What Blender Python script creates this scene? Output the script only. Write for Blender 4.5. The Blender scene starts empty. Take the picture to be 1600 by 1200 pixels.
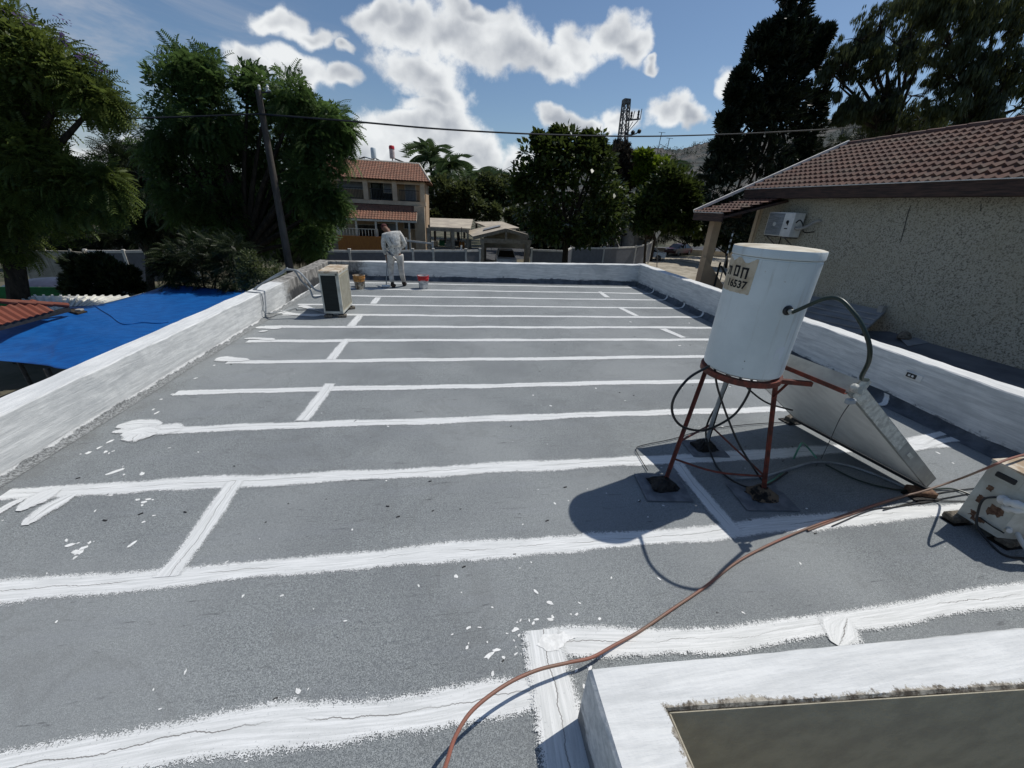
import bpy, math, random
import numpy as np
from mathutils import Vector, Matrix
from math import radians as R, sin, cos, pi

# ------------------------------------------------------------------ camera, sky, sun
S = bpy.context.scene
C = S.collection
PITCH, ROLL, YAW, FPX, H = 0.433105, -0.0514691, 0.170315, 604.468, 2.2
def cam_rows():
    f = np.array([sin(YAW)*cos(PITCH), cos(YAW)*cos(PITCH), -sin(PITCH)])
    rt = np.array([cos(YAW), -sin(YAW), 0.]); dn = np.cross(f, rt)
    c, s = cos(ROLL), sin(ROLL)
    return np.array([c*rt+s*dn, -s*rt+c*dn, f])
CM = cam_rows()
cd = bpy.data.cameras.new('camera'); cam = bpy.data.objects.new('camera', cd); C.objects.link(cam)
cd.sensor_width = 36; cd.lens = FPX/1600*36; cd.clip_start = .02; cd.clip_end = 6000
cam.matrix_world = Matrix(((CM[0][0], -CM[1][0], -CM[2][0], 0), (CM[0][1], -CM[1][1], -CM[2][1], 0),
                           (CM[0][2], -CM[1][2], -CM[2][2], H), (0, 0, 0, 1)))
S.camera = cam
def ray(px, py): return CM.T @ np.array([(px-800)/FPX, (py-600)/FPX, 1.])
def U(px, py, X=None, Y=None, Z=None):
    """world point seen at a photo pixel, on the plane X=, Y= or Z="""
    d = ray(px, py)
    s = X/d[0] if X is not None else (Y/d[1] if Y is not None else (Z-H)/d[2])
    return np.array([d[0]*s, d[1]*s, d[2]*s+H])
def depth(p): return float(CM[2] @ (np.array(p)-np.array([0, 0, H])))

SUN = np.array([.572, .200, 1.]); SUN /= np.linalg.norm(SUN)
sun_el = math.asin(SUN[2]); sun_az = math.atan2(SUN[0], SUN[1])      # azimuth from +Y towards +X
ld = bpy.data.lights.new('sun', 'SUN'); ld.energy = 3.5; ld.angle = R(.5); ld.color = (1, .965, .9)
sl = bpy.data.objects.new('sun', ld); C.objects.link(sl); sl.location = (20, 10, 40)
sl.rotation_euler = Vector(SUN).to_track_quat('Z', 'Y').to_euler()

W = bpy.data.worlds.new('World'); S.world = W; W.use_nodes = True
S.view_settings.view_transform = 'Standard'; S.view_settings.look = 'None'
S.view_settings.exposure = 0; S.view_settings.gamma = 1
S.render.resolution_x = 1024; S.render.resolution_y = 768

class NT:
    """small helper round a node tree"""
    def __init__(s, t): s.t = t; s.N = t.nodes; s.L = t.links
    def n(s, typ, **k):
        o = s.N.new(typ)
        for a, b in k.items():
            if isinstance(a, str) and hasattr(o, a): setattr(o, a, b)
        return o
    def set(s, sock, v):
        if hasattr(v, 'is_output') or isinstance(v, bpy.types.NodeSocket): s.L.new(v, sock)
        else: sock.default_value = v
    def m(s, op, a, b=None, c=None, clamp=False):
        o = s.N.new('ShaderNodeMath'); o.operation = op; o.use_clamp = clamp
        s.set(o.inputs[0], a)
        if b is not None: s.set(o.inputs[1], b)
        if c is not None: s.set(o.inputs[2], c)
        return o.outputs[0]
    def v(s, op, a, b=None, out=0):
        o = s.N.new('ShaderNodeVectorMath'); o.operation = op; s.set(o.inputs[0], a)
        if b is not None: s.set(o.inputs[1], b)
        return o.outputs[out]
    def mix(s, f, a, b):
        o = s.N.new('ShaderNodeMix'); o.data_type = 'RGBA'
        s.set(o.inputs[0], f); s.set(o.inputs[6], a if not isinstance(a, tuple) else (*a, 1)[:4]); s.set(o.inputs[7], b if not isinstance(b, tuple) else (*b, 1)[:4])
        return o.outputs[2]
    def noise(s, vec, scale, detail=3, rough=.55, dist=0, out=0):
        o = s.N.new('ShaderNodeTexNoise'); s.set(o.inputs['Vector'], vec)
        o.inputs['Scale'].default_value = scale; o.inputs['Detail'].default_value = detail
        o.inputs['Roughness'].default_value = rough; o.inputs['Distortion'].default_value = dist
        return o.outputs[out]
    def ramp(s, f, lo, hi, a=0., b=1.):
        o = s.N.new('ShaderNodeMapRange'); o.interpolation_type = 'SMOOTHSTEP'; s.set(o.inputs[0], f)
        o.inputs[1].default_value = lo; o.inputs[2].default_value = hi; o.inputs[3].default_value = a; o.inputs[4].default_value = b
        return o.outputs[0]
    def xyz(s, vec):
        o = s.N.new('ShaderNodeSeparateXYZ'); s.set(o.inputs[0], vec); return o.outputs
    def comb(s, x, y, z=0.):
        o = s.N.new('ShaderNodeCombineXYZ')
        for i, q in enumerate((x, y, z)): s.set(o.inputs[i], q)
        return o.outputs[0]

# clouds: banks of cumulus placed by direction in the sky
def duv(px, py):
    d = ray(px, py); return d[0]/d[1], d[2]/d[1]
CL = [(590,28,42,26),(640,50,70,36),(720,60,95,52),(655,110,80,44),(690,150,50,36),(790,62,80,48),(860,88,66,34),(905,66,46,38),(955,58,52,38),(985,78,34,26),
      (740,20,70,26),(640,205,90,30),(700,215,60,42),(570,225,90,34),(745,240,44,30),(445,38,40,26),(490,60,46,20),(530,80,16,12),(400,110,40,26),(470,118,44,24),(525,130,30,18),
      (868,190,46,20),(920,195,40,18),(960,196,34,22),(1040,180,42,30),(1078,190,20,18),(1008,109,13,9),(1145,128,26,24),(680,175,56,26),
      (820,262,60,30),(620,255,120,30),(165,232,60,18)]
wt = NT(W.node_tree); W.node_tree.nodes.clear()
tc = wt.n('ShaderNodeTexCoord'); dx, dy, dz = wt.xyz(tc.outputs['Generated'])
ysafe = wt.m('MAXIMUM', dy, .05)
uu = wt.m('DIVIDE', dx, ysafe); vv = wt.m('DIVIDE', dz, ysafe)
uv = wt.comb(uu, vv)
w2 = wt.v('SCALE', wt.v('SUBTRACT', wt.noise(uv, 6.5, 3, .6, out=1), (.5, .5, .5))); wt.N[-1].inputs[3].default_value = .15
P1 = wt.v('ADD', uv, w2)
acc = None
for (px, py, rx_, ry_) in CL:
    u, v = duv(px, py); u2, v2 = duv(px+rx_, py); u3, v3 = duv(px, py+ry_)
    e = wt.v('MULTIPLY', wt.v('SUBTRACT', P1, (u, v, 0)), (.86/abs(u2-u), .86/abs(v3-v), 0))
    l = wt.m('SUBTRACT', 1., wt.v('LENGTH', e, out=1))
    acc = l if acc is None else wt.m('MAXIMUM', acc, l)
fbA = wt.noise(uv, 8, 10, .64)
fS = wt.noise(uv, 7, 3.5, .5)
fbB = wt.noise(wt.v('ADD', uv, (.02, .05, 0)), 7, 3.5, .5)
dA = wt.m('ADD', acc, wt.m('MULTIPLY', wt.m('SUBTRACT', fbA, .5), 2.0))
front = wt.ramp(dy, .05, .2)
alpha = wt.m('MULTIPLY', wt.ramp(dA, -.06, .46), front)
lit = wt.m('ADD', wt.m('MULTIPLY', wt.m('SUBTRACT', fS, fbB), 2.6), wt.m('MULTIPLY', wt.ramp(dA, .30, 1.1), -.62))
lit = wt.m('ADD', wt.m('ADD', lit, wt.m('MULTIPLY', wt.m('SUBTRACT', fbA, .5), .5)), .86, clamp=True)
# thin high cirrus, upper left
cn = wt.noise(wt.v('MULTIPLY', wt.v('ADD', uv, wt.comb(wt.m('MULTIPLY', vv, 1.3), 0., 0.)), (1.2, 4.5, 1)), 2.3, 6, .62, .5)
cir = wt.m('MULTIPLY', wt.ramp(cn, .42, .72), wt.m('MULTIPLY', wt.ramp(uu, .0, -.7), .85))
sky = wt.n('ShaderNodeTexSky'); sky.sky_type = 'NISHITA'; sky.sun_disc = False
sky.sun_elevation = sun_el; sky.sun_rotation = sun_az; sky.air_density = 1.0; sky.dust_density = .6; sky.ozone_density = 2.0; sky.altitude = 100
SKYK = .072
CB = 1/SKYK
skyc = wt.v('MULTIPLY', sky.outputs[0], (1.04, 1.13, 1.20))
base = wt.mix(wt.m('MULTIPLY', cir, front), skyc, (.42*CB, .46*CB, .54*CB))
ccol = wt.mix(lit, (.40*CB, .43*CB, .48*CB), (.87*CB, .89*CB, .90*CB))
fin = wt.mix(wt.m('MULTIPLY', alpha, .96), base, ccol)
bg = wt.n('ShaderNodeBackground'); bg.inputs[1].default_value = SKYK; wt.L.new(fin, bg.inputs[0])
wo = wt.n('ShaderNodeOutputWorld'); wt.L.new(bg.outputs[0], wo.inputs[0])

# ------------------------------------------------------------------ helpers
rng = np.random.default_rng(7); random.seed(7)
def tag(o, label=None, cat=None, group=None, kind=None):
    if label: o['label'] = label
    if cat: o['category'] = cat
    if group: o['group'] = group
    if kind: o['kind'] = kind
    return o
def thing(name, label, cat, loc, group=None, kind=None):
    o = bpy.data.objects.new(name, None); C.objects.link(o); o.location = tuple(float(a) for a in loc); o.empty_display_size = .2
    return tag(o, label, cat, group, kind)
def wloc(o):
    p = Vector((0, 0, 0))
    while o: p += Vector(o.location); o = o.parent
    return p
def link_mesh(name, me, mat, parent=None, origin=None):
    o = bpy.data.objects.new(name, me); C.objects.link(o)
    for m_ in (mat if isinstance(mat, (list, tuple)) else [mat]): me.materials.append(m_)
    if parent is not None: o.parent = parent; org = wloc(parent)
    else: org = Vector(origin) if origin is not None else Vector((0, 0, 0)); o.location = org
    if org.length: me.transform(Matrix.Translation(-org))
    return o
class MB:
    def __init__(s): s.v = []; s.f = []; s.uv = {}
    def add(s, vs, fs, uvs=None):
        b = len(s.v); s.v += [tuple(float(c) for c in v) for v in vs]
        for i, f in enumerate(fs):
            s.f.append(tuple(b+j for j in f))
            if uvs: s.uv[len(s.f)-1] = uvs[i]
        return s
    def box(s, c, d, rot=None, bev=0):
        x, y, z = [a/2 for a in d]
        vs = []; fs = []
        if bev <= 0:
            vs = [(i*x, j*y, k*z) for k in (-1, 1) for j in (-1, 1) for i in (-1, 1)]
            fs = [(0, 2, 3, 1), (4, 5, 7, 6), (0, 1, 5, 4), (2, 6, 7, 3), (0, 4, 6, 2), (1, 3, 7, 5)]
        else:
            b = min(bev, x*.9, y*.9, z*.9)
            import itertools
            idx = {}
            for sx, sy, sz in itertools.product((-1, 1), repeat=3):
                for ax in range(3):
                    p = [sx*(x-b), sy*(y-b), sz*(z-b)]; p[ax] = (sx*x, sy*y, sz*z)[ax]
                    idx[(sx, sy, sz, ax)] = len(vs); vs.append(tuple(p))
            for ax in range(3):
                for sg in (-1, 1):
                    o1, o2 = [a for a in range(3) if a != ax]; q = []
                    for a, b2 in ((-1, -1), (1, -1), (1, 1), (-1, 1)):
                        k = [0, 0, 0]; k[ax] = sg; k[o1] = a; k[o2] = b2; q.append(idx[(*k, ax)])
                    fs.append(tuple(q))
            for ax in range(3):      # edges
                o1, o2 = [a for a in range(3) if a != ax]
                for a, b2 in itertools.product((-1, 1), repeat=2):
                    k0 = [0]*3; k1 = [0]*3; k0[o1] = k1[o1] = a; k0[o2] = k1[o2] = b2; k0[ax] = -1; k1[ax] = 1
                    fs.append((idx[(*k0, o1)], idx[(*k1, o1)], idx[(*k1, o2)], idx[(*k0, o2)]))
            for k in itertools.product((-1, 1), repeat=3): fs.append((idx[(*k, 0)], idx[(*k, 1)], idx[(*k, 2)]))
        if rot is not None: vs = [tuple(rot @ Vector(v)) for v in vs]
        return s.add([(v[0]+c[0], v[1]+c[1], v[2]+c[2]) for v in vs], fs)
    def bar(s, a, b, w, h=None, up=(0, 0, 1)):
        a, b = Vector(a), Vector(b); d = b-a; L = d.length; d.normalize(); h = h or w
        u = Vector(up); y = u.cross(d)
        if y.length < 1e-3: y = Vector((1, 0, 0)).cross(d)
        y.normalize(); z = d.cross(y); rot = Matrix((d, y, z)).transposed()
        return s.box((a+b)/2, (L, w, h), rot)
    def tube(s, pts, r, n=8, cap=True):
        pts = [Vector(tuple(float(c) for c in p)) for p in pts]; k = len(pts)
        rs = r if isinstance(r, (list, tuple)) else [r]*k
        vs = []; prev = None
        for i, p in enumerate(pts):
            t = (pts[min(i+1, k-1)]-pts[max(i-1, 0)]).normalized()
            if prev is None:
                a = Vector((0, 0, 1)) if abs(t.z) < .9 else Vector((1, 0, 0)); nrm = t.cross(a).normalized()
            else:
                nrm = (prev-t*prev.dot(t)).normalized()
            prev = nrm; bn = t.cross(nrm)
            for j in range(n):
                an = 2*pi*j/n; vs.append(p+(nrm*cos(an)+bn*sin(an))*rs[i])
        fs = [(i*n+j, i*n+(j+1) % n, (i+1)*n+(j+1) % n, (i+1)*n+j) for i in range(k-1) for j in range(n)]
        if cap: fs += [tuple(range(n-1, -1, -1)), tuple((k-1)*n+j for j in range(n))]
        return s.add(vs, fs)
    def lathe(s, c, prof, n=32, axis=None, cap=True):
        vs = []; 
        q = Vector(axis).to_track_quat('Z', 'Y').to_matrix() if axis is not None else None
        for (r, z) in prof:
            for j in range(n):
                a = 2*pi*j/n; v = Vector((r*cos(a), r*sin(a), z))
                if q: v = q @ v
                vs.append(v+Vector(c))
        k = len(prof)
        fs = [(i*n+j, i*n+(j+1) % n, (i+1)*n+(j+1) % n, (i+1)*n+j) for i in range(k-1) for j in range(n)]
        if cap: fs += [tuple(range(n-1, -1, -1)), tuple((k-1)*n+j for j in range(n))]
        return s.add(vs, fs)
    def prism(s, poly, z0, z1):
        """poly: world xy(z ignored) list; extruded z0..z1 (scalars or per-vertex lists)"""
        n = len(poly); a = z0 if hasattr(z0, '__len__') else [z0]*n; b = z1 if hasattr(z1, '__len__') else [z1]*n
        vs = [(p[0], p[1], a[i]) for i, p in enumerate(poly)]+[(p[0], p[1], b[i]) for i, p in enumerate(poly)]
        fs = [tuple(range(n-1, -1, -1)), tuple(range(n, 2*n))]+[(i, (i+1) % n, n+(i+1) % n, n+i) for i in range(n)]
        return s.add(vs, fs)
    def slab(s, pts, thick):
        """convex polygon of 3-D points given a thickness along its normal"""
        P = [Vector(tuple(float(c) for c in p)) for p in pts]; nn = (P[1]-P[0]).cross(P[2]-P[0]).normalized()
        if nn.z < 0: nn = -nn
        n = len(P); vs = P+[p-nn*thick for p in P]
        return s.add(vs, [tuple(range(n)), tuple(range(2*n-1, n-1, -1))]+[(i, n+i, n+(i+1) % n, (i+1) % n) for i in range(n)])
    def build(s, name, mat, parent=None, smooth=False, origin=None):
        me = bpy.data.meshes.new(name); me.from_pydata(s.v, [], s.f)
        if s.uv:
            l = me.uv_layers.new(name='UVMap')
            for p in me.polygons:
                if p.index in s.uv:
                    for k, li in enumerate(p.loop_indices): l.data[li].uv = s.uv[p.index][k]
        me.validate()
        import bmesh
        if not s.uv:
            bm = bmesh.new(); bm.from_mesh(me); bmesh.ops.recalc_face_normals(bm, faces=bm.faces); bm.to_mesh(me); bm.free()
        if smooth:
            me.polygons.foreach_set('use_smooth', [True]*len(me.polygons))
            try: me.set_sharp_from_angle(angle=R(38))
            except Exception: pass
        me.update()
        if parent is None and origin is None and s.v:
            a = np.array(s.v); origin = (float(a[:, 0].mean()), float(a[:, 1].mean()), float(a[:, 2].min()))
        return link_mesh(name, me, mat, parent, origin)
def smooth_path(pts, k=6):
    P = [np.array(p, float) for p in pts]; P = [2*P[0]-P[1]]+P+[2*P[-1]-P[-2]]; out = []
    for i in range(1, len(P)-2):
        for j in range(k):
            t = j/k; a, b, c, d = P[i-1:i+3]
            out.append(.5*((2*b)+(-a+c)*t+(2*a-5*b+4*c-d)*t*t+(-a+3*b-3*c+d)*t**3))
    out.append(P[-2]); return out

# ------------------------------------------------------------------ materials
def mat(name, col, rough=.7, var=.15, scale=4., bump=0., bscale=40., metal=0., col2=None, stretch=None, detail=4, spec=.3, lo=.35, hi=.65, rvar=0.):
    m_ = bpy.data.materials.new(name); m_.use_nodes = True; t = NT(m_.node_tree); b = t.N['Principled BSDF']
    tc_ = t.n('ShaderNodeTexCoord'); vec = tc_.outputs['Object']
    if stretch: vec = t.v('MULTIPLY', vec, stretch)
    nz = t.noise(vec, scale, detail, .6)
    c2 = col2 if col2 else tuple(max(0, c*(1-2*var)) for c in col); c1 = col if col2 else tuple(min(1, c*(1+var)) for c in col)
    t.set(b.inputs['Base Color'], t.mix(t.ramp(nz, lo, hi), c2, c1))
    b.inputs['Roughness'].default_value = rough; b.inputs['Metallic'].default_value = metal; b.inputs['Specular IOR Level'].default_value = spec
    if rvar: t.set(b.inputs['Roughness'], t.m('ADD', rough, t.m('MULTIPLY', t.m('SUBTRACT', t.noise(vec, scale*3, 3), .5), rvar)))
    if bump:
        bp = t.n('ShaderNodeBump'); bp.inputs['Strength'].default_value = bump; bp.inputs['Distance'].default_value = .02
        t.L.new(t.noise(vec, bscale, 4, .65), bp.inputs['Height']); t.L.new(bp.outputs[0], b.inputs['Normal'])
    return m_
def leafmat(name, c1, c2, trans=.25, rough=.5):
    m_ = bpy.data.materials.new(name); m_.use_nodes = True; t = NT(m_.node_tree); b = t.N['Principled BSDF']
    ge = t.n('ShaderNodeNewGeometry'); tc_ = t.n('ShaderNodeTexCoord')
    f = t.m('ADD', t.m('MULTIPLY', ge.outputs['Random Per Island'], .5), t.m('MULTIPLY', t.ramp(t.noise(tc_.outputs['Object'], .9, 2), .35, .65), .5))
    col = t.mix(f, c1, c2)
    t.set(b.inputs['Base Color'], col); b.inputs['Roughness'].default_value = rough; b.inputs['Specular IOR Level'].default_value = .35
    tr = t.n('ShaderNodeBsdfTranslucent'); t.L.new(t.mix(.5, col, tuple(min(1, a*1.6) for a in c2)), tr.inputs[0])
    mx = t.n('ShaderNodeMixShader'); mx.inputs[0].default_value = trans; t.L.new(b.outputs[0], mx.inputs[1]); t.L.new(tr.outputs[0], mx.inputs[2])
    t.L.new(mx.outputs[0], t.N['Material Output'].inputs[0])
    return m_
def tilemat(name, cols, rough=.75):
    m_ = bpy.data.materials.new(name); m_.use_nodes = True; t = NT(m_.node_tree); b = t.N['Principled BSDF']
    uvn = t.n('ShaderNodeUVMap'); fl = t.v('FLOOR', uvn.outputs[0]); wn = t.n('ShaderNodeTexWhiteNoise'); wn.noise_dimensions = '2D'; t.L.new(fl, wn.inputs[0])
    tc_ = t.n('ShaderNodeTexCoord'); nz = t.noise(tc_.outputs['Object'], 2.2, 5, .65)
    c = t.mix(wn.outputs[0], cols[0], cols[1]); c = t.mix(t.ramp(nz, .45, .75), c, cols[2])
    c = t.mix(t.ramp(t.noise(tc_.outputs['Object'], 14, 4, .7), .55, .75, 0, .6), c, cols[3])
    t.set(b.inputs['Base Color'], c); b.inputs['Roughness'].default_value = rough; b.inputs['Specular IOR Level'].default_value = .2
    return m_

def mat_membrane():
    m_ = bpy.data.materials.new('bitumen_membrane'); m_.use_nodes = True; t = NT(m_.node_tree); b = t.N['Principled BSDF']
    co = t.n('ShaderNodeNewGeometry').outputs['Position']; x, y, z = t.xyz(co)
    gr = t.noise(co, 210, 2, .7); gr2 = t.noise(co, 90, 3, .7)
    g3 = t.noise(co, 34, 3, .75)
    c = t.mix(t.ramp(gr, .38, .62), (.108, .121, .123), (.350, .371, .370))
    c = t.mix(t.ramp(gr2, .50, .66, 0, .55), c, (.38, .40, .41)); c = t.mix(t.ramp(gr2, .50, .36, 0, .55), c, (.085, .095, .105)); c = t.mix(t.ramp(g3, .52, .36, 0, .40), c, (.11, .12, .132))
    bl = t.noise(co, 1.1, 6, .65, .3); c = t.mix(t.ramp(bl, .38, .62, 0, .42), c, (.15, .16, .168))
    b3 = t.noise(co, .45, 3, .5); c = t.mix(t.ramp(b3, .42, .62, 0, .40), c, (.31, .325, .325))
    pond = t.m('ABSOLUTE', t.m('SUBTRACT', t.noise(co, .8, 4, .6, .5), .55)); c = t.mix(t.ramp(pond, .02, .002, 0, .12), c, (.10, .10, .095))
    b2 = t.noise(t.v('MULTIPLY', co, (.5, 3.5, 1)), 1.7, 4, .6); c = t.mix(t.ramp(b2, .5, .78, 0, .30), c, (.24, .255, .275))
    # roll-direction dirt lines and scuffs
    sc = t.noise(t.v('MULTIPLY', co, (1., 9., 1)), 3.1, 5, .7, .6); c = t.mix(t.ramp(sc, .60, .72, 0, .6), c, (.055, .058, .062))
    sp = t.noise(t.v('MULTIPLY', co, (1., 2.2, 1)), 13, 2, .5); c = t.mix(t.ramp(sp, .75, .79, 0, .75), c, (.03, .03, .032))
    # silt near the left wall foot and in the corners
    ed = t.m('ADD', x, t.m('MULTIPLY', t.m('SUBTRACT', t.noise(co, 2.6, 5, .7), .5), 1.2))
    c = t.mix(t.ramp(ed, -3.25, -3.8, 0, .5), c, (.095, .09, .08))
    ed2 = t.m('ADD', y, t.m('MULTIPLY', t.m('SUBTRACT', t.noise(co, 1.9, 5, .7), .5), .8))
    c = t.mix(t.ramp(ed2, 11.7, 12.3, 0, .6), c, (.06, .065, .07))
    # white overspray of tiny drops
    vo = t.n('ShaderNodeTexVoronoi'); vo.inputs['Scale'].default_value = 7; t.L.new(co, vo.inputs['Vector'])
    dr = t.m('MULTIPLY', t.m('LESS_THAN', vo.outputs['Distance'], .045), t.m('GREATER_THAN', t.noise(co, 1.3, 3), .56))
    c = t.mix(t.m('MULTIPLY', dr, .8), c, (.7, .7, .68))
    t.set(b.inputs['Base Color'], c); b.inputs['Roughness'].default_value = .85; b.inputs['Specular IOR Level'].default_value = .25
    bp = t.n('ShaderNodeBump'); bp.inputs['Strength'].default_value = .5; bp.inputs['Distance'].default_value = .004
    t.L.new(t.m('ADD', gr, t.m('MULTIPLY', t.noise(co, 14, 3), 1.5)), bp.inputs['Height']); t.L.new(bp.outputs[0], b.inputs['Normal'])
    return m_
def mat_stripe(cols=None):
    """brushed white paint; UV.x runs along the stroke in metres, UV.y = -1..1 across"""
    m_ = bpy.data.materials.new('brushed_white_paint'); m_.use_nodes = True; t = NT(m_.node_tree); b = t.N['Principled BSDF']
    co = t.n('ShaderNodeNewGeometry').outputs['Position']; uvn = t.n('ShaderNodeUVMap').outputs[0]; u, v, _ = t.xyz(uvn)
    av = t.m('ABSOLUTE', v)
    wob = t.m('MULTIPLY', t.m('SUBTRACT', t.noise(t.comb(u, t.m('MULTIPLY', t.m('SIGN', v), 7.)), 2.2, 3), .5), .7)
    br = t.m('MULTIPLY', t.m('SUBTRACT', t.noise(t.comb(t.m('MULTIPLY', u, 38.), t.m('MULTIPLY', v, 2.2)), 1., 4, .75), .5), .62)
    fine = t.m('MULTIPLY', t.m('SUBTRACT', t.noise(co, 130, 2), .5), .45)
    e = t.m('ADD', t.m('ADD', t.m('ADD', av, wob), br), fine)
    lin = t.n('ShaderNodeMapRange'); t.set(lin.inputs[0], e); lin.inputs[1].default_value = .98; lin.inputs[2].default_value = .52
    hf = t.noise(co, 190, 2, .7)
    al = t.ramp(t.m('ADD', lin.outputs[0], t.m('MULTIPLY', t.m('SUBTRACT', hf, .5), 2.2)), .42, .58)
    streak = t.noise(t.comb(t.m('MULTIPLY', u, 3.), t.m('MULTIPLY', v, 9.)), 1., 5, .7)
    c = t.mix(t.ramp(streak, .35, .7), (.58, .59, .58), (.78, .785, .775))
    if cols: c = t.mix(t.ramp(t.noise(co, 45, 5, .7), .35, .65), *cols)
    thin = t.ramp(t.noise(co, 60, 3, .7), .60, .74); c = t.mix(t.m('MULTIPLY', thin, t.ramp(av, .1, .8, .15, .8)), c, (.24, .26, .28))
    # lap seam showing through as a fine crooked crack
    sv = t.m('ADD', v, t.m('MULTIPLY', t.m('SUBTRACT', t.noise(t.comb(u, 3.), 2.3, 6, .65), .5), 1.1))
    seam = t.m('LESS_THAN', t.m('ABSOLUTE', t.m('SUBTRACT', sv, .06)), .022)
    seam = t.m('MULTIPLY', seam, t.ramp(t.noise(t.comb(u, 11.), 1.1, 2), .42, .55)); c = t.mix(t.m('MULTIPLY', seam, .8), c, (.13, .12, .11))
    t.set(b.inputs['Base Color'], c); b.inputs['Roughness'].default_value = .6; b.inputs['Specular IOR Level'].default_value = .35
    bp = t.n('ShaderNodeBump'); bp.inputs['Strength'].default_value = .3; bp.inputs['Distance'].default_value = .003
    t.L.new(t.m('ADD', streak, t.m('MULTIPLY', t.noise(co, 90, 2), .5)), bp.inputs['Height']); t.L.new(bp.outputs[0], b.inputs['Normal'])
    tr = t.n('ShaderNodeBsdfTransparent'); mx = t.n('ShaderNodeMixShader'); t.L.new(al, mx.inputs[0]); t.L.new(tr.outputs[0], mx.inputs[1]); t.L.new(b.outputs[0], mx.inputs[2])
    t.L.new(mx.outputs[0], t.N['Material Output'].inputs[0])
    return m_
def mat_parapet(name, axis, bare=None, thin=.5, edge=None, stair=False, foot=1.):
    """white brushed paint over grey render; axis = direction of the strokes"""
    m_ = bpy.data.materials.new(name); m_.use_nodes = True; t = NT(m_.node_tree); b = t.N['Principled BSDF']
    co = t.n('ShaderNodeNewGeometry').outputs['Position']; x, y, z = t.xyz(co)
    st = (1.2, 14, 14) if axis == 'x' else (14, 1.2, 14)
    s1 = t.noise(t.v('MULTIPLY', co, st), 1.6, 6, .72, .3)
    s2 = t.noise(t.v('MULTIPLY', co, tuple(q*3 for q in st)), 1.8, 4, .7)
    c = t.mix(t.ramp(s1, .34, .66), (.52, .53, .525), (.735, .74, .725))
    c = t.mix(t.ramp(s2, .55, .72, 0, .35), c, (.42, .44, .45))
    big = t.noise(co, 1.6, 5, .62, .4)
    c = t.mix(t.ramp(big, .48, .72, 0, thin), c, (.34, .36, .37))
    rag = t.m('MULTIPLY', t.m('SUBTRACT', t.noise(t.v('MULTIPLY', co, (1, 1, 1.6)), 4.5, 8, .78), .5), .55)
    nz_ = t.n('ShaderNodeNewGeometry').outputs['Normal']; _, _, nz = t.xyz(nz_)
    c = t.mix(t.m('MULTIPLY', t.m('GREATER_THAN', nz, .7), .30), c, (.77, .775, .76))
    c = t.mix(t.ramp(t.m('ADD', z, t.m('MULTIPLY', rag, .25+.75*foot)), .04+.10*foot, .06*foot+.01, 0, .85), c, (.10, .11, .12))        # unpainted foot
    if bare is not None:       # an end of the wall the paint has not reached
        f = t.ramp(t.m('ADD', x if axis == 'x' else y, t.m('MULTIPLY', rag, 2.)), bare[0], bare[1])
        rs = t.noise(t.v('MULTIPLY', co, (5, 5, 1.3)), 2., 6, .7)
        bc = t.mix(t.ramp(rs, .35, .65), (.10, .095, .088), (.36, .345, .315))
        bc = t.mix(t.ramp(t.m('ADD', z, rag), .30, .2, 0, .9), bc, (.03, .032, .035))
        c = t.mix(f, c, bc)
    if stair:          # worn unpainted rim along the stairwell side
        d = t.m('MAXIMUM', t.m('SUBTRACT', .828, x), t.m('SUBTRACT', y, t.m('SUBTRACT', .738, t.m('MULTIPLY', t.m('SUBTRACT', x, .828), .0735))))
        rg = t.m('ADD', t.m('MULTIPLY', t.m('SUBTRACT', t.noise(co, 5, 7, .75), .5), .11), t.m('MULTIPLY', t.m('SUBTRACT', t.noise(co, 70, 3, .7), .5), .05))
        rc = t.mix(t.ramp(t.noise(co, 26, 6, .75), .38, .62), (.10, .082, .062), (.42, .385, .32))
        c = t.mix(t.ramp(t.m('ADD', d, rg), .026, .014), c, rc)
    t.set(b.inputs['Base Color'], c); b.inputs['Roughness'].default_value = .7; b.inputs['Specular IOR Level'].default_value = .25
    bp = t.n('ShaderNodeBump'); bp.inputs['Strength'].default_value = .5; bp.inputs['Distance'].default_value = .008
    t.L.new(t.m('ADD', t.m('ADD', s1, s2), t.m('MULTIPLY', t.noise(co, 11, 4), 1.5)), bp.inputs['Height']); t.L.new(bp.outputs[0], b.inputs['Normal'])
    return m_

M = {}
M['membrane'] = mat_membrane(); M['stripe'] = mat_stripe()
def mat_cant():
    m_ = bpy.data.materials.new('half_painted_upturn'); m_.use_nodes = True; t = NT(m_.node_tree); b = t.N['Principled BSDF']
    co = t.n('ShaderNodeNewGeometry').outputs['Position']; x, y, z = t.xyz(co)
    n1 = t.noise(co, 9, 8, .78); n2 = t.noise(co, 60, 4, .7); n3 = t.noise(co, 2.2, 3, .6)
    g_ = t.mix(t.ramp(n2, .38, .62), (.10, .105, .105), (.30, .31, .31)); p_ = t.mix(t.ramp(n2, .3, .6), (.50, .51, .50), (.72, .725, .71))
    e = t.m('ADD', z, t.m('ADD', t.m('MULTIPLY', t.m('SUBTRACT', n1, .5), .10), t.m('MULTIPLY', t.m('SUBTRACT', n3, .5), .09)))
    c = t.mix(t.ramp(e, .040, .052), g_, p_); c = t.mix(t.m('MULTIPLY', t.ramp(n1, .62, .70), .7), c, (.05, .048, .042))
    t.set(b.inputs['Base Color'], c); b.inputs['Roughness'].default_value = .85
    bp = t.n('ShaderNodeBump'); bp.inputs['Strength'].default_value = .7; bp.inputs['Distance'].default_value = .01; t.L.new(t.m('ADD', n1, n2), bp.inputs['Height']); t.L.new(bp.outputs[0], b.inputs['Normal']); return m_
M['cant'] = mat_cant()
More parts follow.
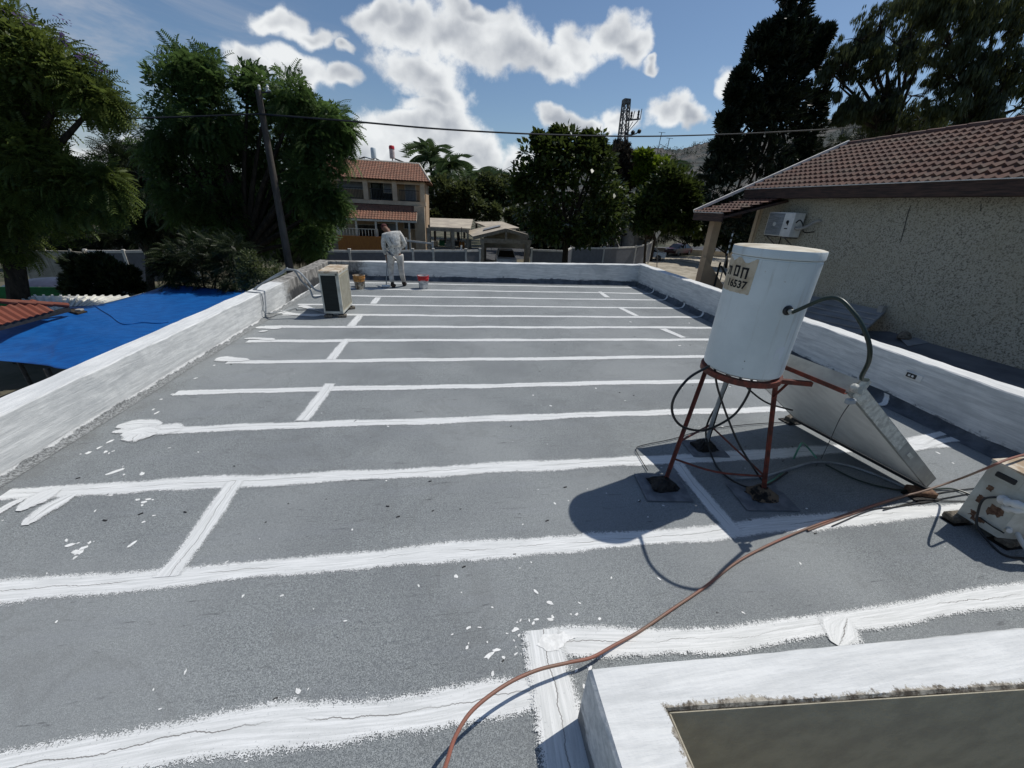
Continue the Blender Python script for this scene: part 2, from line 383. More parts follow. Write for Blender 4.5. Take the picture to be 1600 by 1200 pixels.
M['cant_dark'] = mat('bare_upturn', (.14, .155, .175), .85, col2=(.06, .07, .082), scale=4, lo=.35, hi=.7, bump=.5, bscale=70, detail=7)
M['patch'] = mat('mineral_patch', (.20, .21, .225), .85, col2=(.12, .13, .145), scale=9, bump=.4, bscale=90)
M['splash'] = mat('splashed_paint', (.78, .78, .76), .5, var=.06, scale=30, bump=.3, bscale=60)
M['rust'] = mat('red_oxide_steel', (.20, .045, .028), .55, col2=(.085, .03, .022), scale=18, bump=.2, bscale=90)
M['tank'] = mat('white_enamel', (.66, .72, .735), .35, col2=(.58, .64, .655), scale=3, spec=.5, bump=.03, bscale=9, rvar=.15)
def tank_streaks():
    t = NT(M['tank'].node_tree); b = t.N['Principled BSDF']; src = b.inputs['Base Color'].links[0].from_socket; co = t.n('ShaderNodeTexCoord').outputs['Object']
    st = t.noise(t.v('MULTIPLY', co, (9, 9, .7)), 2.2, 5, .7); c = t.mix(t.ramp(st, .54, .72, 0, .5), src, (.38, .38, .34))
    sp = t.noise(co, 24, 3, .6); c = t.mix(t.ramp(sp, .70, .76, 0, .5), c, (.30, .20, .12)); t.set(b.inputs['Base Color'], c)
tank_streaks()
M['tanktop'] = mat('weathered_enamel_lid', (.62, .58, .48), .6, col2=(.42, .36, .26), scale=6)
M['label'] = mat('stained_sticker', (.58, .50, .38), .7, col2=(.42, .34, .24), scale=14)
M['print'] = mat('black_print', (.012, .011, .012), .6, var=.1)
M['black'] = mat('black_rubber', (.012, .013, .014), .4, var=.2, spec=.5)
M['greenblack'] = mat('dark_green_hose', (.012, .028, .02), .38, var=.2, spec=.5)
M['green'] = mat('pale_green_hose', (.10, .30, .20), .4, var=.2, spec=.5)
M['redhose'] = mat('terracotta_hose', (.26, .10, .07), .5, col2=(.19, .125, .09), scale=2, spec=.4)
M['tar'] = mat('tar', (.018, .016, .014), .55, var=.4, scale=20, bump=1., bscale=30)
M['block'] = mat('dirty_concrete_block', (.22, .19, .15), .9, col2=(.08, .07, .055), scale=16, bump=.7, bscale=60)
M['panelback'] = mat('galvanised_back', (.78, .78, .75), .45, col2=(.66, .66, .635), scale=4, stretch=(1, 2, 1), spec=.4)
M['panelside'] = mat('aluminium_side', (.36, .365, .34), .45, col2=(.27, .275, .26), scale=8, metal=.2)
M['tape'] = mat('foil_tape', (.66, .66, .60), .4, col2=(.42, .42, .38), scale=25, metal=.15, bump=.6, bscale=50)
M['glass'] = mat('collector_glass', (.015, .02, .03), .08, var=.1, spec=.6)
M['acw'] = mat('aged_cream_casing', (.56, .56, .50), .45, col2=(.42, .41, .35), scale=6, spec=.4)
M['actop'] = mat('dusty_casing_top', (.60, .54, .44), .7, col2=(.34, .25, .16), scale=7, lo=.4, hi=.6, detail=7)
M['coil'] = mat('dark_coil_fins', (.008, .014, .014), .55, var=.3, stretch=(1, 60, 60), scale=2)
M['grille'] = mat('beige_grille', (.42, .38, .28), .6, col2=(.30, .27, .19), scale=12, stretch=(1, 8, .5))
M['dark'] = mat('dark_metal', (.03, .03, .03), .5)
M['bluegrey'] = mat('grey_pipe', (.30, .32, .33), .5)
M['white'] = mat('white_plastic', (.68, .68, .66), .45, var=.06)
M['rustspot'] = mat('flaking_rust', (.20, .12, .075), .8, col2=(.09, .045, .03), scale=40)
M['red'] = mat('red_plastic', (.52, .012, .02), .4, var=.08, spec=.5)
M['bucket'] = mat('paint_smeared_pail', (.62, .62, .60), .5, col2=(.30, .31, .32), scale=9, detail=6)
M['pail'] = mat('rust_stained_pail', (.60, .52, .40), .55, col2=(.16, .11, .07), scale=8, lo=.42, hi=.6, detail=6)
M['orange'] = mat('ochre_drips', (.50, .24, .07), .5, var=.2, scale=20)
M['cloth'] = mat('pale_work_cloth', (.66, .645, .60), .9, col2=(.42, .405, .37), scale=14, bump=1., bscale=16, detail=6)
M['skin'] = mat('skin', (.17, .085, .055), .55, var=.08)
M['hair'] = mat('maroon_cap_cloth', (.14, .035, .035), .8, var=.3)
M['shoe'] = mat('dark_boots', (.035, .022, .018), .7, var=.3)
M['stucco'] = None
def mat_stucco():
    m_ = bpy.data.materials.new('splash_stucco'); m_.use_nodes = True; t = NT(m_.node_tree); b = t.N['Principled BSDF']
    co = t.n('ShaderNodeTexCoord').outputs['Object']
    n1 = t.noise(co, 42, 4, .65, .3); n2 = t.noise(co, 1.3, 4, .6)
    c = t.mix(t.ramp(n1, .34, .54), (.13, .12, .09), (.50, .47, .385)); c = t.mix(t.ramp(n2, .4, .7, 0, .35), c, (.40, .36, .26))  # shade of the pits put into the colour, since relief hardly shows here
    c = t.mix(t.ramp(t.noise(co, 60, 3, .7), .5, .8, 0, .5), c, (.16, .15, .12))
    t.set(b.inputs['Base Color'], c); b.inputs['Roughness'].default_value = .95
    bp = t.n('ShaderNodeBump'); bp.inputs['Strength'].default_value = 1.; bp.inputs['Distance'].default_value = .03
    t.L.new(n1, bp.inputs['Height']); t.L.new(bp.outputs[0], b.inputs['Normal']); return m_
M['stucco'] = mat_stucco()
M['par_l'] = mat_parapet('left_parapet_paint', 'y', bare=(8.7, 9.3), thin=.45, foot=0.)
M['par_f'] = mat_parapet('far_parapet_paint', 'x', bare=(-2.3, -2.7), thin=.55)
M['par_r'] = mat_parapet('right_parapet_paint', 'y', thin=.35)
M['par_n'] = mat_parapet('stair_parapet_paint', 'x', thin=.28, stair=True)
M['render'] = mat('olive_render', (.46, .42, .32), .9, col2=(.37, .335, .26), scale=6, bump=.5, bscale=40, detail=9)
GZ = -3.0
def lx(y): return -3.64+.018*y            # inner face of the left parapet
def rx(y): return 5.78+.030*(y-2.7)       # inner face of the right parapet
FY = 12.1

# ------------------------------------------------------------------ the building we stand on
bld = thing('flat_roof_building', 'low building with a grey bitumen roof and freshly whitewashed parapets, seams striped in white paint', 'building', (1, 5, GZ))
b = MB()
b.prism([(lx(-4)-.25, -4), (.80, -4), (.80, .78), (6.1, .43), (6.3, 12.33), (lx(12.3)-.25, 12.33)], GZ, -.03); b.build('outer_wall', M['render'], bld)
b = MB()
poly = [(lx(-4)-.02, -4), (.60, -4), (.60, .80), (rx(.6)+.02, .60), (rx(12.1)+.02, FY+.02), (lx(12)-.02, FY+.02)]
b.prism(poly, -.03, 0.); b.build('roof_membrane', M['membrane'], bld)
def wall_strip(inner, outer, z_in, z_out, n=60, wob=.0035, base=-.03):
    """parapet between two plan lines; the crest is slightly uneven"""
    vs = []; fs = []; r_ = np.random.default_rng(3)
    for i in range(n+1):
        t = i/n; ix, iy = [inner[0][k]*(1-t)+inner[1][k]*t for k in (0, 1)]; ox, oy = [outer[0][k]*(1-t)+outer[1][k]*t for k in (0, 1)]
        zi = z_in[0]*(1-t)+z_in[1]*t+r_.normal(0, wob*.5)+wob*sin(i*.9); zo = z_out[0]*(1-t)+z_out[1]*t+r_.normal(0, wob*.5)+wob*sin(i*.7+1)
        ex, ey = (ox-ix), (oy-iy); L = math.hypot(ex, ey); ex /= L; ey /= L; bv = .012; jj = r_.normal(0, .003)
        vs += [(ix, iy, base), (ix+ex*jj, iy+ey*jj, zi-bv), (ix+ex*bv, iy+ey*bv, zi), (ox-ex*bv, oy-ey*bv, zo), (ox, oy, zo-bv), (ox, oy, base)]
    for i in range(n):
        for k in range(5): a = i*6+k; fs.append((a, a+1, a+7, a+6))
    fs += [tuple(range(6)), tuple(n*6+k for k in range(5, -1, -1))]
    return vs, fs
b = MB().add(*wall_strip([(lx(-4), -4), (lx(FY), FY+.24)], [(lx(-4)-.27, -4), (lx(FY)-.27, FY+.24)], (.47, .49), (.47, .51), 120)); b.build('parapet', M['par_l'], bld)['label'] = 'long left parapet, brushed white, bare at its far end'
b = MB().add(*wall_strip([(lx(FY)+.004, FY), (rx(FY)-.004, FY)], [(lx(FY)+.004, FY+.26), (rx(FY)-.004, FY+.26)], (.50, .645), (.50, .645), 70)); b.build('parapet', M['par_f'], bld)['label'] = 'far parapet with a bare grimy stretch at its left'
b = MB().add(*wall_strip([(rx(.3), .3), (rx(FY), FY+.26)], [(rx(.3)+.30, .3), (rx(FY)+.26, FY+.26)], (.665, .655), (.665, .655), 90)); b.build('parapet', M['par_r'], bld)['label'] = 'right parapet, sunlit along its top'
b = MB()
def lerp(a, c_, t): return tuple(a[k]*(1-t)+c_[k]*t for k in (0, 1))
ins = [(.828, -4), (.828, .738), (rx(.5), .375)]; outs = [(.535, -4), (.556, .925), (rx(.5), .73)]; r_ = np.random.default_rng(5); vs = []; fs = []; nn_ = 0
for sg in (0, 1):
    for i in range(60 if sg == 0 else 71):
        t = i/60 if sg == 0 else i/70; A_ = np.array(lerp(ins[sg], ins[sg+1], t)); B_ = np.array(lerp(outs[sg], outs[sg+1], t)); e_ = (B_-A_)/np.linalg.norm(B_-A_)
        j1, j2 = r_.normal(0, .0018, 2); zt = .408+.003*sin(i*.5)
        for (q, z_) in ((A_, .36), (A_+e_*j1, zt-.014), (A_+e_*.014, zt), (B_-e_*.016, zt+.004), (B_+e_*j2, zt-.014), (B_, -.03)): vs.append((q[0], q[1], z_))
        nn_ += 1
for i in range(nn_-1):
    for k in range(5): a = i*6+k; fs.append((a, a+6, a+7, a+1))
b.add(vs, fs)
b.build('stair_parapet', M['par_n'], bld)['label'] = 'low L-shaped kerb wall round the stairwell'
b = MB(); b.prism([(.832, .7345), (rx(.5), .3715), (rx(.5), .3675), (.832, .7305)], -2.8, .3965); b.prism([(.829, .735), (.829, -4), (.835, -4), (.835, .735)], -2.8, .3935); b.box((3.2, -.6, -2.85), (4.9, 2.8, .1))
b.bar((2.0, .48, -.95), (rx(.5), .26, -.95), .10, .05); b.build('stairwell_wall', M['render'], bld)
# slanted membrane upturn along the wall feet
def cant(p0, p1, nrm, h, w, m_, lab, n=90):
    b = MB(); r_ = np.random.default_rng(11)
    vs = []; fs = []
    for i in range(n+1):
        t = i/n; x = p0[0]*(1-t)+p1[0]*t; y = p0[1]*(1-t)+p1[1]*t; hh = h*(1+.12*sin(i*.31)+r_.normal(0, .025)); ww = w*(1+.10*sin(i*.23+1)+r_.normal(0, .02))
        for k in range(6):
            a = k/5*pi/2; vs.append((x+nrm[0]*(ww*(1-sin(a))+.004), y+nrm[1]*(ww*(1-sin(a))+.004), .0035+hh*(1-cos(a))))
    for i in range(n):
        for k in range(5): a = i*6+k; fs.append((a, a+1, a+7, a+6))
    b.add(vs, fs); o = b.build('membrane_upturn', m_, bld, smooth=True); o['label'] = lab
cant((lx(-3.5), -3.5), (lx(11.95), 11.95), (1, 0), .06, .075, M['cant'], 'rough half-painted upturn at the foot of the left parapet', 220)
cant((rx(12), 11.95), (rx(.8), .8), (-1, 0), .12, .15, M['cant_dark'], 'bare dark upturn at the foot of the right parapet', 120)
cant((lx(12)+.1, FY), (rx(12)-.1, FY), (0, -1), .13, .15, M['cant_dark'], 'bare dark upturn at the foot of the far parapet', 120)

# painted stripes over the membrane laps
def stroke(pts, w, z=.004, label=None, wj=.10, seed=0, name='paint_stripe'):
    r_ = np.random.default_rng(seed); P = smooth_path(pts, 1) if len(pts) < 3 else smooth_path(pts, 5)
    Q = [np.array(P[0][:2])]; 
    for a, c_ in zip(P[:-1], P[1:]):
        L = np.linalg.norm(c_[:2]-a[:2]); k = max(1, int(L/(.12 if name != 'paint_dab' else .02)))
        for i in range(1, k+1): Q.append(a[:2]+(c_[:2]-a[:2])*i/k)
    b = MB(); vs = []; s = 0; us = []; Ltot = sum(np.linalg.norm(Q[i+1]-Q[i]) for i in range(len(Q)-1))
    ph = r_.uniform(0, 6, 4)
    for i, q in enumerate(Q):
        t = Q[min(i+1, len(Q)-1)]-Q[max(i-1, 0)]; t = t/np.linalg.norm(t); n_ = np.array([-t[1], t[0]])
        if i: s += np.linalg.norm(q-Q[i-1])
        off = .010*sin(s*1.7+ph[0])+.006*sin(s*5.1+ph[1]); ww = w*.68*(1+wj*sin(s*2.3+ph[2])+wj*.6*sin(s*7+ph[3]))*(min(1., max(.08, (min(s, Ltot-s)/(w*.55))))**.5 if name == 'paint_dab' else 1)
        for k in (-1, 0, 1): vs.append((q[0]+n_[0]*(off+k*ww), q[1]+n_[1]*(off+k*ww), z))
        us.append(s+seed*3.7)
    fs = []; uv = []
    for i in range(len(Q)-1):
        for k in (0, 1):
            a = i*3+k; fs.append((a, a+3, a+4, a+1)); uv.append([(us[i], k-1), (us[i+1], k-1), (us[i+1], k), (us[i], k)])
    b.add(vs, fs, uv); o = b.build(name, M['stripe'], bld)
    if label: o['label'] = label
    return o
ys = [1.065, 1.955, 2.875, 3.77, 4.65, 5.62, 6.54, 7.33, 8.17, 9.03, 9.95, 10.80, 11.66]
xl = [-3.75, -3.75, -3.42, -3.05, -3.22, -3.12, -3.25, -3.32, -3.3, -3.3, -3.25, -3.2, -3.3]
for i, y in enumerate(ys):
    if i == 0: pts = [(-3.75, 1.0), (-2.4, 1.03), (-1.2, 1.07), (-.3, 1.05), (.5, 1.08)]
    else: pts = [(xl[i], y-.01), (-1.5, y+.012*sin(i)), (1., y+.01*cos(i*2)), (3.2, y+.012*sin(i*3)), (rx(y)-(.20 if i > 3 else .35), y)]
    stroke(pts, .16 if i == 0 else (.145 if i < 3 else (.125 if i < 9 else .11)), .004, seed=i+1, wj=.10 if i < 4 else .06)
fl_ = lambda px, py: U(px, py, Z=0)[:2]
def jp(*q): return [fl_(*a) for a in q]
joints = [[(372, 752), (330, 812), (262, 902)], [(518, 600), (470, 658)], [(545, 530), (517, 562)], [(564, 492), (549, 511)], [(590, 465), (583, 475)],
          [(937, 456), (950, 465)], [(968, 481), (995, 494)], [(1036, 514), (1068, 528)],
          [(1058, 725), (1100, 778), (1148, 832)]]
for i, j in enumerate(joints):
    stroke([fl_(*q) for q in j], .13, .007, seed=40+i, wj=.08, name='paint_stripe')
stroke(jp((850, 1006), (960, 1008), (1080, 1000), (1200, 988), (1330, 968), (1450, 952), (1600, 930), (1720, 912)), .135, .007, 'wide stripe along the stairwell kerb', seed=60)
stroke([(.475, 1.36), (.465, 1.0), (.445, .6), (.42, 0), (.42, -.8)], .22, .010, 'stripe running down beside the stairwell kerb', seed=61)
stroke(jp((1324, 968), (1318, 988), (1312, 1012)), .22, .008, seed=62, name='paint_dab')
# stripe ends carried up over the right-hand upturn
for i in range(3, 12):
    y = ys[i]; X = rx(y); P = []
    for k in range(9):
        t = k/8; P.append((X-.28+.27*min(1, t*1.15), y+.10*max(0, t-.3), .0065+.115*max(0, (t-.35)/.65)**2.2))
    vs = []; fs = []; uv = []
    for k, q in enumerate(P):
        for s_ in (-1, 0, 1): vs.append((q[0]-.012, q[1]+s_*.045+.02*sin(k), q[2]+.006))
    for k in range(8):
        for s_ in (0, 1): a = k*3+s_; fs.append((a, a+3, a+4, a+1)); uv.append([(k*.04+i, s_-1), (k*.04+.04+i, s_-1), (k*.04+.04+i, s_), (k*.04+i, s_)])
    MB().add(vs, fs, uv).build('paint_stripe', M['stripe'], bld)

def jag(poly, amp, it=4, seed=0):
    r_ = np.random.default_rng(seed); P = [np.array(p, float) for p in poly]
    for k in range(it):
        Q = []
        for i, p in enumerate(P):
            q = P[(i+1) % len(P)]; L = np.linalg.norm(q-p); m_ = (p+q)/2+r_.normal(0, amp*L, 2); Q += [p, m_]
        P = Q
    return P
def dab(pxs, z, lab, seed, amp=.10):
    P = jag([fl_(*q) for q in pxs], amp, 4, seed); b = MB()
    b.add([(p[0], p[1], z) for p in P], [tuple(range(len(P)))]); o = b.build('paint_dab', M['splash'], bld)
    if lab: o['label'] = lab
def brush(lines, w, z=.0085, lab=None, sd=0):
    for k, l_ in enumerate(lines):
        o = stroke([fl_(*q) for q in l_], w, z+.0008*k, seed=100+sd+k, name='paint_dab', wj=.3)
        if lab: o['label'] = lab
brush([[(176, 676), (215, 672), (285, 671)], [(182, 668), (214, 664), (252, 664)], [(190, 680), (212, 679), (246, 677)], [(205, 690), (214, 680)]], .21, lab='ragged dab of white paint at the left parapet foot', sd=1)
brush([[(38, 822), (66, 800), (104, 776)], [(56, 812), (84, 792), (122, 772)], [(30, 800), (62, 780), (96, 764)]], .19, lab='long ragged dab of white paint near the left parapet', sd=10)
brush([[(-20, 812), (10, 792), (38, 778)]], .08, sd=15)
brush([[(400, 512), (412, 512), (440, 513)], [(382, 530), (398, 529), (430, 531)], [(340, 560), (355, 562), (390, 563)], [(432, 486), (455, 491), (500, 494)], [(404, 519), (418, 517)], [(470, 478), (492, 484)]], .13, sd=20)
brush([[(1366, 716), (1410, 700), (1470, 689), (1530, 684)], [(1420, 692), (1450, 682), (1480, 676)]], .13, sd=30)
dab([(838, 1010), (850, 992), (880, 988), (900, 998), (880, 1012), (856, 1020)], .012, None, 7)
0 and dab([(1378, 718), (1400, 700), (1440, 682), (1500, 676), (1512, 688), (1470, 700), (1436, 706), (1400, 722)], .009, None, 8)
dab([(1370, 636), (1385, 618), (1400, 622), (1396, 636)], .20, None, 9) if False else None
b = MB(); r_ = np.random.default_rng(21)
drops = [(713, 901, 7), (765, 1024, 9), (775, 1016, 6), (770, 1053, 6), (466, 1080, 7), (797, 1110, 10), (797, 1072, 5), (805, 1080, 8), (698, 1090, 6), (858, 942, 8), (860, 968, 6), (838, 968, 5), (805, 984, 9),
         (820, 1000, 9), (845, 1030, 9), (843, 1040, 7), (806, 1022, 4), (955, 903, 3), (922, 1044, 6), (110, 852, 9), (120, 863, 11), (132, 856, 9), (140, 848, 6), (117, 872, 5), (104, 845, 5), (215, 781, 6), (225, 785, 8), (232, 780, 6),
         (222, 790, 4), (138, 708, 10), (165, 706, 6), (180, 737, 12), (172, 690, 8), (155, 700, 5), (240, 640, 4), (245, 645, 5), (252, 624, 5), (270, 616, 4), (312, 580, 4), (335, 571, 5), (306, 591, 4), (1415, 648, 7), (1440, 655, 10), (1452, 664, 7), (1495, 668, 7), (1520, 700, 5),
         (1062, 540, 3), (1077, 505, 3), (985, 503, 3), (1260, 795, 3), (905, 942, 3), (380, 931, 5), (440, 931, 5), (290, 1050, 4), (240, 1078, 3), (250, 1108, 3), (385, 1190, 3), (1466, 708, 5), (1600, 990, 5), (560, 880, 3), (1250, 880, 3), (1030, 905, 3)]
for k in range(70):
    drops.append((r_.uniform(-50, 1500), r_.uniform(600, 1190), r_.uniform(1.5, 3.6)))
for k in range(46): drops.append((845+r_.normal(0, 55), 1010+r_.normal(0, 45), abs(r_.normal(0, 3))+2))
for k in range(30): drops.append((150+r_.normal(0, 70), 760+r_.normal(0, 60), abs(r_.normal(0, 3))+2))
for k, (px, py, s_) in enumerate(drops):
    c_ = fl_(px, py)
    if not (-3.3 < c_[0] < 5.3 and -.5 < c_[1] < 11.5) or (c_[0] > .5 and c_[1] < .95): continue
    sz = s_*.45*np.linalg.norm(fl_(px+1, py)-c_); a0 = r_.uniform(0, pi); el = r_.uniform(1, 2.6); n = 9
    P = []
    for j in range(n):
        a = 2*pi*j/n; rr = sz*r_.uniform(.6, 1.2); x_, y_ = rr*el*cos(a), rr*sin(a); P.append((c_[0]+x_*cos(a0)-y_*sin(a0), c_[1]+x_*sin(a0)+y_*cos(a0), .0018+.0004*(k % 5)))
    b.add(P, [tuple(range(n))])
tag(b.build('paint_splatter', M['splash'], bld), kind='stuff')
# scuffed relief lettering of the membrane maker and grit
b = MB()
for k in range(60):
    c_ = np.array([r_.uniform(-3.2, 5), r_.uniform(.6, 7) if k < 40 else r_.uniform(1, 3)])
    if c_[0] > .4 and c_[1] < 1.4: continue
    a0 = r_.uniform(-.5, .9); L = r_.uniform(.008, .03); w_ = L*.3
    b.box((c_[0], c_[1], .004), (L, w_, .005), Matrix.Rotation(a0, 3, 'Z'))
tag(b.build('grit', M['dark'], bld), kind='stuff')
# outlet box set in the right parapet
oy = U(1428, 588, X=rx(3.6)); b = MB(); b.box((rx(oy[1])-.006, oy[1], oy[2]), (.016, .20, .085), bev=.004); o = b.build('wall_box', M['white'], bld)
b = MB(); b.box((rx(oy[1])-.018, oy[1]+.02, oy[2]), (.01, .11, .055)); b.build('socket_face', M['dark'], o)
b = MB()
for dy_ in (-.02, .02): b.box((rx(oy[1])-.025, oy[1]+.02+dy_, oy[2]), (.006, .026, .026), bev=.003)
b.build('socket', M['white'], o)

# ------------------------------------------------------------------ solar water heater
def lift(px, py, sx, sy, zmax=2.2):
    """point on the sight line of (px,py) whose sun shadow on the roof lands nearest the spot seen at (sx,sy)"""
    d = ray(px, py); best = None; t = U(sx, sy, Z=0)
    for z in np.linspace(.01, zmax, 400):
        s_ = (z-H)/d[2] if abs(d[2]) > 1e-6 else 5
        p = np.array([d[0]*s_, d[1]*s_, z]); q = p-SUN*(z/SUN[2]); e = np.linalg.norm(q[:2]-t[:2])
        if best is None or e < best[0]: best = (e, p)
    return best[1]
TC = np.array([2.33, 2.60]); TR = .285; Z0, Z1 = 1.085, 2.015
fa = math.atan2(-TC[1], -TC[0])          # bearing from the tank to the viewer
def cyl(th, z, r=TR): return (TC[0]+r*cos(fa+th), TC[1]+r*sin(fa+th), z)     # th>0 = to the right in the photo
tank = thing('water_tank', 'white upright solar water tank with a torn cream sticker, on a three-legged red stand', 'water tank', (TC[0], TC[1], Z0))
b = MB(); b.lathe((TC[0], TC[1], 0), [(TR-.06, Z0), (TR-.02, Z0+.004), (TR-.004, Z0+.018), (TR, Z0+.045), (TR, Z1-.075), (TR-.003, Z1-.072), (TR-.003, Z1-.066), (TR, Z1-.063)], 72, cap=True)
b.build('tank_shell', M['tank'], tank, smooth=True)
b = MB(); b.lathe((TC[0], TC[1], 0), [(TR+.001, Z1-.06), (TR+.006, Z1-.055), (TR+.006, Z1-.010), (TR+.003, Z1-.003)], 72, cap=False); b.build('lid_rim', M['tank'], tank, smooth=True)
b = MB(); b.lathe((TC[0], TC[1], 0), [(TR+.003, Z1-.003), (TR-.02, Z1+.003), (TR*.5, Z1+.012), (.01, Z1+.016)], 72); b.build('lid', M['tanktop'], tank, smooth=True)
# sticker with torn edge
def on_cyl(poly, z_off=0): return [cyl(s_, z, TR+.0012+z_off) for s_, z in poly]
t0, t1, za, zb = R(-82), R(-19), 1.70, 1.925
b = MB(); N_ = 26; vs = []; r_ = np.random.default_rng(2)
for i in range(N_+1):
    th = t0+(t1-t0)*i/N_; dz_ = .016*sin(i*.55)*(1 if i > 8 else .4)+r_.normal(0, .002); db = r_.normal(0, .0015)+(.012 if i < 3 else 0)
    for k in range(3): vs.append(cyl(th+(r_.normal(0, .006) if i == N_ else 0), za+db+(zb+dz_-za-db)*k/2, TR+.0012))
fs = [(i*3+k, i*3+3+k, i*3+4+k, i*3+1+k) for i in range(N_) for k in range(2)]
lab_o = b.add(vs, fs).build('sticker', M['label'], tank)
def curved_text(body, size, th_c, z_c, name, parent, bold=0.):
    cu = bpy.data.curves.new('t', 'FONT'); cu.body = body; cu.size = size; cu.align_x = 'CENTER'; cu.align_y = 'CENTER'; cu.offset = bold; cu.resolution_u = 3
    to = bpy.data.objects.new('t', cu); C.objects.link(to); dg = bpy.context.evaluated_depsgraph_get(); me = bpy.data.meshes.new_from_object(to.evaluated_get(dg))
    bpy.data.objects.remove(to)
    for v in me.vertices:
        p = cyl(th_c+v.co.x/TR, z_c+v.co.y, TR+.003); v.co = p
    me.name = name; return link_mesh(name, me, M['print'], parent)
curved_text('16537', .072, R(-43), 1.757, 'lettering', lab_o, .0022)
def glyph(rects, th_c, z_c, k=1.):
    b = MB()
    for (x0, x1, y0, y1, sk0, sk1) in rects:      # x0..x1, y0..y1 in metres, sheared at foot/top
        q = [(x0+sk0, y0), (x1+sk0, y0), (x1+sk1, y1), (x0+sk1, y1)]
        nseg = max(1, int((x1-x0)/.008)); vs = []
        for i in range(nseg+1):
            u = i/nseg; vs += [cyl(th_c+(q[0][0]*(1-u)+q[1][0]*u)*k/TR, z_c+y0*k, TR+.003), cyl(th_c+(q[3][0]*(1-u)+q[2][0]*u)*k/TR, z_c+y1*k, TR+.003)]
        b.add(vs, [(2*i, 2*i+2, 2*i+3, 2*i+1) for i in range(nseg)])
    return b
g1 = glyph([(-.026, .026, .026, .040, 0, 0), (-.024, -.010, -.036, .026, 0, 0), (.010, .026, -.036, .026, 0, 0), (-.010, .010, -.036, -.023, 0, 0)], R(-47), 1.845)     # closed square letter
g2 = glyph([(-.026, .028, .026, .040, 0, 0), (-.024, -.010, -.036, .026, 0, 0), (.012, .027, -.036, .026, 0, 0)], R(-33.2), 1.838)                                    # gate-shaped letter
g3 = glyph([(-.034, .020, .012, .026, 0, 0), (.004, .020, -.036, .012, 0, 0), (-.016, -.004, -.036, .012, -.006, 0), (-.034, -.016, -.036, -.026, 0, 0)], R(-63), 1.845)
for g_ in (g1, g2, g3): g_.build('lettering', M['print'], lab_o)
b = MB(); P = [(R(39), 1.265), (R(52), 1.268), (R(53), 1.36), (R(43), 1.36), (R(39), 1.335)]; b.add(on_cyl(P), [(0, 1, 2, 3, 4)]); b.build('blank_sticker', mat('pale_sticker', (.66, .70, .74), .3, var=.03), tank)
fc = np.array(cyl(R(35), 1.63)); ax = np.array([cos(fa+R(35)), sin(fa+R(35)), 0])
b = MB(); b.lathe(tuple(fc), [(.034, -.002), (.034, .006), (.026, .016), (.016, .018)], 24, axis=ax); b.build('inlet_grommet', M['black'], tank, smooth=True)
for (th, z, r__) in ((R(2), 1.23, .004), (R(3), 1.17, .0025)):
    b = MB(); b.lathe(cyl(th, z), [(r__, -.001), (r__, .0015)], 8, axis=(cos(fa+th), sin(fa+th), 0)); b.build('rust_fleck', M['dark'], tank)
# stand
ring_z = 1.055
std = thing('tank_stand', 'red oxide three-legged steel stand carrying the white water tank', 'stand', (TC[0], TC[1], 0))
b = MB(); b.lathe((TC[0], TC[1], 0), [(TR-.03, Z0-.006), (TR+.012, Z0-.006), (TR+.012, Z0-.05), (TR+.008, Z0-.05), (TR+.008, Z0-.012), (TR-.03, Z0-.012), (TR-.03, Z0-.006)], 48, cap=False)
b.build('support_ring', M['rust'], std, smooth=True)
feet = dict(l=U(1035, 757, Z=.03), r=U(1190, 772, Z=.03), k=U(1101, 697, Z=.03))
tops = dict(l=U(1105, 566, Z=ring_z), r=U(1210, 594, Z=ring_z), k=np.array([TC[0]+.12, TC[1]+.27, ring_z]))
for k in 'lrk':
    a, c_ = feet[k], tops[k]; b = MB(); b.bar(a, c_, .038, .004, up=(1, -1, 0)); b.bar(a+np.array([.015, 0, 0]), c_+np.array([.015, 0, 0]), .004, .036, up=(1, -1, 0)); b.build('leg', M['rust'] if k != 'k' else M['dark'], std)
def on_leg(k, t): return feet[k]*(1-t)+tops[k]*t
b = MB(); b.tube(smooth_path([on_leg('l', .22), (on_leg('l', .22)+on_leg('r', .17))/2-np.array([0, 0, .05]), on_leg('r', .17)], 4), .009, 6); b.build('brace', M['rust'], std)
b = MB(); b.bar(on_leg('l', .35), on_leg('k', .28), .02, .006); b.build('brace', M['rust'], std)
b = MB(); b.bar(on_leg('k', .26), on_leg('r', .18), .02, .006); b.build('brace', M['rust'], std)
arm_e = U(1268, 600, Z=ring_z-.0)
b = MB(); b.bar(tops['r']+np.array([-.02, 0, 0]), arm_e, .034, .034); b.bar(on_leg('r', .86), U(1232, 598, Z=ring_z-.01), .02, .008); b.build('outrigger', M['rust'], std)
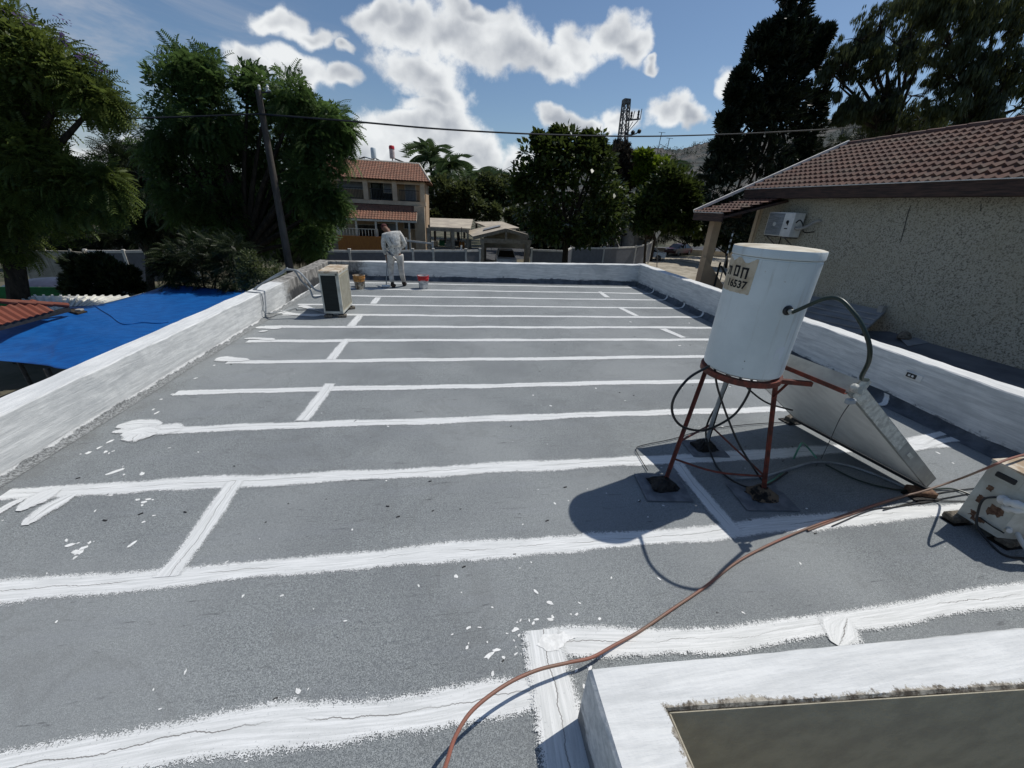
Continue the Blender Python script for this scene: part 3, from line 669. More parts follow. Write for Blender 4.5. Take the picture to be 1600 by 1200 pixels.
for k, (w_, h_) in dict(l=(.40, .36), r=(.46, .34), k=(.38, .30)).items():
    p = feet[k]; rot = Matrix.Rotation(-.12, 3, 'Z')
    b = MB(); b.box((p[0]+.0, p[1]-.01, .010), (w_, h_, .010), rot, bev=.004); b.build('foot_patch', M['patch'], std)['label'] = 'square patch of membrane under a stand foot'
    b = MB(); rr = np.random.default_rng(ord(k)); pr = []
    for lev, (s_, z_) in enumerate(((1., .017), (.93, .04), (.7, .070), (.35, .095))):
        for j in range(20):
            a = 2*pi*j/20; q = s_*(1+rr.normal(0, .09)); cx_, cy_ = .115*np.sign(cos(a))*abs(cos(a))**.5*q, .095*np.sign(sin(a))*abs(sin(a))**.5*q; pr.append((p[0]+cx_, p[1]+cy_+.005, z_+rr.normal(0, .005)))
    fs = [(l*20+j, l*20+(j+1) % 20, l*20+20+(j+1) % 20, l*20+20+j) for l in range(3) for j in range(20)]+[tuple(60+j for j in range(20))]
    b.add(pr, fs); b.build('tar_lump', M['tar'] if k != 'r' else mat('cracked_tar', (.16, .115, .075), .9, col2=(.015, .013, .012), scale=12, bump=1., bscale=30, lo=.45, hi=.55), std)

# collector panel, leaning
T1, T2, B1, B2 = np.array([2.74, 2.05, 1.12]), np.array([2.54, 3.30, 1.12]), np.array([4.17, 2.15, .085]), np.array([3.97, 3.43, .085])
nrm = np.cross(T2-T1, B1-T1); nrm = nrm/np.linalg.norm(nrm); nrm = nrm if nrm[2] > 0 else -nrm
TH = .11
pan = thing('solar_collector', 'solar heat collector leaning beside the water tank, its pale metal back towards us', 'solar panel', tuple((B1+B2)/2*[1, 1, 0]))
def quad(b, a, c_, d, e): b.add([a, c_, d, e], [(0, 1, 2, 3)])
b = MB(); ins_ = lambda p, f: p
ctr = (T1+T2+B1+B2)/4
def insq(p, k=.985, dn=0.): return ctr+(p-ctr)*k+nrm*dn
b.slab([insq(T1, .985, .008), insq(T2, .985, .008), insq(B2, .985, .008), insq(B1, .985, .008)], .006); b.build('back_sheet', M['panelback'], pan)
for (p, q, nm) in ((T1, T2, 'upper'), (B1, B2, 'lower'), (T1, B1, 'near'), (T2, B2, 'far')):
    b = MB(); d_ = (q-p)/np.linalg.norm(q-p); inw = (ctr-(p+q)/2); inw -= d_*inw.dot(d_); inw /= np.linalg.norm(inw)
    vs = [p, q, q+nrm*TH, p+nrm*TH, p+inw*.022+d_*.0, q+inw*.022, q+inw*.022+nrm*TH, p+inw*.022+nrm*TH]
    b.add(vs, [(0, 1, 2, 3), (4, 5, 6, 7), (0, 1, 5, 4), (3, 2, 6, 7), (0, 3, 7, 4), (1, 2, 6, 5)]); b.build('side_frame', M['panelside'], pan)
b = MB(); b.slab([insq(T1, .978, TH-.006), insq(T2, .978, TH-.006), insq(B2, .978, TH-.006), insq(B1, .978, TH-.006)], .004); b.build('glass', M['glass'], pan)
b = MB(); a_ = T1+(B1-T1)*.03; c_ = T1+(B1-T1)*.56; ou = np.cross(nrm, (B1-T1)); ou /= np.linalg.norm(ou); ou = ou if ou[1] < 0 else -ou
vs = []; r_ = np.random.default_rng(9)
for i in range(25):
    q = a_+(c_-a_)*i/24; vs += [q+ou*(.003+abs(r_.normal(0, .0025)))+nrm*.004, q+ou*(.003+abs(r_.normal(0, .003)))+nrm*(TH*.5), q+ou*(.003+abs(r_.normal(0, .0025)))+nrm*(TH-.006)]
b.add(vs, [(i*3+k, i*3+3+k, i*3+4+k, i*3+1+k) for i in range(24) for k in range(2)]); q = T1+(B1-T1)*.66; b.build('foil_tape', M['tape'], pan)
b = MB(); b.box(tuple(q+ou*.006+nrm*TH*.5), (.075, .004, .03), Matrix.Rotation(math.atan2(1.03, 1.43), 3, 'Y')); b.build('rating_plate', M['tape'], pan)
b = MB(); b.bar(T1+np.array([-.012, 0, -.012])+(T2-T1)*-.0, T2+np.array([-.012, 0, -.012]), .032, .004); b.bar(T1+np.array([-.028, 0, .004]), T2+np.array([-.028, 0, .004]), .004, .032); b.build('angle_rail', M['rust'], pan)
b = MB(); b.bar(B1+np.array([.02, -.01, -.02]), B2+np.array([.02, .01, -.02]), .05, .025); b.build('lower_rail', M['dark'], pan)
b = MB(); r_ = np.random.default_rng(12)
b.tube([T1+nrm*.045-np.array([0, .005, 0]), T1+nrm*.045-np.array([.01, .07, -.01])], .032, 12); b.tube([T1+nrm*.02-np.array([0, .05, 0.]), T1+nrm*.10-np.array([0, .05, -.03])], .026, 12)
o = b.build('foil_wrapped_elbow', M['tape'], pan, smooth=True)
b = MB(); p = T1+np.array([.0, -.04, -.05]); b.box(tuple(p), (.07, .035, .04), bev=.008); b.build('valve', M['bluegrey'], pan)
for k, (px, py, w_) in enumerate(((1240, 655, .22), (1440, 772, .20))):
    p = U(px, py, Z=.03); bl_ = thing('wooden_block', ['splintered dark block under the far foot of the solar panel', 'rust-red block under the near foot of the solar panel'][k], 'block', (p[0], p[1], 0))
    b = MB(); b.box((p[0]+.03, p[1]+.03, .032), (w_, .11, .055), Matrix.Rotation(.4-.7*k, 3, 'Z'), bev=.008); b.build('timber', M['block'] if k == 0 else M['rustspot'], bl_)
    b = MB(); b.box((p[0]+.0, p[1]+.0, .008), (w_*1.25, .16, .012), Matrix.Rotation(.1, 3, 'Z'), bev=.003); b.build('tar_pad', M['tar'], bl_)

def hose(name, lab, pts, r, m_, cat='hose', k=7, grp=None, n=8):
    b = MB(); b.tube(smooth_path(pts, k), r, n); o = b.build(name, m_, None, smooth=True); tag(o, lab, cat, grp); return o
# black feed pipe looping from tank to panel
p0 = fc+ax*.02
b = MB(); b.tube([fc+ax*.01, fc+ax*.03], .013, 10); b.tube([fc+ax*.03, fc+ax*.055], .018, 6); b.build('brass_fitting', M['tape'], tank)
arc = [fc+ax*.05]+[lift(*q) for q in ((1300, 465, 1012, 880), (1335, 490, 1035, 903), (1356, 530, 1075, 920), (1358, 562, 1110, 918), (1346, 590, 1135, 890))]+[T1+nrm*.10-np.array([0, .05, -.03])]
hose('black_pipe', 'thick black pipe arching from the white tank to the top corner of the solar panel', arc, .0125, M['greenblack'], 'pipe', 8, n=10)
fz = lambda px, py, z=.018: U(px, py, Z=z)
def yy(px, py, Y): return U(px, py, Y=Y)
hose('black_pipe', 'big black loop of pipe hanging round the left leg under the tank', [yy(1108, 572, 2.5), yy(1075, 592, 2.42), yy(1052, 625, 2.4), yy(1053, 652, 2.4), yy(1072, 669, 2.45), yy(1105, 671, 2.55), yy(1145, 650, 2.6), yy(1168, 618, 2.6), yy(1175, 592, 2.6)], .010, M['black'], 'pipe')
hose('black_pipe', 'black pipe dropping steeply from under the tank past the rear leg', [yy(1117, 576, 2.55), yy(1121, 605, 2.55), yy(1136, 650, 2.5), yy(1155, 695, 2.45), yy(1180, 735, 2.35), fz(1192, 752)], .009, M['black'], 'pipe')
hose('black_pipe', 'black pipe curving off behind the right leg to the panel back', [yy(1156, 590, 2.6), yy(1172, 610, 2.7), yy(1200, 630, 2.8), yy(1238, 641, 2.95)], .008, M['black'], 'pipe')
hose('black_pipe', 'black pipe bundle hugging the dark rear leg', [yy(1141, 588, 2.75), yy(1128, 620, 2.8), yy(1108, 655, 2.9), yy(1103, 680, 2.95), fz(1112, 712), fz(1125, 735), fz(1150, 754), fz(1175, 762), fz(1200, 757), fz(1230, 738)], .009, M['black'], 'pipe')
hose('grey_pipe', 'grey-green pipe standing beside the rear leg', [yy(1138, 588, 2.7), yy(1122, 630, 2.8), yy(1108, 675, 2.9), fz(1104, 695)], .016, M['bluegrey'], 'pipe')
hose('thin_cable', 'thin black cable running round the left stand foot and away to the panel', [fz(1012, 735), fz(998, 712), fz(994, 702), fz(1003, 696), fz(1050, 686), fz(1100, 672), fz(1160, 664), fz(1232, 659)], .0045, M['black'], 'cable', n=6)
hose('green_hose', 'pale green hose making a peak on the dark roof under the panel', [fz(1190, 760), fz(1215, 745), yy(1235, 725, 2.75), yy(1248, 700, 2.75), yy(1254, 692, 2.78), yy(1262, 699, 2.8), fz(1276, 716, .05)], .0085, M['green'], 'hose')
hose('grey_pipe', 'weathered grey pipe curving along the roof beneath the panel', [fz(1150, 748), fz(1190, 745), fz(1235, 732), fz(1272, 722), fz(1310, 724), fz(1350, 735), fz(1400, 755), fz(1440, 775)], .010, M['bluegrey'], 'pipe')
hose('green_hose', 'dark green hose passing the near foot of the panel towards the air conditioner', [fz(1290, 726), fz(1340, 750), fz(1400, 765), fz(1450, 765), fz(1490, 764), fz(1530, 778)], .008, M['greenblack'], 'hose')
for k, (lab, q) in enumerate((('blue-black cable forking up to the air conditioner', [(1380, 797), (1420, 786), (1450, 775), (1480, 768), (1530, 762)]), ('dark cable lying just below the forked cables by the panel foot', [(1300, 822), (1360, 797), (1400, 792), (1450, 783), (1520, 770)]),
                              ('dark cable sagging straight to the air conditioner foot', [(1440, 776), (1465, 782), (1500, 783), (1520, 783)]))):
    hose('thin_cable', lab, [fz(*a, .012) for a in q], .005, M['black'], 'cable', n=6)
hose('tie_wire', 'twisted black wire hanging from the panel corner to the roof', [T1+np.array([-.01, -.05, -.06]), lift(1312, 655, 1180, 840), yy(1296, 690, 2.35), fz(1284, 715), fz(1275, 728)], .003, M['black'], 'wire', n=5)

# ------------------------------------------------------------------ terracotta hose over the roof
hp = [(660, 1290, .55), (695, 1200, .34), (712, 1150, .27), (740, 1108, .22), (790, 1070, .17), (840, 1047, .13), (890, 1035, .09), (925, 1027, .06), (960, 1008, .03), (1000, 986, .015), (1050, 952, .012), (1100, 918, .012), (1150, 879, .012), (1200, 852, .012), (1260, 826, .014), (1330, 801, .016), (1400, 778, .05), (1440, 768, .10), (1500, 748, .24), (1545, 730, .60), (1580, 716, .66), (1640, 700, .62)]
P = [U(a, c_, Z=z_) for a, c_, z_ in hp]
hose('garden_hose', 'long terracotta garden hose snaking from the stairwell kerb up over the air conditioner', P, .0085, M['redhose'], 'hose', 8, n=10)
hose('garden_hose', 'second terracotta hose lying alongside the long one below the panel foot', [U(a, c_, Z=.012) for a, c_ in ((1262, 829), (1310, 811), (1370, 790), (1410, 777), (1442, 765))], .0075, M['redhose'], 'hose', 8)

# ------------------------------------------------------------------ outdoor air-conditioning units
def rect_tube_face(b, *a): pass
ac = thing('air_conditioner', 'rusty cream outdoor air conditioner at the right edge, its valve side towards us', 'air conditioner', (4.5, 1.72, 0))
x0, x1, y0, y1, z0, z1 = 4.10, 4.92, 1.575, 1.865, .065, .60
b = MB(); cz = .05
b.prism([(x0, y1), (x0, y0+.03), (x0+.11, y0), (x1, y0), (x1, y1)], z0, z1-.012); b.build('casing', M['acw'], ac)
b = MB(); b.prism([(x0-.008, y1+.006), (x0-.008, y0+.025), (x0+.11, y0-.008), (x1+.006, y0-.008), (x1+.006, y1+.006)], z1-.012, z1+.004); b.build('top_panel', M['actop'], ac)
b = MB(); b.box((x0-.006, (y0+y1)/2+.03, z1-.085), (.016, .12, .045), bev=.007); b.build('handle', M['dark'], ac)
b = MB(); b.box((x0-.003, (y0+y1)/2+.03, z1-.065), (.006, .17, .13), bev=.004); b.build('valve_cover', M['acw'], ac)
for (yy_, zz, w_, h_, sd) in ((1.79, .385, .035, .045, 1), (1.80, .27, .042, .06, 2), (1.70, .245, .07, .08, 3), (1.73, .12, .05, .03, 5), (1.79, .13, .045, .045, 6), (1.765, .10, .04, .03, 7)):
    Pq = jag([(yy_-w_/2, zz-h_/2), (yy_+w_/2, zz-h_/2), (yy_+w_/2, zz+h_/2), (yy_-w_/2, zz+h_/2)], .12, 4, sd)
    b = MB(); b.add([(x0-.0025, a, c_) for a, c_ in Pq], [tuple(range(len(Pq)))]); b.build('rust_patch', M['rustspot'], ac)
b = MB(); Pq = jag([(4.14, 1.66), (4.30, 1.62), (4.42, 1.70), (4.26, 1.74)], .2, 3, 9); b.add([(a, c_, z1+.0065) for a, c_ in Pq], [tuple(range(len(Pq)))]); b.build('rust_patch', M['rustspot'], ac)
b = MB(); b.tube(smooth_path([(x0-.0, 1.70, .36), (x0-.05, 1.67, .37), (x0-.06, 1.60, .40), (x0+.0, 1.50, .42), (x0+.3, 1.45, .43)], 5), [.028+.005*sin(i*2.1) for i in range(21)], 10); b.build('taped_pipe', M['white'], ac, smooth=True)
b = MB(); b.tube(smooth_path([(x0-.0, 1.66, .31), (x0-.045, 1.63, .33), (x0-.04, 1.57, .37), (x0+.1, 1.49, .40), (x0+.4, 1.46, .41)], 5), [.024+.004*sin(i*1.7) for i in range(21)], 10); b.build('taped_pipe', M['white'], ac, smooth=True)
cable = [np.array([x0-.005, 1.72, .36]), np.array([x0-.03, 1.77, .30]), np.array([x0-.04, 1.755, .20]), np.array([x0-.05, 1.70, .08]), fz(1553, 855, .01), fz(1572, 868, .01), fz(1600, 872, .01), fz(1680, 874, .01)]
b = MB(); b.tube(smooth_path(cable, 6), .008, 8); b.build('power_cable', M['black'], ac, smooth=True)
b = MB(); b.tube(smooth_path([np.array([x0+.0, 1.575, .16]), U(1578, 818, Z=.15), U(1590, 835, Z=.12), U(1604, 858, Z=.07), U(1640, 900, Z=.03)], 5), .016, 10); b.build('drain_pipe', M['white'], ac, smooth=True)
b = MB(); b.tube(smooth_path([np.array([x0-.01, 1.74, .14]), np.array([x0-.02, 1.66, .135]), np.array([x0-.01, 1.585, .13])], 4), .005, 6); b.build('copper_pipe', M['dark'], ac)
for k, (xx, yc, w_, d_) in enumerate(((4.10, 1.855, .16, .10), (4.28, 1.60, .26, .10), (4.80, 1.86, .16, .10), (4.80, 1.6, .2, .1))):
    o = thing('concrete_block', ['chipped block under the rear left foot of the rusty air conditioner', 'long rough block under the front of the rusty air conditioner', 'hidden rear right block under the rusty air conditioner', 'front right block under the rusty air conditioner'][k], 'block', (xx, yc, 0))
    b = MB(); b.box((xx, yc, .034), (w_, d_, .060), Matrix.Rotation(.1*k, 3, 'Z'), bev=.012); b.build('slab', M['block'], o)
    b = MB(); b.box((xx, yc, .0015), (w_*1.2, d_*1.3, .004)); b.build('tar_bed', M['tar'], o)

ac = thing('air_conditioner', 'tall cream outdoor air conditioner with dark coil face, standing by the left parapet', 'air conditioner', (-2.28, 8.38, 0))
x0, x1, y0, y1, z0, z1 = -2.46, -2.10, 7.98, 8.79, .08, .885
b = MB(); t_ = .028
for xx in (x0+t_/2, x1-t_/2):
    for y_ in (y0+t_/2, y1-t_/2): b.box((xx, y_, (z0+z1)/2), (t_, t_, z1-z0))
for z_ in (z0+.02, z1-.05):
    for y_ in (y0+t_/2, y1-t_/2): b.box(((x0+x1)/2, y_, z_), (x1-x0-2*t_, t_-.004, .04))
    for xx in (x0+t_/2, x1-t_/2): b.box((xx, (y0+y1)/2, z_), (t_-.004, y1-y0-2*t_, .04))
b.box((x1-.035, y0+.014, (z0+z1)/2), (.05, .024, z1-z0-.05)); b.build('frame', M['acw'], ac)
b = MB(); b.box(((x0+x1)/2, (y0+y1)/2+.02, z1+.004), (x1-x0+.012, y1-y0+.05, .018), bev=.004); b.box(((x0+x1)/2, (y0+y1)/2, z1-.016), (x1-x0+.006, y1-y0+.006, .028)); b.build('top_panel', M['actop'], ac)
b = MB(); b.box(((x0+x1)/2-.012, y0+.020, (z0+z1)/2-.01), (x1-x0-.07, .02, z1-z0-.12)); 
b.box((x0+.016, (y0+y1)/2, (z0+z1)/2-.01), (.012, y1-y0-.06, z1-z0-.1)); b.build('coil', M['coil'], ac)
b = MB(); b.box((x1-.012, (y0+y1)/2, (z0+z1)/2-.015), (.012, y1-y0-.07, z1-z0-.12)); b.build('side_panel', M['grille'], ac)
b = MB()
for k in range(11): b.box((x1-.003, y0+.1+k*.062, (z0+z1)/2-.015), (.006, .012, z1-z0-.18))
b.build('grille_bars', M['acw'], ac)
for k, (xx, y_) in enumerate(((x0+.07, y0+.02), (x1-.03, y0+.03), (x0+.07, y1-.05), (x1-.01, y1-.12))):
    o = thing('concrete_block', 'small block under the %s corner of the tall air conditioner' % ['near left', 'near right', 'far left', 'far right'][k], 'block', (xx, y_, 0))
    b = MB(); b.box((xx, y_, .030), (.15, .10, .05), Matrix.Rotation(.15*k, 3, 'Z'), bev=.008); b.build('slab', M['block'], o)
    b = MB(); b.box((xx, y_, .0655), (.06, .05, .02)); b.build('rubber_pad', M['black'], o)
# its pipes going over the left parapet
xw = lambda y: lx(y)
q = [(x0, 8.0, .50), (x0-.10, 7.95, .56), yy(480, 438, 8.0), yy(466, 424, 8.0), yy(455, 421.5, 8.0), yy(446, 422, 8.05), yy(441, 427, 8.1), (xw(8)-.29, 8.1, .40), (xw(8)-.31, 8.1, -.4)]
hose('grey_pipe', 'insulated grey pipe looping from the tall air conditioner over the parapet, upper loop', q, .018, M['bluegrey'], 'pipe')
q = [(x0, 8.0, .42), (x0-.14, 7.95, .40), yy(484, 452, 8.0), yy(470, 438, 8.0), yy(461, 424, 8.0), yy(450, 420.5, 8.05), yy(443, 423, 8.1), (xw(8)-.30, 8.16, .38), (xw(8)-.32, 8.16, -.4)]
hose('grey_pipe', 'insulated grey pipe looping from the tall air conditioner over the parapet, lower loop', q, .016, M['bluegrey'], 'pipe')
q = [(xw(8)-.31, 7.9, .35), (xw(8)-.27, 7.9, .49), (xw(8)-.1, 7.88, .50), (xw(8)+.012, 7.87, .485), (xw(8)+.02, 7.86, .3), (xw(8)+.06, 7.82, .12), fz(460, 482, .02), fz(466, 484, .02), fz(490, 484, .02), (x0+.1, 8.1, .02)]
hose('grey_pipe', 'pale conduit bent over the parapet edge and down to the tall air conditioner', q, .011, M['bluegrey'], 'pipe')

# ------------------------------------------------------------------ pails
def pail(p, m1, m2, lab, band, nm='bucket'):
    o = thing(nm, lab, 'bucket', (p[0], p[1], 0))
    b = MB(); b.lathe((p[0], p[1], 0), [(.115, .006), (.120, .012), (.138, .27), (.150, .275), (.150, .29), (.141, .292), (.143, .335), (.152, .34), (.152, .352), (.140, .352), (.130, .30), (.115, .02)], 28); b.build('pail', m1, o, smooth=True)
    b = MB(); b.lathe((p[0], p[1], 0), band, 28, cap=False); b.build('rim_band', m2, o, smooth=True)
    b = MB(); b.tube([(p[0]+.156*cos(a), p[1]-.03-.10*abs(sin(a)), .29-.16*sin(a)) for a in np.linspace(0, pi, 14)], .0035, 5); b.build('handle', M['bluegrey'], o)
    b = MB(); b.lathe((p[0], p[1], 0), [(.127, .22), (.127, .222)], 20); b.build('paint', M['splash'], o)
    return o
p = U(563, 451, Z=0); pail(p, M['pail'], M['orange'], 'paint pail streaked with ochre beside the worker', [(.1425, .20), (.145, .27), (.153, .274), (.153, .291), (.146, .293), (.147, .333), (.1545, .339), (.1545, .353)])
p = U(662, 451, Z=0); o = pail(p, M['bucket'], M['red'], 'white paint pail with a bright red upper band', [(.1405, .22), (.145, .27), (.154, .273), (.154, .292), (.146, .294), (.147, .333), (.156, .338), (.156, .354), (.14, .3545)])
b = MB()
for k in range(7): b.box((p[0]-.055+k*.018, p[1]-.1395-.002*(1-abs(k-3)/3), .232), (.012, .006, .018))
b.build('lettering', M['white'], o)

# ------------------------------------------------------------------ ground, street, hills
b = MB(); b.add([(-900, -60, GZ), (900, -60, GZ), (900, 900, GZ), (-900, 900, GZ)], [(0, 1, 2, 3)])
M['earth'] = mat('dry_earth', (.13, .115, .08), .95, col2=(.035, .042, .022), scale=.35, detail=8, bump=.5, bscale=6)
tag(b.build('ground', M['earth'], origin=(0, 0, GZ)), kind='structure')
b = MB(); b.add([(-60, 30, GZ+.006), (-4, 37.5, GZ+.006), (17, 46, GZ+.006), (60, 62, GZ+.006), (60, 74, GZ+.006), (14, 55, GZ+.006), (-60, 39, GZ+.006)], [tuple(range(7))])
M['asphalt'] = mat('asphalt', (.06, .062, .066), .9, var=.2, scale=1.2, bump=.3)
b2 = MB(); b2.add([(14, 27, GZ+.006), (60, 27, GZ+.006), (60, 62, GZ+.006), (24, 47, GZ+.006), (19, 40, GZ+.006)], [tuple(range(5))])
M['paving'] = mat('sunlit_paving', (.42, .38, .31), .9, col2=(.26, .23, .18), scale=.9, bump=.3, detail=8)
tag(b2.build('pavement', M['paving'], origin=(25, 40, GZ)), kind='structure')
M['slabs'] = mat('pale_paving', (.55, .53, .48), .9, col2=(.40, .38, .33), scale=2)
b2 = MB()
for k in range(9): 
    for j in range(2): b2.box((13.2+k*1.24, 22.5+j*2.04-k*.15, GZ+.05), (1.2, 2., .1))
tag(b2.build('path', M['slabs'], origin=(18, 23, GZ)), kind='structure')
tag(b.build('road', M['asphalt'], origin=(0, 45, GZ)), kind='structure')
prof = [(-400, 300), (200, 292), (500, 288), (700, 284), (760, 281), (795, 275), (830, 279), (880, 268), (930, 250), (975, 233), (995, 234), (1019, 230), (1050, 234), (1069, 232), (1100, 223), (1150, 214), (1200, 204), (1267, 192), (1340, 189), (1450, 195), (1700, 230), (2100, 260)]
M['hill'] = mat('scrubby_hill', (.105, .098, .09), .95, col2=(.04, .05, .048), scale=.05, detail=9, lo=.42, hi=.60)  # slight distance haze mixed into the colours as a cooler tint
def hill(D, prof, nrows, name, seed, lift_=1.):
    b = MB(); pts = []; r_ = np.random.default_rng(seed)
    for i in range(len(prof)-1):
        for k in range(8): t = k/8; pts.append((prof[i][0]*(1-t)+prof[i+1][0]*t, prof[i][1]*(1-t)+prof[i+1][1]*t))
    vs = []; n = len(pts)
    for (px, py) in pts:
        d = ray(px, py); q = d/math.hypot(d[0], d[1])
        top = np.array([q[0]*D, q[1]*D, H+q[2]*D+r_.normal(0, 1.)*D/900])
        for k in range(nrows):
            t = k/(nrows-1); rr = D*(1-.55*(1-t)); z = GZ-1+(top[2]-GZ+1)*(t**1.35)
            vs.append((q[0]*rr, q[1]*rr, z+(r_.normal(0, .012*D/10) if 0 < k < nrows-1 else 0)))
        vs.append((q[0]*D*1.3, q[1]*D*1.3, GZ-5))
    m_ = nrows+1
    for i in range(n-1):
        for k in range(m_-1): a = i*m_+k; b.f.append((a, a+m_, a+m_+1, a+1))
    b.v = [tuple(map(float, v)) for v in vs]
    return tag(b.build(name, M['hill'], origin=(0, D*.7, GZ), smooth=True), kind='structure')
hill(620, prof, 10, 'hills', 4)

# ------------------------------------------------------------------ foliage
def inst_mesh(name, T, F, pos, rot, scl, mats, parent, fs_mat=None):
    """one mesh made of many leaf templates; T (k,3), F equal-length faces"""
    T = np.asarray(T, float); n = len(pos); k = len(T); F = np.asarray(F, int)
    V = np.einsum('nij,kj->nki', rot, T)*np.asarray(scl)[:, None, None]+np.asarray(pos)[:, None, :]
    V = V.reshape(-1, 3); FF = (F[None]+np.arange(n)[:, None, None]*k).reshape(-1, F.shape[1])
    org = np.array(wloc(parent)) if parent is not None else pos.mean(0)
    me = bpy.data.meshes.new(name); me.vertices.add(len(V)); me.vertices.foreach_set('co', (V-org).ravel().astype(np.float32))
    me.loops.add(FF.size); me.loops.foreach_set('vertex_index', FF.ravel().astype(np.int32))
    me.polygons.add(len(FF)); me.polygons.foreach_set('loop_start', (np.arange(len(FF))*F.shape[1]).astype(np.int32))
    me.update(calc_edges=True)
    o = bpy.data.objects.new(name, me); C.objects.link(o); me.materials.append(mats)
    if parent is not None: o.parent = parent
    else: o.location = org
    return o
def frames(d, g_, roll=.5):
    """rotation matrices whose x axis is d"""
    d = d/np.linalg.norm(d, axis=1, keepdims=True); up = np.tile([0, 0, 1.], (len(d), 1))+g_.normal(0, roll, (len(d), 3))
    y = np.cross(up, d); y /= np.linalg.norm(y, axis=1, keepdims=True)+1e-9; z = np.cross(d, y)
    return np.stack([d, y, z], axis=2)
def frond_T(n=7, L=1., ll=.30, lw=.10, droop=.35, ang=1.0):
    T = []; F = []
    for i in range(n):
        t = .15+.85*i/(n-1); x = L*t*(1-.12*t); z = -droop*L*t*t
        s = ll*(1-.55*abs(t-.45))
        for sg in (-1, 1):
            dx_, dy_ = cos(ang)*s, sin(ang)*s*sg; b = len(T)
            T += [(x, 0, z), (x+dx_*.5-lw*.5, dy_*.5, z+.02*L-.0), (x+dx_, dy_, z-.06*L), (x+dx_*.5+lw*.5, dy_*.5, z+.02*L)]; F.append((b, b+1, b+2, b+3))
    return T, F
FR = frond_T(9, 1., .30, .075, .40, 1.1); FR2 = frond_T(10, 1., .34, .072, .50, 1.2)
LEAF = ([(0, 0, 0), (.5, -.28, .06), (1, 0, -.08), (.5, .28, .06), (.2, 0, 0)], [(0, 1, 2, 3)])
LEAF = ([(0, 0, 0), (.5, -.28, .06), (1, 0, -.08), (.5, .28, .06)], [(0, 1, 2, 3)])
TUFT_T = []; TUFT_F = []
_g = np.random.default_rng(1)
for i in range(6):
    a = _g.uniform(0, 2*pi); d = np.array([1, .55*cos(a), .55*sin(a)]); d /= np.linalg.norm(d); b_ = len(TUFT_T); o_ = _g.normal(0, .12, 3)
    w_ = np.cross(d, _g.normal(0, 1, 3)); w_ = w_/np.linalg.norm(w_)*.13
    TUFT_T += [tuple(o_-d*.1), tuple(o_+d*.45+w_), tuple(o_+d), tuple(o_+d*.45-w_)]; TUFT_F.append((b_, b_+1, b_+2, b_+3))
HANG_T = []; HANG_F = []
for i in range(7):
    a = _g.uniform(0, 2*pi); r0 = _g.uniform(.0, .35); b_ = len(HANG_T); ox, oy = r0*cos(a), r0*sin(a); L = _g.uniform(.6, 1.1); w_ = .075
    HANG_T += [(ox, oy, 0), (ox*1.2+w_*sin(a), oy*1.2-w_*cos(a), -L*.5), (ox*1.25+.05, oy*1.3, -L), (ox*1.2-w_*sin(a), oy*1.2+w_*cos(a), -L*.5)]; HANG_F.append((b_, b_+1, b_+2, b_+3))

L_ = dict(
 jac=leafmat('jacaranda_leaf', (.022, .046, .011), (.15, .19, .04), .40),
 lilac=leafmat('bead_tree_leaf', (.020, .048, .015), (.11, .175, .05), .40),
 fic=leafmat('ficus_leaf', (.009, .022, .007), (.085, .115, .025), .25, .35),
 cyp=leafmat('cypress_spray', (.006, .012, .007), (.022, .034, .014), .10),
 euc=leafmat('eucalyptus_leaf', (.010, .019, .008), (.085, .10, .035), .30),
 dark=leafmat('dark_leaf', (.005, .012, .005), (.03, .045, .014), .18),
 olive=leafmat('olive_leaf', (.018, .030, .010), (.10, .12, .04), .28),
 lime=leafmat('lime_leaf', (.03, .06, .01), (.16, .22, .02), .35),
 palm=leafmat('palm_leaf', (.025, .05, .018), (.10, .15, .055), .28),
 dry=leafmat('dry_ivy', (.02, .016, .012), (.07, .06, .045), .15),
 violet=leafmat('violet_blossom', (.05, .03, .09), (.16, .11, .26), .3))
M['bark'] = mat('bark', (.055, .042, .03), .95, col2=(.02, .016, .012), scale=9, stretch=(1, 1, .3), bump=.8, bscale=20)
def blob(px, py, rp, Y):
    c = U(px, py, Y=Y); return c, rp/FPX*depth(c)
def crown_points(blobs, g_, clumps, per, spread=.33, shell=(.55, 1.), up=.25, gap=.0):
    P = []; D = []
    for c, r in blobs:
        k = max(4, int(clumps))
        v = g_.normal(0, 1, (k, 3)); v /= np.linalg.norm(v, axis=1, keepdims=True); v[:, 2] = v[:, 2]*.9+up; rr = g_.uniform(shell[0], shell[1], k)**.8*r
        cc = c+v*rr[:, None]; cs = g_.uniform(.5, 1.25, k)
        for j in range(k):
            m_ = max(1, int(per*cs[j]*g_.uniform(.6, 1.3))); w_ = g_.normal(0, 1, (m_, 3)); w_ /= np.linalg.norm(w_, axis=1, keepdims=True)
            q = cc[j]+w_*(r*spread*cs[j]*g_.uniform(.35, 1., m_)**.6)[:, None]; P.append(q); D.append(w_*.9+v[j]*.6)
    return np.concatenate(P), np.concatenate(D)
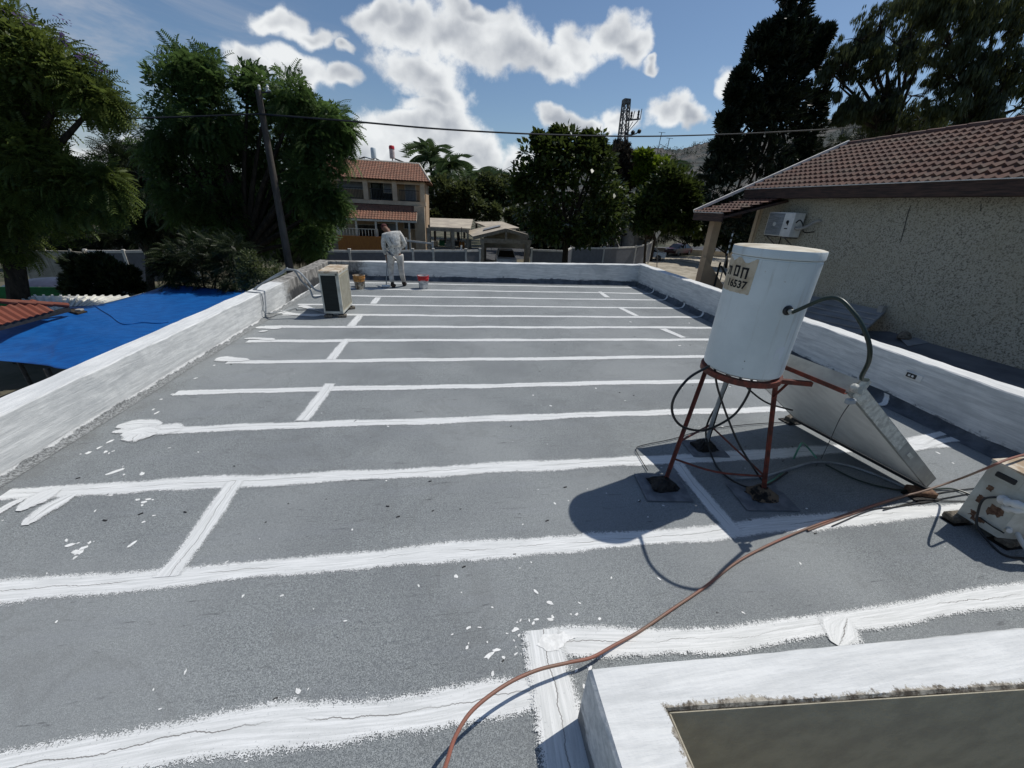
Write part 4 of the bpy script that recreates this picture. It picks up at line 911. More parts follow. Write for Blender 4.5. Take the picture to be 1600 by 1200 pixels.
def limb_mb(base, blobs, g_, r0, twigs=2, fork=None):
    b = MB(); base = np.array(base, float); ctr = np.mean([c for c, r in blobs], 0) if fork is None else np.array(fork)
    fk = base+(ctr-base)*.45 if fork is None else ctr
    b.tube(smooth_path([base-np.array([0, 0, .3]), base+(fk-base)*.5+g_.normal(0, .08, 3), fk], 4), [r0*1.15-(r0*.4)*i/8 for i in range(9)], 8)
    for c, r in blobs:
        mid = fk+(c-fk)*.5+np.array([*g_.normal(0, .12*r, 2), .15*r])
        pts = smooth_path([fk, mid, c], 4); b.tube(pts, [r0*.55*(1-.75*i/(len(pts)-1)) for i in range(len(pts))], 6)
        for k in range(twigs):
            v = g_.normal(0, 1, 3); v /= np.linalg.norm(v); b.tube([c, c+v*r*.45+np.array([0, 0, .05]), c+v*r*.8], [r0*.14, r0*.09, r0*.03], 5)
    return b
def tree(name, lab, base, pb, kind, seed, clumps=26, per=12, size=.35, r0=.16, group=None, cat='tree', T=None, spread=.33, droop=.0, mat_=None, fork=None, shell=(.55, 1.), twigs=2, outw=1., cull=0, thr=-.75, inner=0, isz=.16):
    g_ = np.random.default_rng(seed); blobs = [blob(*q) for q in pb]
    t = thing(name, lab, cat, base, group)
    limb_mb(base, blobs, g_, r0, twigs, fork).build('trunk', M['bark'], t, smooth=True)
    P, D = crown_points(blobs, g_, clumps, per, spread, shell)
    if cull:
        f = np.sin(P[:, 0]*cull+seed)+np.sin(P[:, 1]*cull*1.3+1)+np.sin(P[:, 2]*cull*1.1+2*seed)+.5*np.sin(P[:, 0]*cull*2.7)*np.sin(P[:, 2]*cull*2.3); k = f > thr; P, D = P[k], D[k]
    D = D*outw; D[:, 2] -= droop
    if T is HANG: rot = frames(np.stack([g_.normal(0, 1, len(P)), g_.normal(0, 1, len(P)), g_.normal(0, .12, len(P))], 1), g_, .12)
    else: rot = frames(D, g_, .45)
    tt = T or FR; inst_mesh('crown', tt[0], tt[1], P, rot, size*g_.uniform(.6, 1.3, len(P)), mat_ or L_[kind], t)
    if inner:
        P2, D2 = crown_points(blobs, g_, clumps, inner, spread*1.1, (.35, 1.02), .25)
        inst_mesh('inner_leaves', LEAF[0], LEAF[1], P2, frames(D2+g_.normal(0, .6, D2.shape), g_), isz*g_.uniform(.6, 1.3, len(P2)), mat_ or L_[kind], t)
    return t
TUFT = (TUFT_T, TUFT_F); HANG = (HANG_T, HANG_F)
gp = lambda px, Y: (lambda q: (q[0], q[1], GZ))(U(px, 400, Y=Y))

tree('jacaranda_tree', 'big jacaranda at the left edge with feathery fronds and a few violet blossoms', (float(U(25, 545, Y=13.5)[0]), 13.5, GZ),
     [(8, 70, 49, 13), (60, 105, 49, 13), (108, 128, 32, 13), (152, 160, 20, 13), (15, 130, 56, 13.5), (45, 180, 30, 13.5), (-30, 110, 78, 13.5), (0, 220, 50, 13), (-35, 230, 78, 13.5),
      (58, 262, 38, 13), (112, 288, 26, 13), (160, 292, 18, 13), (60, 305, 44, 13.3), (112, 315, 30, 13.3), (155, 315, 22, 13.3), (20, 320, 56, 13.3), (-30, 330, 67, 13.3), (70, 345, 40, 13.6), (0, 380, 40, 13.6)],
     'jac', 1, clumps=40, per=13, size=.44, inner=40, isz=.13, r0=.24, droop=.45, fork=U(10, 330, Y=13.5), cull=3.0)
g_ = np.random.default_rng(5); ja = [U(px, py, Y=12.6) for px, py in ((98, 28), (102, 62), (100, 60), (130, 88), (142, 88), (156, 108), (47, 34), (25, 24))]
t = thing('jacaranda_blossom', 'small violet blossom heads on the outer twigs of the big jacaranda', 'blossom', ja[1]); P = np.concatenate([c+g_.normal(0, .07, (9, 3)) for c in ja])
inst_mesh('blossom', LEAF[0], LEAF[1], P, frames(g_.normal(0, 1, (len(P), 3)), g_), .09*np.ones(len(P)), L_['violet'], t)

tree('bead_tree', 'large bright green tree with long drooping fronds behind the leaning wooden pole', gp(350, 18.5),
     [(274, 135, 29, 18.0), (300, 122, 29, 18.0), (335, 135, 27, 18.0), (290, 180, 47, 18.0), (335, 200, 39, 18.0), (274, 215, 29, 18.0), (388, 138, 25, 18.0), (415, 160, 29, 18.0), (462, 165, 29, 17.5), (480, 205, 29, 19.1), (517, 200, 27, 17.5), (527, 215, 19, 17.5), (507, 250, 33, 17.5),
      (440, 220, 41, 19.6), (395, 235, 39, 19.6), (492, 300, 35, 17.5), (517, 320, 19, 17.5), (450, 290, 41, 19.6), (390, 300, 45, 19.6), (330, 270, 49, 18.5), (280, 270, 43, 18.5), (300, 330, 41, 18.5), (480, 350, 35, 19.6), (430, 365, 35, 19.6), (380, 370, 35, 19.6), (495, 380, 23, 18.0), (252, 250, 17, 18.5), (345, 345, 35, 18.5)],
     'lilac', 2, clumps=34, per=13, size=.50, inner=46, isz=.17, r0=.24, droop=.5, T=FR2, cull=2.3)
tree('shade_tree', 'dark thicket tree filling the gap between the jacaranda and the bead tree', gp(215, 24),
     [(205, 262, 26, 23), (235, 275, 30, 23), (190, 300, 34, 24), (235, 320, 36, 24), (280, 330, 34, 24), (215, 350, 26, 24), (265, 365, 30, 24), (310, 372, 28, 24), (175, 285, 24, 24), (165, 325, 18, 25), (240, 378, 16, 25)],
     'dark', 3, clumps=42, per=18, size=.52, r0=.18, cull=1.8)
tree('round_shrub', 'rounded almost black shrub in front of the grey fence, above the white sheet roof', U(165, 455, Y=16.5)*[1, 1, 0]+np.array([0, 0, GZ]),
     [(128, 430, 20, 16.5), (155, 425, 22, 16.5), (185, 432, 22, 16.5), (150, 448, 26, 16.5), (190, 450, 22, 16.5), (208, 445, 12, 16.5), (115, 448, 12, 16.5)], 'dark', 4, clumps=24, per=22, size=.20, r0=.07, T=TUFT, cat='shrub')
tree('spiky_shrub', 'dark spiky shrub at the far corner of the blue tarpaulin', U(320, 460, Y=15.)*[1, 1, 0]+np.array([0, 0, GZ]),
     [(285, 415, 24, 15), (315, 405, 26, 15), (345, 400, 22, 15), (300, 435, 26, 15), (335, 438, 30, 15), (365, 430, 26, 14.5), (375, 405, 22, 14.5), (270, 428, 14, 15)], 'dark', 5, clumps=22, per=13, size=.36, r0=.08, T=FR, cat='shrub')
tree('hedge_shrub', 'olive-leaved shrub just beyond the left parapet beside the wooden pole foot', U(410, 440, Y=12.)*[1, 1, 0]+np.array([0, 0, GZ]),
     [(395, 415, 18, 12), (415, 425, 20, 12), (385, 435, 18, 12), (405, 445, 20, 12), (430, 435, 14, 12)], 'olive', 6, clumps=22, per=26, size=.085, r0=.05, T=LEAF, cat='shrub')
tree('ficus_tree', 'broad dark ficus with leathery leaves just left of the lattice pylon', gp(885, 30),
     [(850, 232, 16, 28), (848, 258, 28, 28), (882, 232, 22, 28), (880, 262, 34, 28), (915, 240, 24, 28), (935, 262, 22, 28), (828, 290, 26, 28), (860, 300, 38, 28), (905, 300, 42, 28), (945, 300, 26, 28), (840, 335, 34, 28.5), (885, 345, 42, 28.5), (930, 345, 38, 28.5), (965, 335, 22, 28.5), (850, 362, 22, 28.5), (905, 364, 24, 28.5), (945, 362, 22, 28.5), (843, 222, 8, 28), (872, 214, 9, 28), (915, 222, 9, 28), (935, 232, 9, 28), (816, 300, 14, 28)],
     'fic', 7, clumps=46, per=22, size=.36, r0=.25, T=LEAF, shell=(.5, 1.22), spread=.30, cull=1.25, thr=-.95)
tree('cypress_tree', 'towering dark cypress with a ragged pointed top right of the pylon', gp(1195, 30),
     [(1283, 62, 5, 28), (1275, 72, 6, 28), (1290, 52, 4, 28), (1278, 100, 8, 28), (1155, 122, 6, 28), (1145, 150, 7, 28), (1135, 190, 8, 28), (1232, -22, 8, 29), (1228, 2, 15, 29), (1224, 26, 21, 29), (1222, 52, 26, 29), (1252, 60, 16, 29), (1195, 62, 15, 29), (1218, 84, 33, 29), (1262, 92, 16, 29), (1182, 96, 16, 29), (1212, 118, 38, 29), (1178, 132, 18, 29), (1258, 128, 23, 29), (1205, 152, 42, 29), (1160, 165, 18, 29), (1258, 165, 23, 29), (1200, 190, 45, 29), (1148, 200, 20, 29), (1255, 205, 23, 29),
      (1195, 225, 47, 29), (1140, 235, 21, 29), (1250, 240, 21, 29), (1185, 262, 47, 29), (1130, 265, 23, 29), (1240, 270, 20, 29), (1180, 300, 47, 29), (1125, 300, 23, 29), (1150, 335, 42, 29), (1118, 330, 21, 29), (1130, 365, 33, 29)],
     'cyp', 8, clumps=34, per=12, size=.46, r0=.3, T=TUFT, outw=1., fork=U(1215, 150, Y=29.5), cull=1.7, thr=-.55, shell=(.5, 1.12))
eu = [(1320, 95, 26), (1345, 62, 30), (1375, 40, 32), (1400, 70, 34), (1350, 100, 30), (1300, 115, 15), (1312, 135, 16), (1385, 108, 32), (1425, 35, 34), (1445, 80, 30), (1345, 165, 26), (1322, 178, 14), (1370, 190, 26), (1380, 150, 22), (1425, 150, 24), (1440, 190, 30)]
tree('eucalyptus_tree', 'wind-combed eucalyptus right of the cypress, sky showing between its branches', gp(1400, 27), [(a, c_, r_, 26) for a, c_, r_ in eu], 'euc', 9, clumps=40, per=13, size=.42, r0=.26, T=HANG, fork=U(1392, 215, Y=26.5), twigs=6, cull=2.2, thr=-.35)
eu = [(1500, 20, 46), (1480, 70, 34), (1530, 75, 42), (1580, 40, 46), (1490, 120, 34), (1540, 135, 40), (1600, 110, 46), (1480, 165, 26), (1530, 180, 26), (1590, 170, 36), (1640, 60, 50), (1560, -20, 50), (1450, -10, 36), (1470, 25, 26)]
tree('eucalyptus_tree', 'larger denser eucalyptus cut by the right edge of the view', gp(1530, 22), [(a, c_, r_, 21) for a, c_, r_ in eu], 'euc', 10, clumps=46, per=15, size=.38, r0=.28, T=HANG, fork=U(1530, 210, Y=21.5), twigs=6, cull=2.4, thr=-.40)
tree('understory_tree', 'black-green trees massed behind the tiled roof ridge, under the eucalyptus', gp(1440, 32), [(1385, 210, 14, 30), (1420, 205, 16, 30), (1460, 200, 18, 29), (1350, 220, 13, 31), (1500, 195, 16, 28), (1310, 232, 12, 31), (1275, 250, 14, 32), (1240, 262, 16, 32)], 'dark', 11, clumps=40, per=16, size=.40, r0=.15)
tree('lime_tree', 'small yellow-green tree just right of the ivy-clad pylon', gp(1010, 40), [(1005, 252, 12, 38), (1018, 270, 15, 38), (1000, 278, 12, 38), (1030, 262, 12, 38), (1020, 296, 16, 38)], 'lime', 12, clumps=40, per=22, size=.42, r0=.12, T=LEAF)
tree('garden_tree', 'mid green leafy tree between the pylon and the cypress', gp(990, 52), [(1015, 350, 18, 34), (1050, 348, 18, 34), (1085, 338, 20, 34), (1095, 355, 16, 34), (1040, 285, 20, 33), (1062, 300, 22, 33), (1030, 310, 20, 33), (1078, 318, 20, 33), (1045, 330, 24, 33), (1010, 325, 20, 33), (1070, 345, 22, 33), (1000, 345, 18, 33)], 'fic', 13, clumps=46, per=24, size=.46, r0=.15, T=LEAF)
tree('hedge', 'low dark hedge above the red car at the bend of the street', gp(1060, 52), [(1030, 365, 16, 50), (1055, 362, 16, 50), (1080, 360, 18, 50), (1105, 358, 18, 50), (1130, 356, 20, 50), (1010, 360, 14, 50), (1155, 360, 20, 48)], 'dark', 14, clumps=40, per=24, size=.5, r0=.12, cat='hedge')
tree('background_tree', 'dark leafy tree low behind the carport roofs', gp(720, 52), [(690, 300, 18, 52), (715, 310, 20, 52), (738, 322, 16, 52), (702, 328, 18, 52), (685, 322, 12, 52), (728, 300, 14, 52)], 'olive', 15, clumps=40, per=22, size=.55, r0=.2, T=LEAF, group='trees beyond the carport')
tree('background_tree', 'bushy green tree between the palm clump and the concrete street pole', gp(775, 58), [(760, 292, 16, 56), (780, 300, 16, 56), (792, 312, 12, 56), (765, 318, 16, 56), (748, 306, 14, 56)], 'olive', 16, clumps=40, per=22, size=.55, r0=.2, T=LEAF, group='trees beyond the carport')
tree('background_tree', 'pale distant trees in front of the far low hill', gp(790, 95), [(770, 283, 10, 92), (785, 285, 10, 92), (798, 288, 9, 92), (755, 284, 9, 92)], 'olive', 17, clumps=36, per=20, size=.8, r0=.2, T=LEAF)
tree('background_tree', 'dark tree behind the far left street, seen under the jacaranda', gp(60, 48), [(20, 330, 30, 46), (60, 325, 26, 46), (95, 315, 24, 46), (-20, 330, 30, 46), (130, 310, 22, 46), (160, 322, 20, 46)], 'dark', 18, clumps=40, per=22, size=.75, r0=.25, T=LEAF)
tree('vine_hedge', 'tangled dark hedge behind the left fences', gp(200, 31), [(40, 378, 14, 30), (75, 380, 14, 30), (110, 382, 12, 30), (150, 378, 14, 30), (185, 378, 14, 30), (220, 378, 14, 30), (250, 380, 12, 30), (285, 385, 16, 29), (320, 390, 16, 28), (430, 390, 18, 25), (465, 395, 16, 25), (490, 398, 10, 25)], 'dark', 19, clumps=36, per=24, size=.40, r0=.08, cat='hedge')
tree('grassy_shrub', 'low brown-green shrub behind the carport, by the white vehicle', gp(800, 55), [(800, 338, 9, 50), (812, 345, 10, 49), (700, 340, 10, 52), (725, 335, 12, 52), (750, 334, 12, 52), (772, 334, 10, 52), (680, 340, 8, 50)], 'olive', 20, clumps=36, per=20, size=.5, r0=.08, T=LEAF, cat='shrub')

def palm(base_px, top_px, Y, nf, L, lab, seed, grp):
    g_ = np.random.default_rng(seed); top = U(*top_px, Y=Y); base = np.array([top[0]+.3, top[1], GZ])
    t = thing('palm_tree', lab, 'palm', base, grp)
    b = MB(); b.tube(smooth_path([base, (base+top)/2+np.array([.1, 0, 0]), top], 5), [.17]*11, 8); b.build('trunk', M['bark'], t, smooth=True)
    T = []; F = []
    for i in range(15):
        u = (i+1)/15; x = u*(1-.25*u); z = .45*u-1.05*u*u; s = .34*(1-.6*u)+.06
        for sg in (-1, 1):
            b_ = len(T); T += [(x, 0, z), (x+.10, sg*s*.5, z-.03), (x+.22, sg*s, z-.18), (x+.03, sg*s*.5, z-.06)]; F.append((b_, b_+1, b_+2, b_+3))
    for i in range(7):
        u0, u1 = i/7, (i+1)/7; b_ = len(T); T += [(u*(1-.25*u), w_, .45*u-1.05*u*u) for u, w_ in ((u0, -.012), (u1, -.01), (u1, .01), (u0, .012))]; F.append((b_, b_+1, b_+2, b_+3))
    az = np.arange(nf)*2.4+g_.uniform(0, 1, nf); el = g_.uniform(-.5, 1.1, nf); d = np.stack([np.cos(az)*np.cos(el), np.sin(az)*np.cos(el), np.sin(el)], 1)
    inst_mesh('crown', T, F, np.tile(top, (nf, 1)), frames(d, g_, .08), L*g_.uniform(.8, 1.1, nf), L_['palm'], t); return t
G_ = 'palms behind the brick-tiled house'
for k, (tp, Y, nf, L, lab) in enumerate((((672, 246), 60, 26, 3.3, 'feathery palm rising highest, right beside the tiled house roof'), ((700, 262), 58, 26, 3.0, 'palm second from the tiled house roof'), ((690, 285), 57, 22, 3.0, 'low palm tucked under the two taller ones by the tiled house'), ((742, 278), 66, 22, 3.0, 'upright palm standing alone left of the street pole'),
                                     ((764, 282), 64, 26, 3.2, 'wide palm nearest the concrete street pole'), ((760, 300), 60, 22, 2.6, 'short palm below the wide palm'), ((722, 284), 66, 20, 2.6, 'smaller palm between the palm clump and the lone upright palm'))):
    palm(None, tp, Y, nf, L, lab, 30+k, G_)
for k, (tp, Y, nf, L, lab) in enumerate((((1040, 262), 44, 20, 2.6, 'palm with bright fronds between the lime tree and the hill'), )):
    palm(None, tp, Y, nf, L, lab, 50+k, None)
g_ = np.random.default_rng(77); Pq = []
for k in range(420):
    px = g_.uniform(960, 1360); t_ = g_.uniform(0, 1)**2; py = np.interp(px, [p_[0] for p_ in prof], [p_[1] for p_ in prof]); D = 620*(1-.5*t_)
    d = ray(px, py); q = d/math.hypot(d[0], d[1]); tt_ = 1-(1-D/620)/.55; z = GZ-1+(H+q[2]*620-GZ+1)*(max(0, tt_)**1.35); Pq.append((q[0]*D, q[1]*D, z+1))
Pq = np.repeat(np.array(Pq), 26, 0)+g_.normal(0, 1, (420*26, 3))*[1.9, 1.9, 1.5]
o = inst_mesh('hillside_scrub', LEAF[0], LEAF[1], Pq, frames(g_.normal(0, 1, (len(Pq), 3)), g_), 1.5*np.ones(len(Pq)), L_['dark'], None); tag(o, kind='stuff')

# ------------------------------------------------------------------ tiled roofs
M['tile_r'] = tilemat('old_clay_tiles', [(.16, .080, .058), (.105, .056, .046), (.155, .12, .092), (.07, .042, .036)])
M['tile_h'] = tilemat('brick_red_tiles', [(.25, .12, .078), (.175, .09, .062), (.21, .13, .09), (.13, .08, .06)])
M['tile_l'] = tilemat('orange_tiles', [(.22, .07, .045), (.17, .055, .038), (.19, .08, .055), (.12, .05, .035)])
M['fascia'] = mat('brown_fascia_boards', (.085, .05, .04), .8, col2=(.035, .025, .022), scale=3, stretch=(1, 1, 14), bump=.4, bscale=8)
M['beige'] = mat('beige_plaster', (.50, .36, .23), .9, col2=(.38, .27, .18), scale=1.5, bump=.15, detail=7)
M['beige2'] = mat('pale_plaster', (.60, .49, .35), .9, col2=(.46, .37, .27), scale=1.5, detail=7)
M['trimw'] = mat('cream_trim', (.60, .55, .46), .8, var=.08)
M['wdark'] = mat('window_dark_glass', (.012, .014, .016), .15, var=.2, spec=.6)
M['shutter'] = mat('grey_shutter', (.26, .28, .30), .6, stretch=(1, 1, 12), scale=4)
M['orangewall'] = mat('orange_boards', (.42, .17, .035), .75, col2=(.30, .11, .03), scale=5, stretch=(9, 1, .5))
M['lightroof'] = mat('beige_sheet_roof', (.48, .42, .33), .8, col2=(.36, .31, .25), scale=1.2, detail=7)
M['timberw'] = mat('weathered_timber', (.34, .30, .24), .85, col2=(.22, .19, .15), scale=5)
M['fgrey'] = mat('grey_pvc_panel', (.14, .145, .165), .5, var=.06, spec=.4)
M['fwhite'] = mat('pale_fence_post', (.66, .63, .58), .6, var=.08)
M['slatbeige'] = mat('beige_slats', (.36, .33, .27), .7, var=.1, scale=2)
M['tarp'] = mat('blue_tarpaulin', (.006, .105, .36), .5, col2=(.004, .075, .28), scale=3.5, spec=.35, bump=.9, bscale=4, detail=7, stretch=(1, 2.2, 1))
M['sheetw'] = mat('white_sheet_metal', (.72, .71, .66), .45, var=.06)
M['sheetg'] = mat('grey_sheet_metal', (.30, .305, .315), .6, col2=(.20, .205, .21), scale=2, detail=7, bump=.3)
M['felt'] = mat('grey_roof_felt', (.17, .175, .185), .9, col2=(.10, .105, .115), scale=1.3, detail=8, bump=.3)
M['greensh'] = mat('green_screen', (.012, .10, .035), .7, var=.15, scale=2)
M['pole'] = mat('weathered_pole', (.11, .095, .08), .9, col2=(.06, .052, .045), scale=7, stretch=(1, 1, .2), bump=.5)
M['conc'] = mat('concrete', (.35, .335, .31), .85, var=.12)
M['galv'] = mat('galvanised_steel', (.20, .20, .20), .6, col2=(.09, .08, .07), scale=6, metal=.2)
def tiles(b, O, eu, ev, Lu, Lv, pitch, row, amp, k=6, step=.03, poly=None):
    """barrel-profile tiles: O eave corner, eu along the eave, ev up the slope"""
    O, eu, ev = [np.array(a, float) for a in (O, eu, ev)]; eu /= np.linalg.norm(eu); ev /= np.linalg.norm(ev); n_ = np.cross(eu, ev); n_ = n_ if n_[2] > 0 else -n_
    nr = max(1, int(round(Lv/row))); row = Lv/nr; r_ = np.random.default_rng(4)
    for r in range(nr):
        lo_, hi_ = (0, Lu) if poly is None else poly((r+.5)*row)
        j0, j1 = int(round(lo_/pitch*k)), int(round(hi_/pitch*k)); vs = []; jit = r_.normal(0, .004, j1//k+3)
        for j in range(j0, j1+1):
            s = j*pitch/k; ph = 2*pi*(j/k); w_ = amp*(.5+.5*sin(ph)+.18*sin(2*ph)); q = jit[j//k]
            vs += [O+eu*s+ev*(r*row+q-.02)+n_*(w_-.02), O+eu*s+ev*(r*row+q-.02)+n_*(w_+step), O+eu*s+ev*((r+1)*row+.02)+n_*(w_+.002)]
        fs = []; uv = []
        for j in range(j1-j0):
            a = j*3; ti = (j0+j)/k-.25
            for m_ in (0, 1): fs.append((a+m_, a+3+m_, a+4+m_, a+1+m_)); uv.append([(ti, r+.5)]*4)
        b.add(vs, fs, uv)
    return nr, row

# neighbour's house on the right
nb = thing('stucco_house', 'neighbouring house with rough splashed stucco wall and old clay tile roof, close on the right', 'house', (12, 6, GZ))
EX, EY, RXX = 8.4, 11.2, 11.2
ze = float(U(1165, 300, Y=EY)[2]); zr = float(U(1325, 230, Y=EY)[2]); ev = np.array([RXX-EX, 0, zr-ze]); Lv = float(np.linalg.norm(ev)); ev /= Lv
WX = 8.75
wc = U(1190, 318, X=WX)[1]
b = MB(); b.box((WX+1.2, (wc-3)/2, (GZ+ze-.12)/2-.0), (2.4, wc+3, ze-.12-GZ)); b.build('wall', M['stucco'], nb)
b = MB(); tiles(b, (EX, -2.5, ze+.03), (0, 1, 0), ev, EY+2.5, Lv, .155, .27, .042, 6, .05); b.build('roof', M['tile_r'], nb)['label'] = 'clay tile roof slope'
b = MB(); b.slab([(EX+.02, -2.5, ze), (EX+.02, EY-.02, ze), (RXX, EY-.02, zr), (RXX, -2.5, zr)], .05); b.slab([(RXX, -2.5, zr), (RXX, EY-.02, zr), (RXX+3.2, EY-.02, ze-.1), (RXX+3.2, -2.5, ze-.1)], .05); b.build('roof_deck', M['fascia'], nb)
b = MB()
n_ = 34
for i in range(n_):
    y = -2.4+i*(EY+2.4)/n_; b.tube([(RXX-.0, y, zr+.055), (RXX-.0, y+.42, zr+.075)], [.085, .075], 8)
b.build('ridge_tiles', M['tile_r'], nb, smooth=True)
b = MB(); e_ = ev; b.bar(np.array([EX-1.45, EY+.03, ze-1.45*(zr-ze)/(RXX-EX)+.10]), np.array([RXX, EY+.03, zr+.14]), .06, .07); b.build('verge_trim', M['fwhite'], nb)
b = MB(); b.box((EX-.02, (EY-2.5)/2, ze-.055), (.05, EY+2.5, .23)); b.box((EX+.05, (EY-2.5)/2, ze-.135), (.05, EY+2.5, .09)); b.build('fascia_board', M['fascia'], nb)
b = MB(); b.box((EX-.05, (EY-2.5)/2, ze+.068), (.03, EY+2.5, .016)); b.build('eave_trim', M['fwhite'], nb)
b = MB(); b.box((EX+.2, (EY-2.5)/2, ze-.15), (.40, EY+2.5, .02)); b.build('soffit', M['fascia'], nb)
# porch roof stepping lower at the far end
k_ = (zr-ze)/(RXX-EX); PX = EX-1.43; pz = ze-1.43*k_; py0 = 9.9
kp = (ze-.27-pz)/1.43; pv = np.array([1, 0, kp]); 
b = MB(); tiles(b, (PX, py0, pz+.03), (0, 1, 0), pv, EY-py0, 1.43*math.hypot(1, kp)+.1, .155, .27, .042, 6, .05); b.build('porch_roof', M['tile_r'], nb)
b = MB(); b.slab([(PX+.03, py0, pz), (PX+.03, EY-.02, pz), (EX+.3, EY-.02, ze-.27+.3*kp), (EX+.3, py0, ze-.27+.3*kp)], .06)
b.box((PX, (py0+EY)/2, pz-.04), (.05, EY-py0, .20)); b.box(((PX+EX)/2+.1, EY-.04, (pz+ze)/2-.30), (1.3, .05, .12)); b.build('porch_fascia', M['fascia'], nb)
b = MB(); b.box((PX-.03, (py0+EY)/2, pz+.07), (.03, EY-py0, .016)); b.build('eave_trim', M['fwhite'], nb)
c0 = U(1117, 352, Y=10.7); cx_ = float(c0[0]); b = MB(); b.box((cx_, 10.7, (pz-.1+GZ)/2), (.22, .22, pz-.1-GZ)); b.prism([(cx_-.16, 10.5), (cx_+1.25, 10.5), (cx_+1.25, 10.75), (cx_-.16, 10.75)], GZ, [1.1, -.3, -.3, 1.1]); b.build('porch_column', M['beige'], nb)
b = MB(); b.bar((cx_+.3, 10.4, .9), (cx_+1.5, 9.9, -.7), .05, .05); b.bar((cx_+.25, 10.4, 1.0), (cx_+.25, 10.4, .1), .04, .04); b.bar((cx_+.9, 10.1, .6), (cx_+.9, 10.1, -.6), .035, .035); b.build('stair_rail', M['dark'], nb)
b = MB(); b.box((WX+.8, wc-.02, (ze+GZ)/2-.1), (1.7, .12, ze-GZ-.25)); b.box((WX-.01, wc-.12, (ze+GZ)/2-.1), (.035, .03, ze-GZ-.3)); b.build('corner_trim', M['beige2'], nb)
b = MB(); r_ = np.random.default_rng(31)
cr = [U(px, py, X=WX-.006) for px, py in ((1423, 321), (1418, 335), (1414, 352), (1410, 368), (1407, 378))]; b.tube(cr, .006, 4); b.build('wall_crack', M['dark'], nb)
b = MB(); cr = [U(px, py, X=WX-.006) for px, py in ((1533, 319), (1532, 330))]; b.tube(cr, .005, 4); b.build('wall_crack', M['dark'], nb)
# its wall-hung air conditioner
af = U(1203, 331, X=WX-.37); aw = U(1243, 335, X=WX-.37); ab = U(1200, 366, X=WX-.37)
zt, zb_ = float(af[2]), float(ab[2])-.02; ya, yb = float(aw[1]), float(af[1])
ac = thing('air_conditioner', 'white outdoor air conditioner with round fan hung high on the stucco wall', 'air conditioner', (WX-.2, (ya+yb)/2, zb_))
b = MB(); b.box((WX-.22, (ya+yb)/2, (zt+zb_)/2), (.30, yb-ya, zt-zb_), bev=.012); b.build('casing', M['white'], ac)
b = MB(); cy_, cz_ = ya+(yb-ya)*.66, (zt+zb_)/2; b.box((WX-.372, cy_, cz_), (.010, (yb-ya)*.60, (zt-zb_)*.92), bev=.004); b.build('fan_grille', M['shutter'], ac)
b = MB()
for r__ in (.08, .13, .18, .22): b.lathe((WX-.38, cy_, cz_), [(r__, 0), (r__+.006, .002), (r__+.006, -.004)], 24, axis=(-1, 0, 0), cap=False)
b.build('fan_rings', M['bluegrey'], ac)
b = MB(); b.lathe((WX-.378, cy_, cz_), [(.05, 0), (.045, .012), (.0, .014)], 16, axis=(-1, 0, 0)); b.build('fan_hub', M['white'], ac)
b = MB(); ym = ya+(yb-ya)*.19; b.lathe((WX-.373, ym, cz_+.06), [(.045, 0), (.045, .004), (.0, .005)], 14, axis=(-1, 0, 0)); b.box((WX-.374, ym-.02, cz_+.02), (.004, .03, .07)); b.box((WX-.374, ym, cz_-.09), (.004, .10, .02)); b.build('maker_emblem', M['print'], ac)
b = MB(); b.tube(smooth_path([(WX-.25, ya-.0, cz_-.06), (WX-.27, ya-.10, cz_-.08), (WX-.25, ya-.28, cz_-.03), (WX-.1, ya-.36, cz_+.10), (WX, ya-.40, cz_+.12)], 5), .035, 8); b.build('insulated_pipe', M['conc'], ac, smooth=True)
b = MB(); b.tube(smooth_path([(WX-.28, ya-.0, cz_+.06), (WX-.30, ya-.12, cz_+.12), (WX-.28, ya-.22, cz_+.02), (WX-.22, ya-.26, cz_-.14), (WX-.02, ya-.34, cz_-.12)], 5), .014, 6); b.build('valve_pipe', M['black'], ac, smooth=True)
b = MB()
for y in (ya+.12, yb-.12): b.bar((WX, y, zb_-.02), (WX-.42, y, zb_-.02), .03, .03); b.bar((WX, y, zb_-.25), (WX-.35, y, zb_-.03), .02, .02)
b.build('bracket', M['galv'], ac)
b = MB(); b.tube([(WX-.03, yb-.25, zb_), (WX-.03, yb-.25, zb_-1.8)], .012, 6); b.build('drain_pipe', M['dark'], ac)
# lean-to roofs in the gap
lt = thing('sheet_roof', 'ribbed grey sheet-metal lean-to roof between the right parapet and the stucco wall', 'roof', (8, 7.3, .3))
q0, q1, q2, q3 = U(1262, 462, X=8.7), U(1383, 487, X=8.7), U(1343, 523, X=7.5), U(1250, 505, X=7.0)
b = MB(); b.slab([q0, q1, q2, q3], .04); b.build('sheet', M['sheetg'], lt)
for k in range(6):
    t_ = k/5; b = MB(); b.bar(q0*(1-t_)+q3*t_+np.array([0, 0, .012]), q1*(1-t_)+q2*t_+np.array([0, 0, .012]), .02, .02); b.build('rib', M['sheetg'], lt)
b = MB(); b.box(tuple(q1+np.array([-.06, .04, .04])), (.07, .10, .14)); b.build('end_flashing', M['conc'], lt)
lt = thing('felt_roof', 'flat grey felt lean-to roof running below the right parapet', 'roof', (7.5, 3, .1))
b = MB(); b.slab([(WX, 6.3, .24), (WX, -1, .30), (6.42, -1, .12), (6.42, 6.9, .12)], .1); b.prism([(6.42, -1), (WX, -1), (WX, 6.3), (6.42, 6.9)], GZ, .0); b.build('deck', M['felt'], lt)
s0 = U(1405, 530, Z=.24); tri = [s0, U(1490, 530, Z=.25), U(1418, 543, Z=.20)]
o = thing('offcut_sheet', 'triangular light offcut lying on the felt roof by the stucco wall', 'sheet', tri[0]); b = MB(); b.slab([q+np.array([0, 0, .03]) for q in tri], .012); b.build('sheet', M['sheetg'], o)
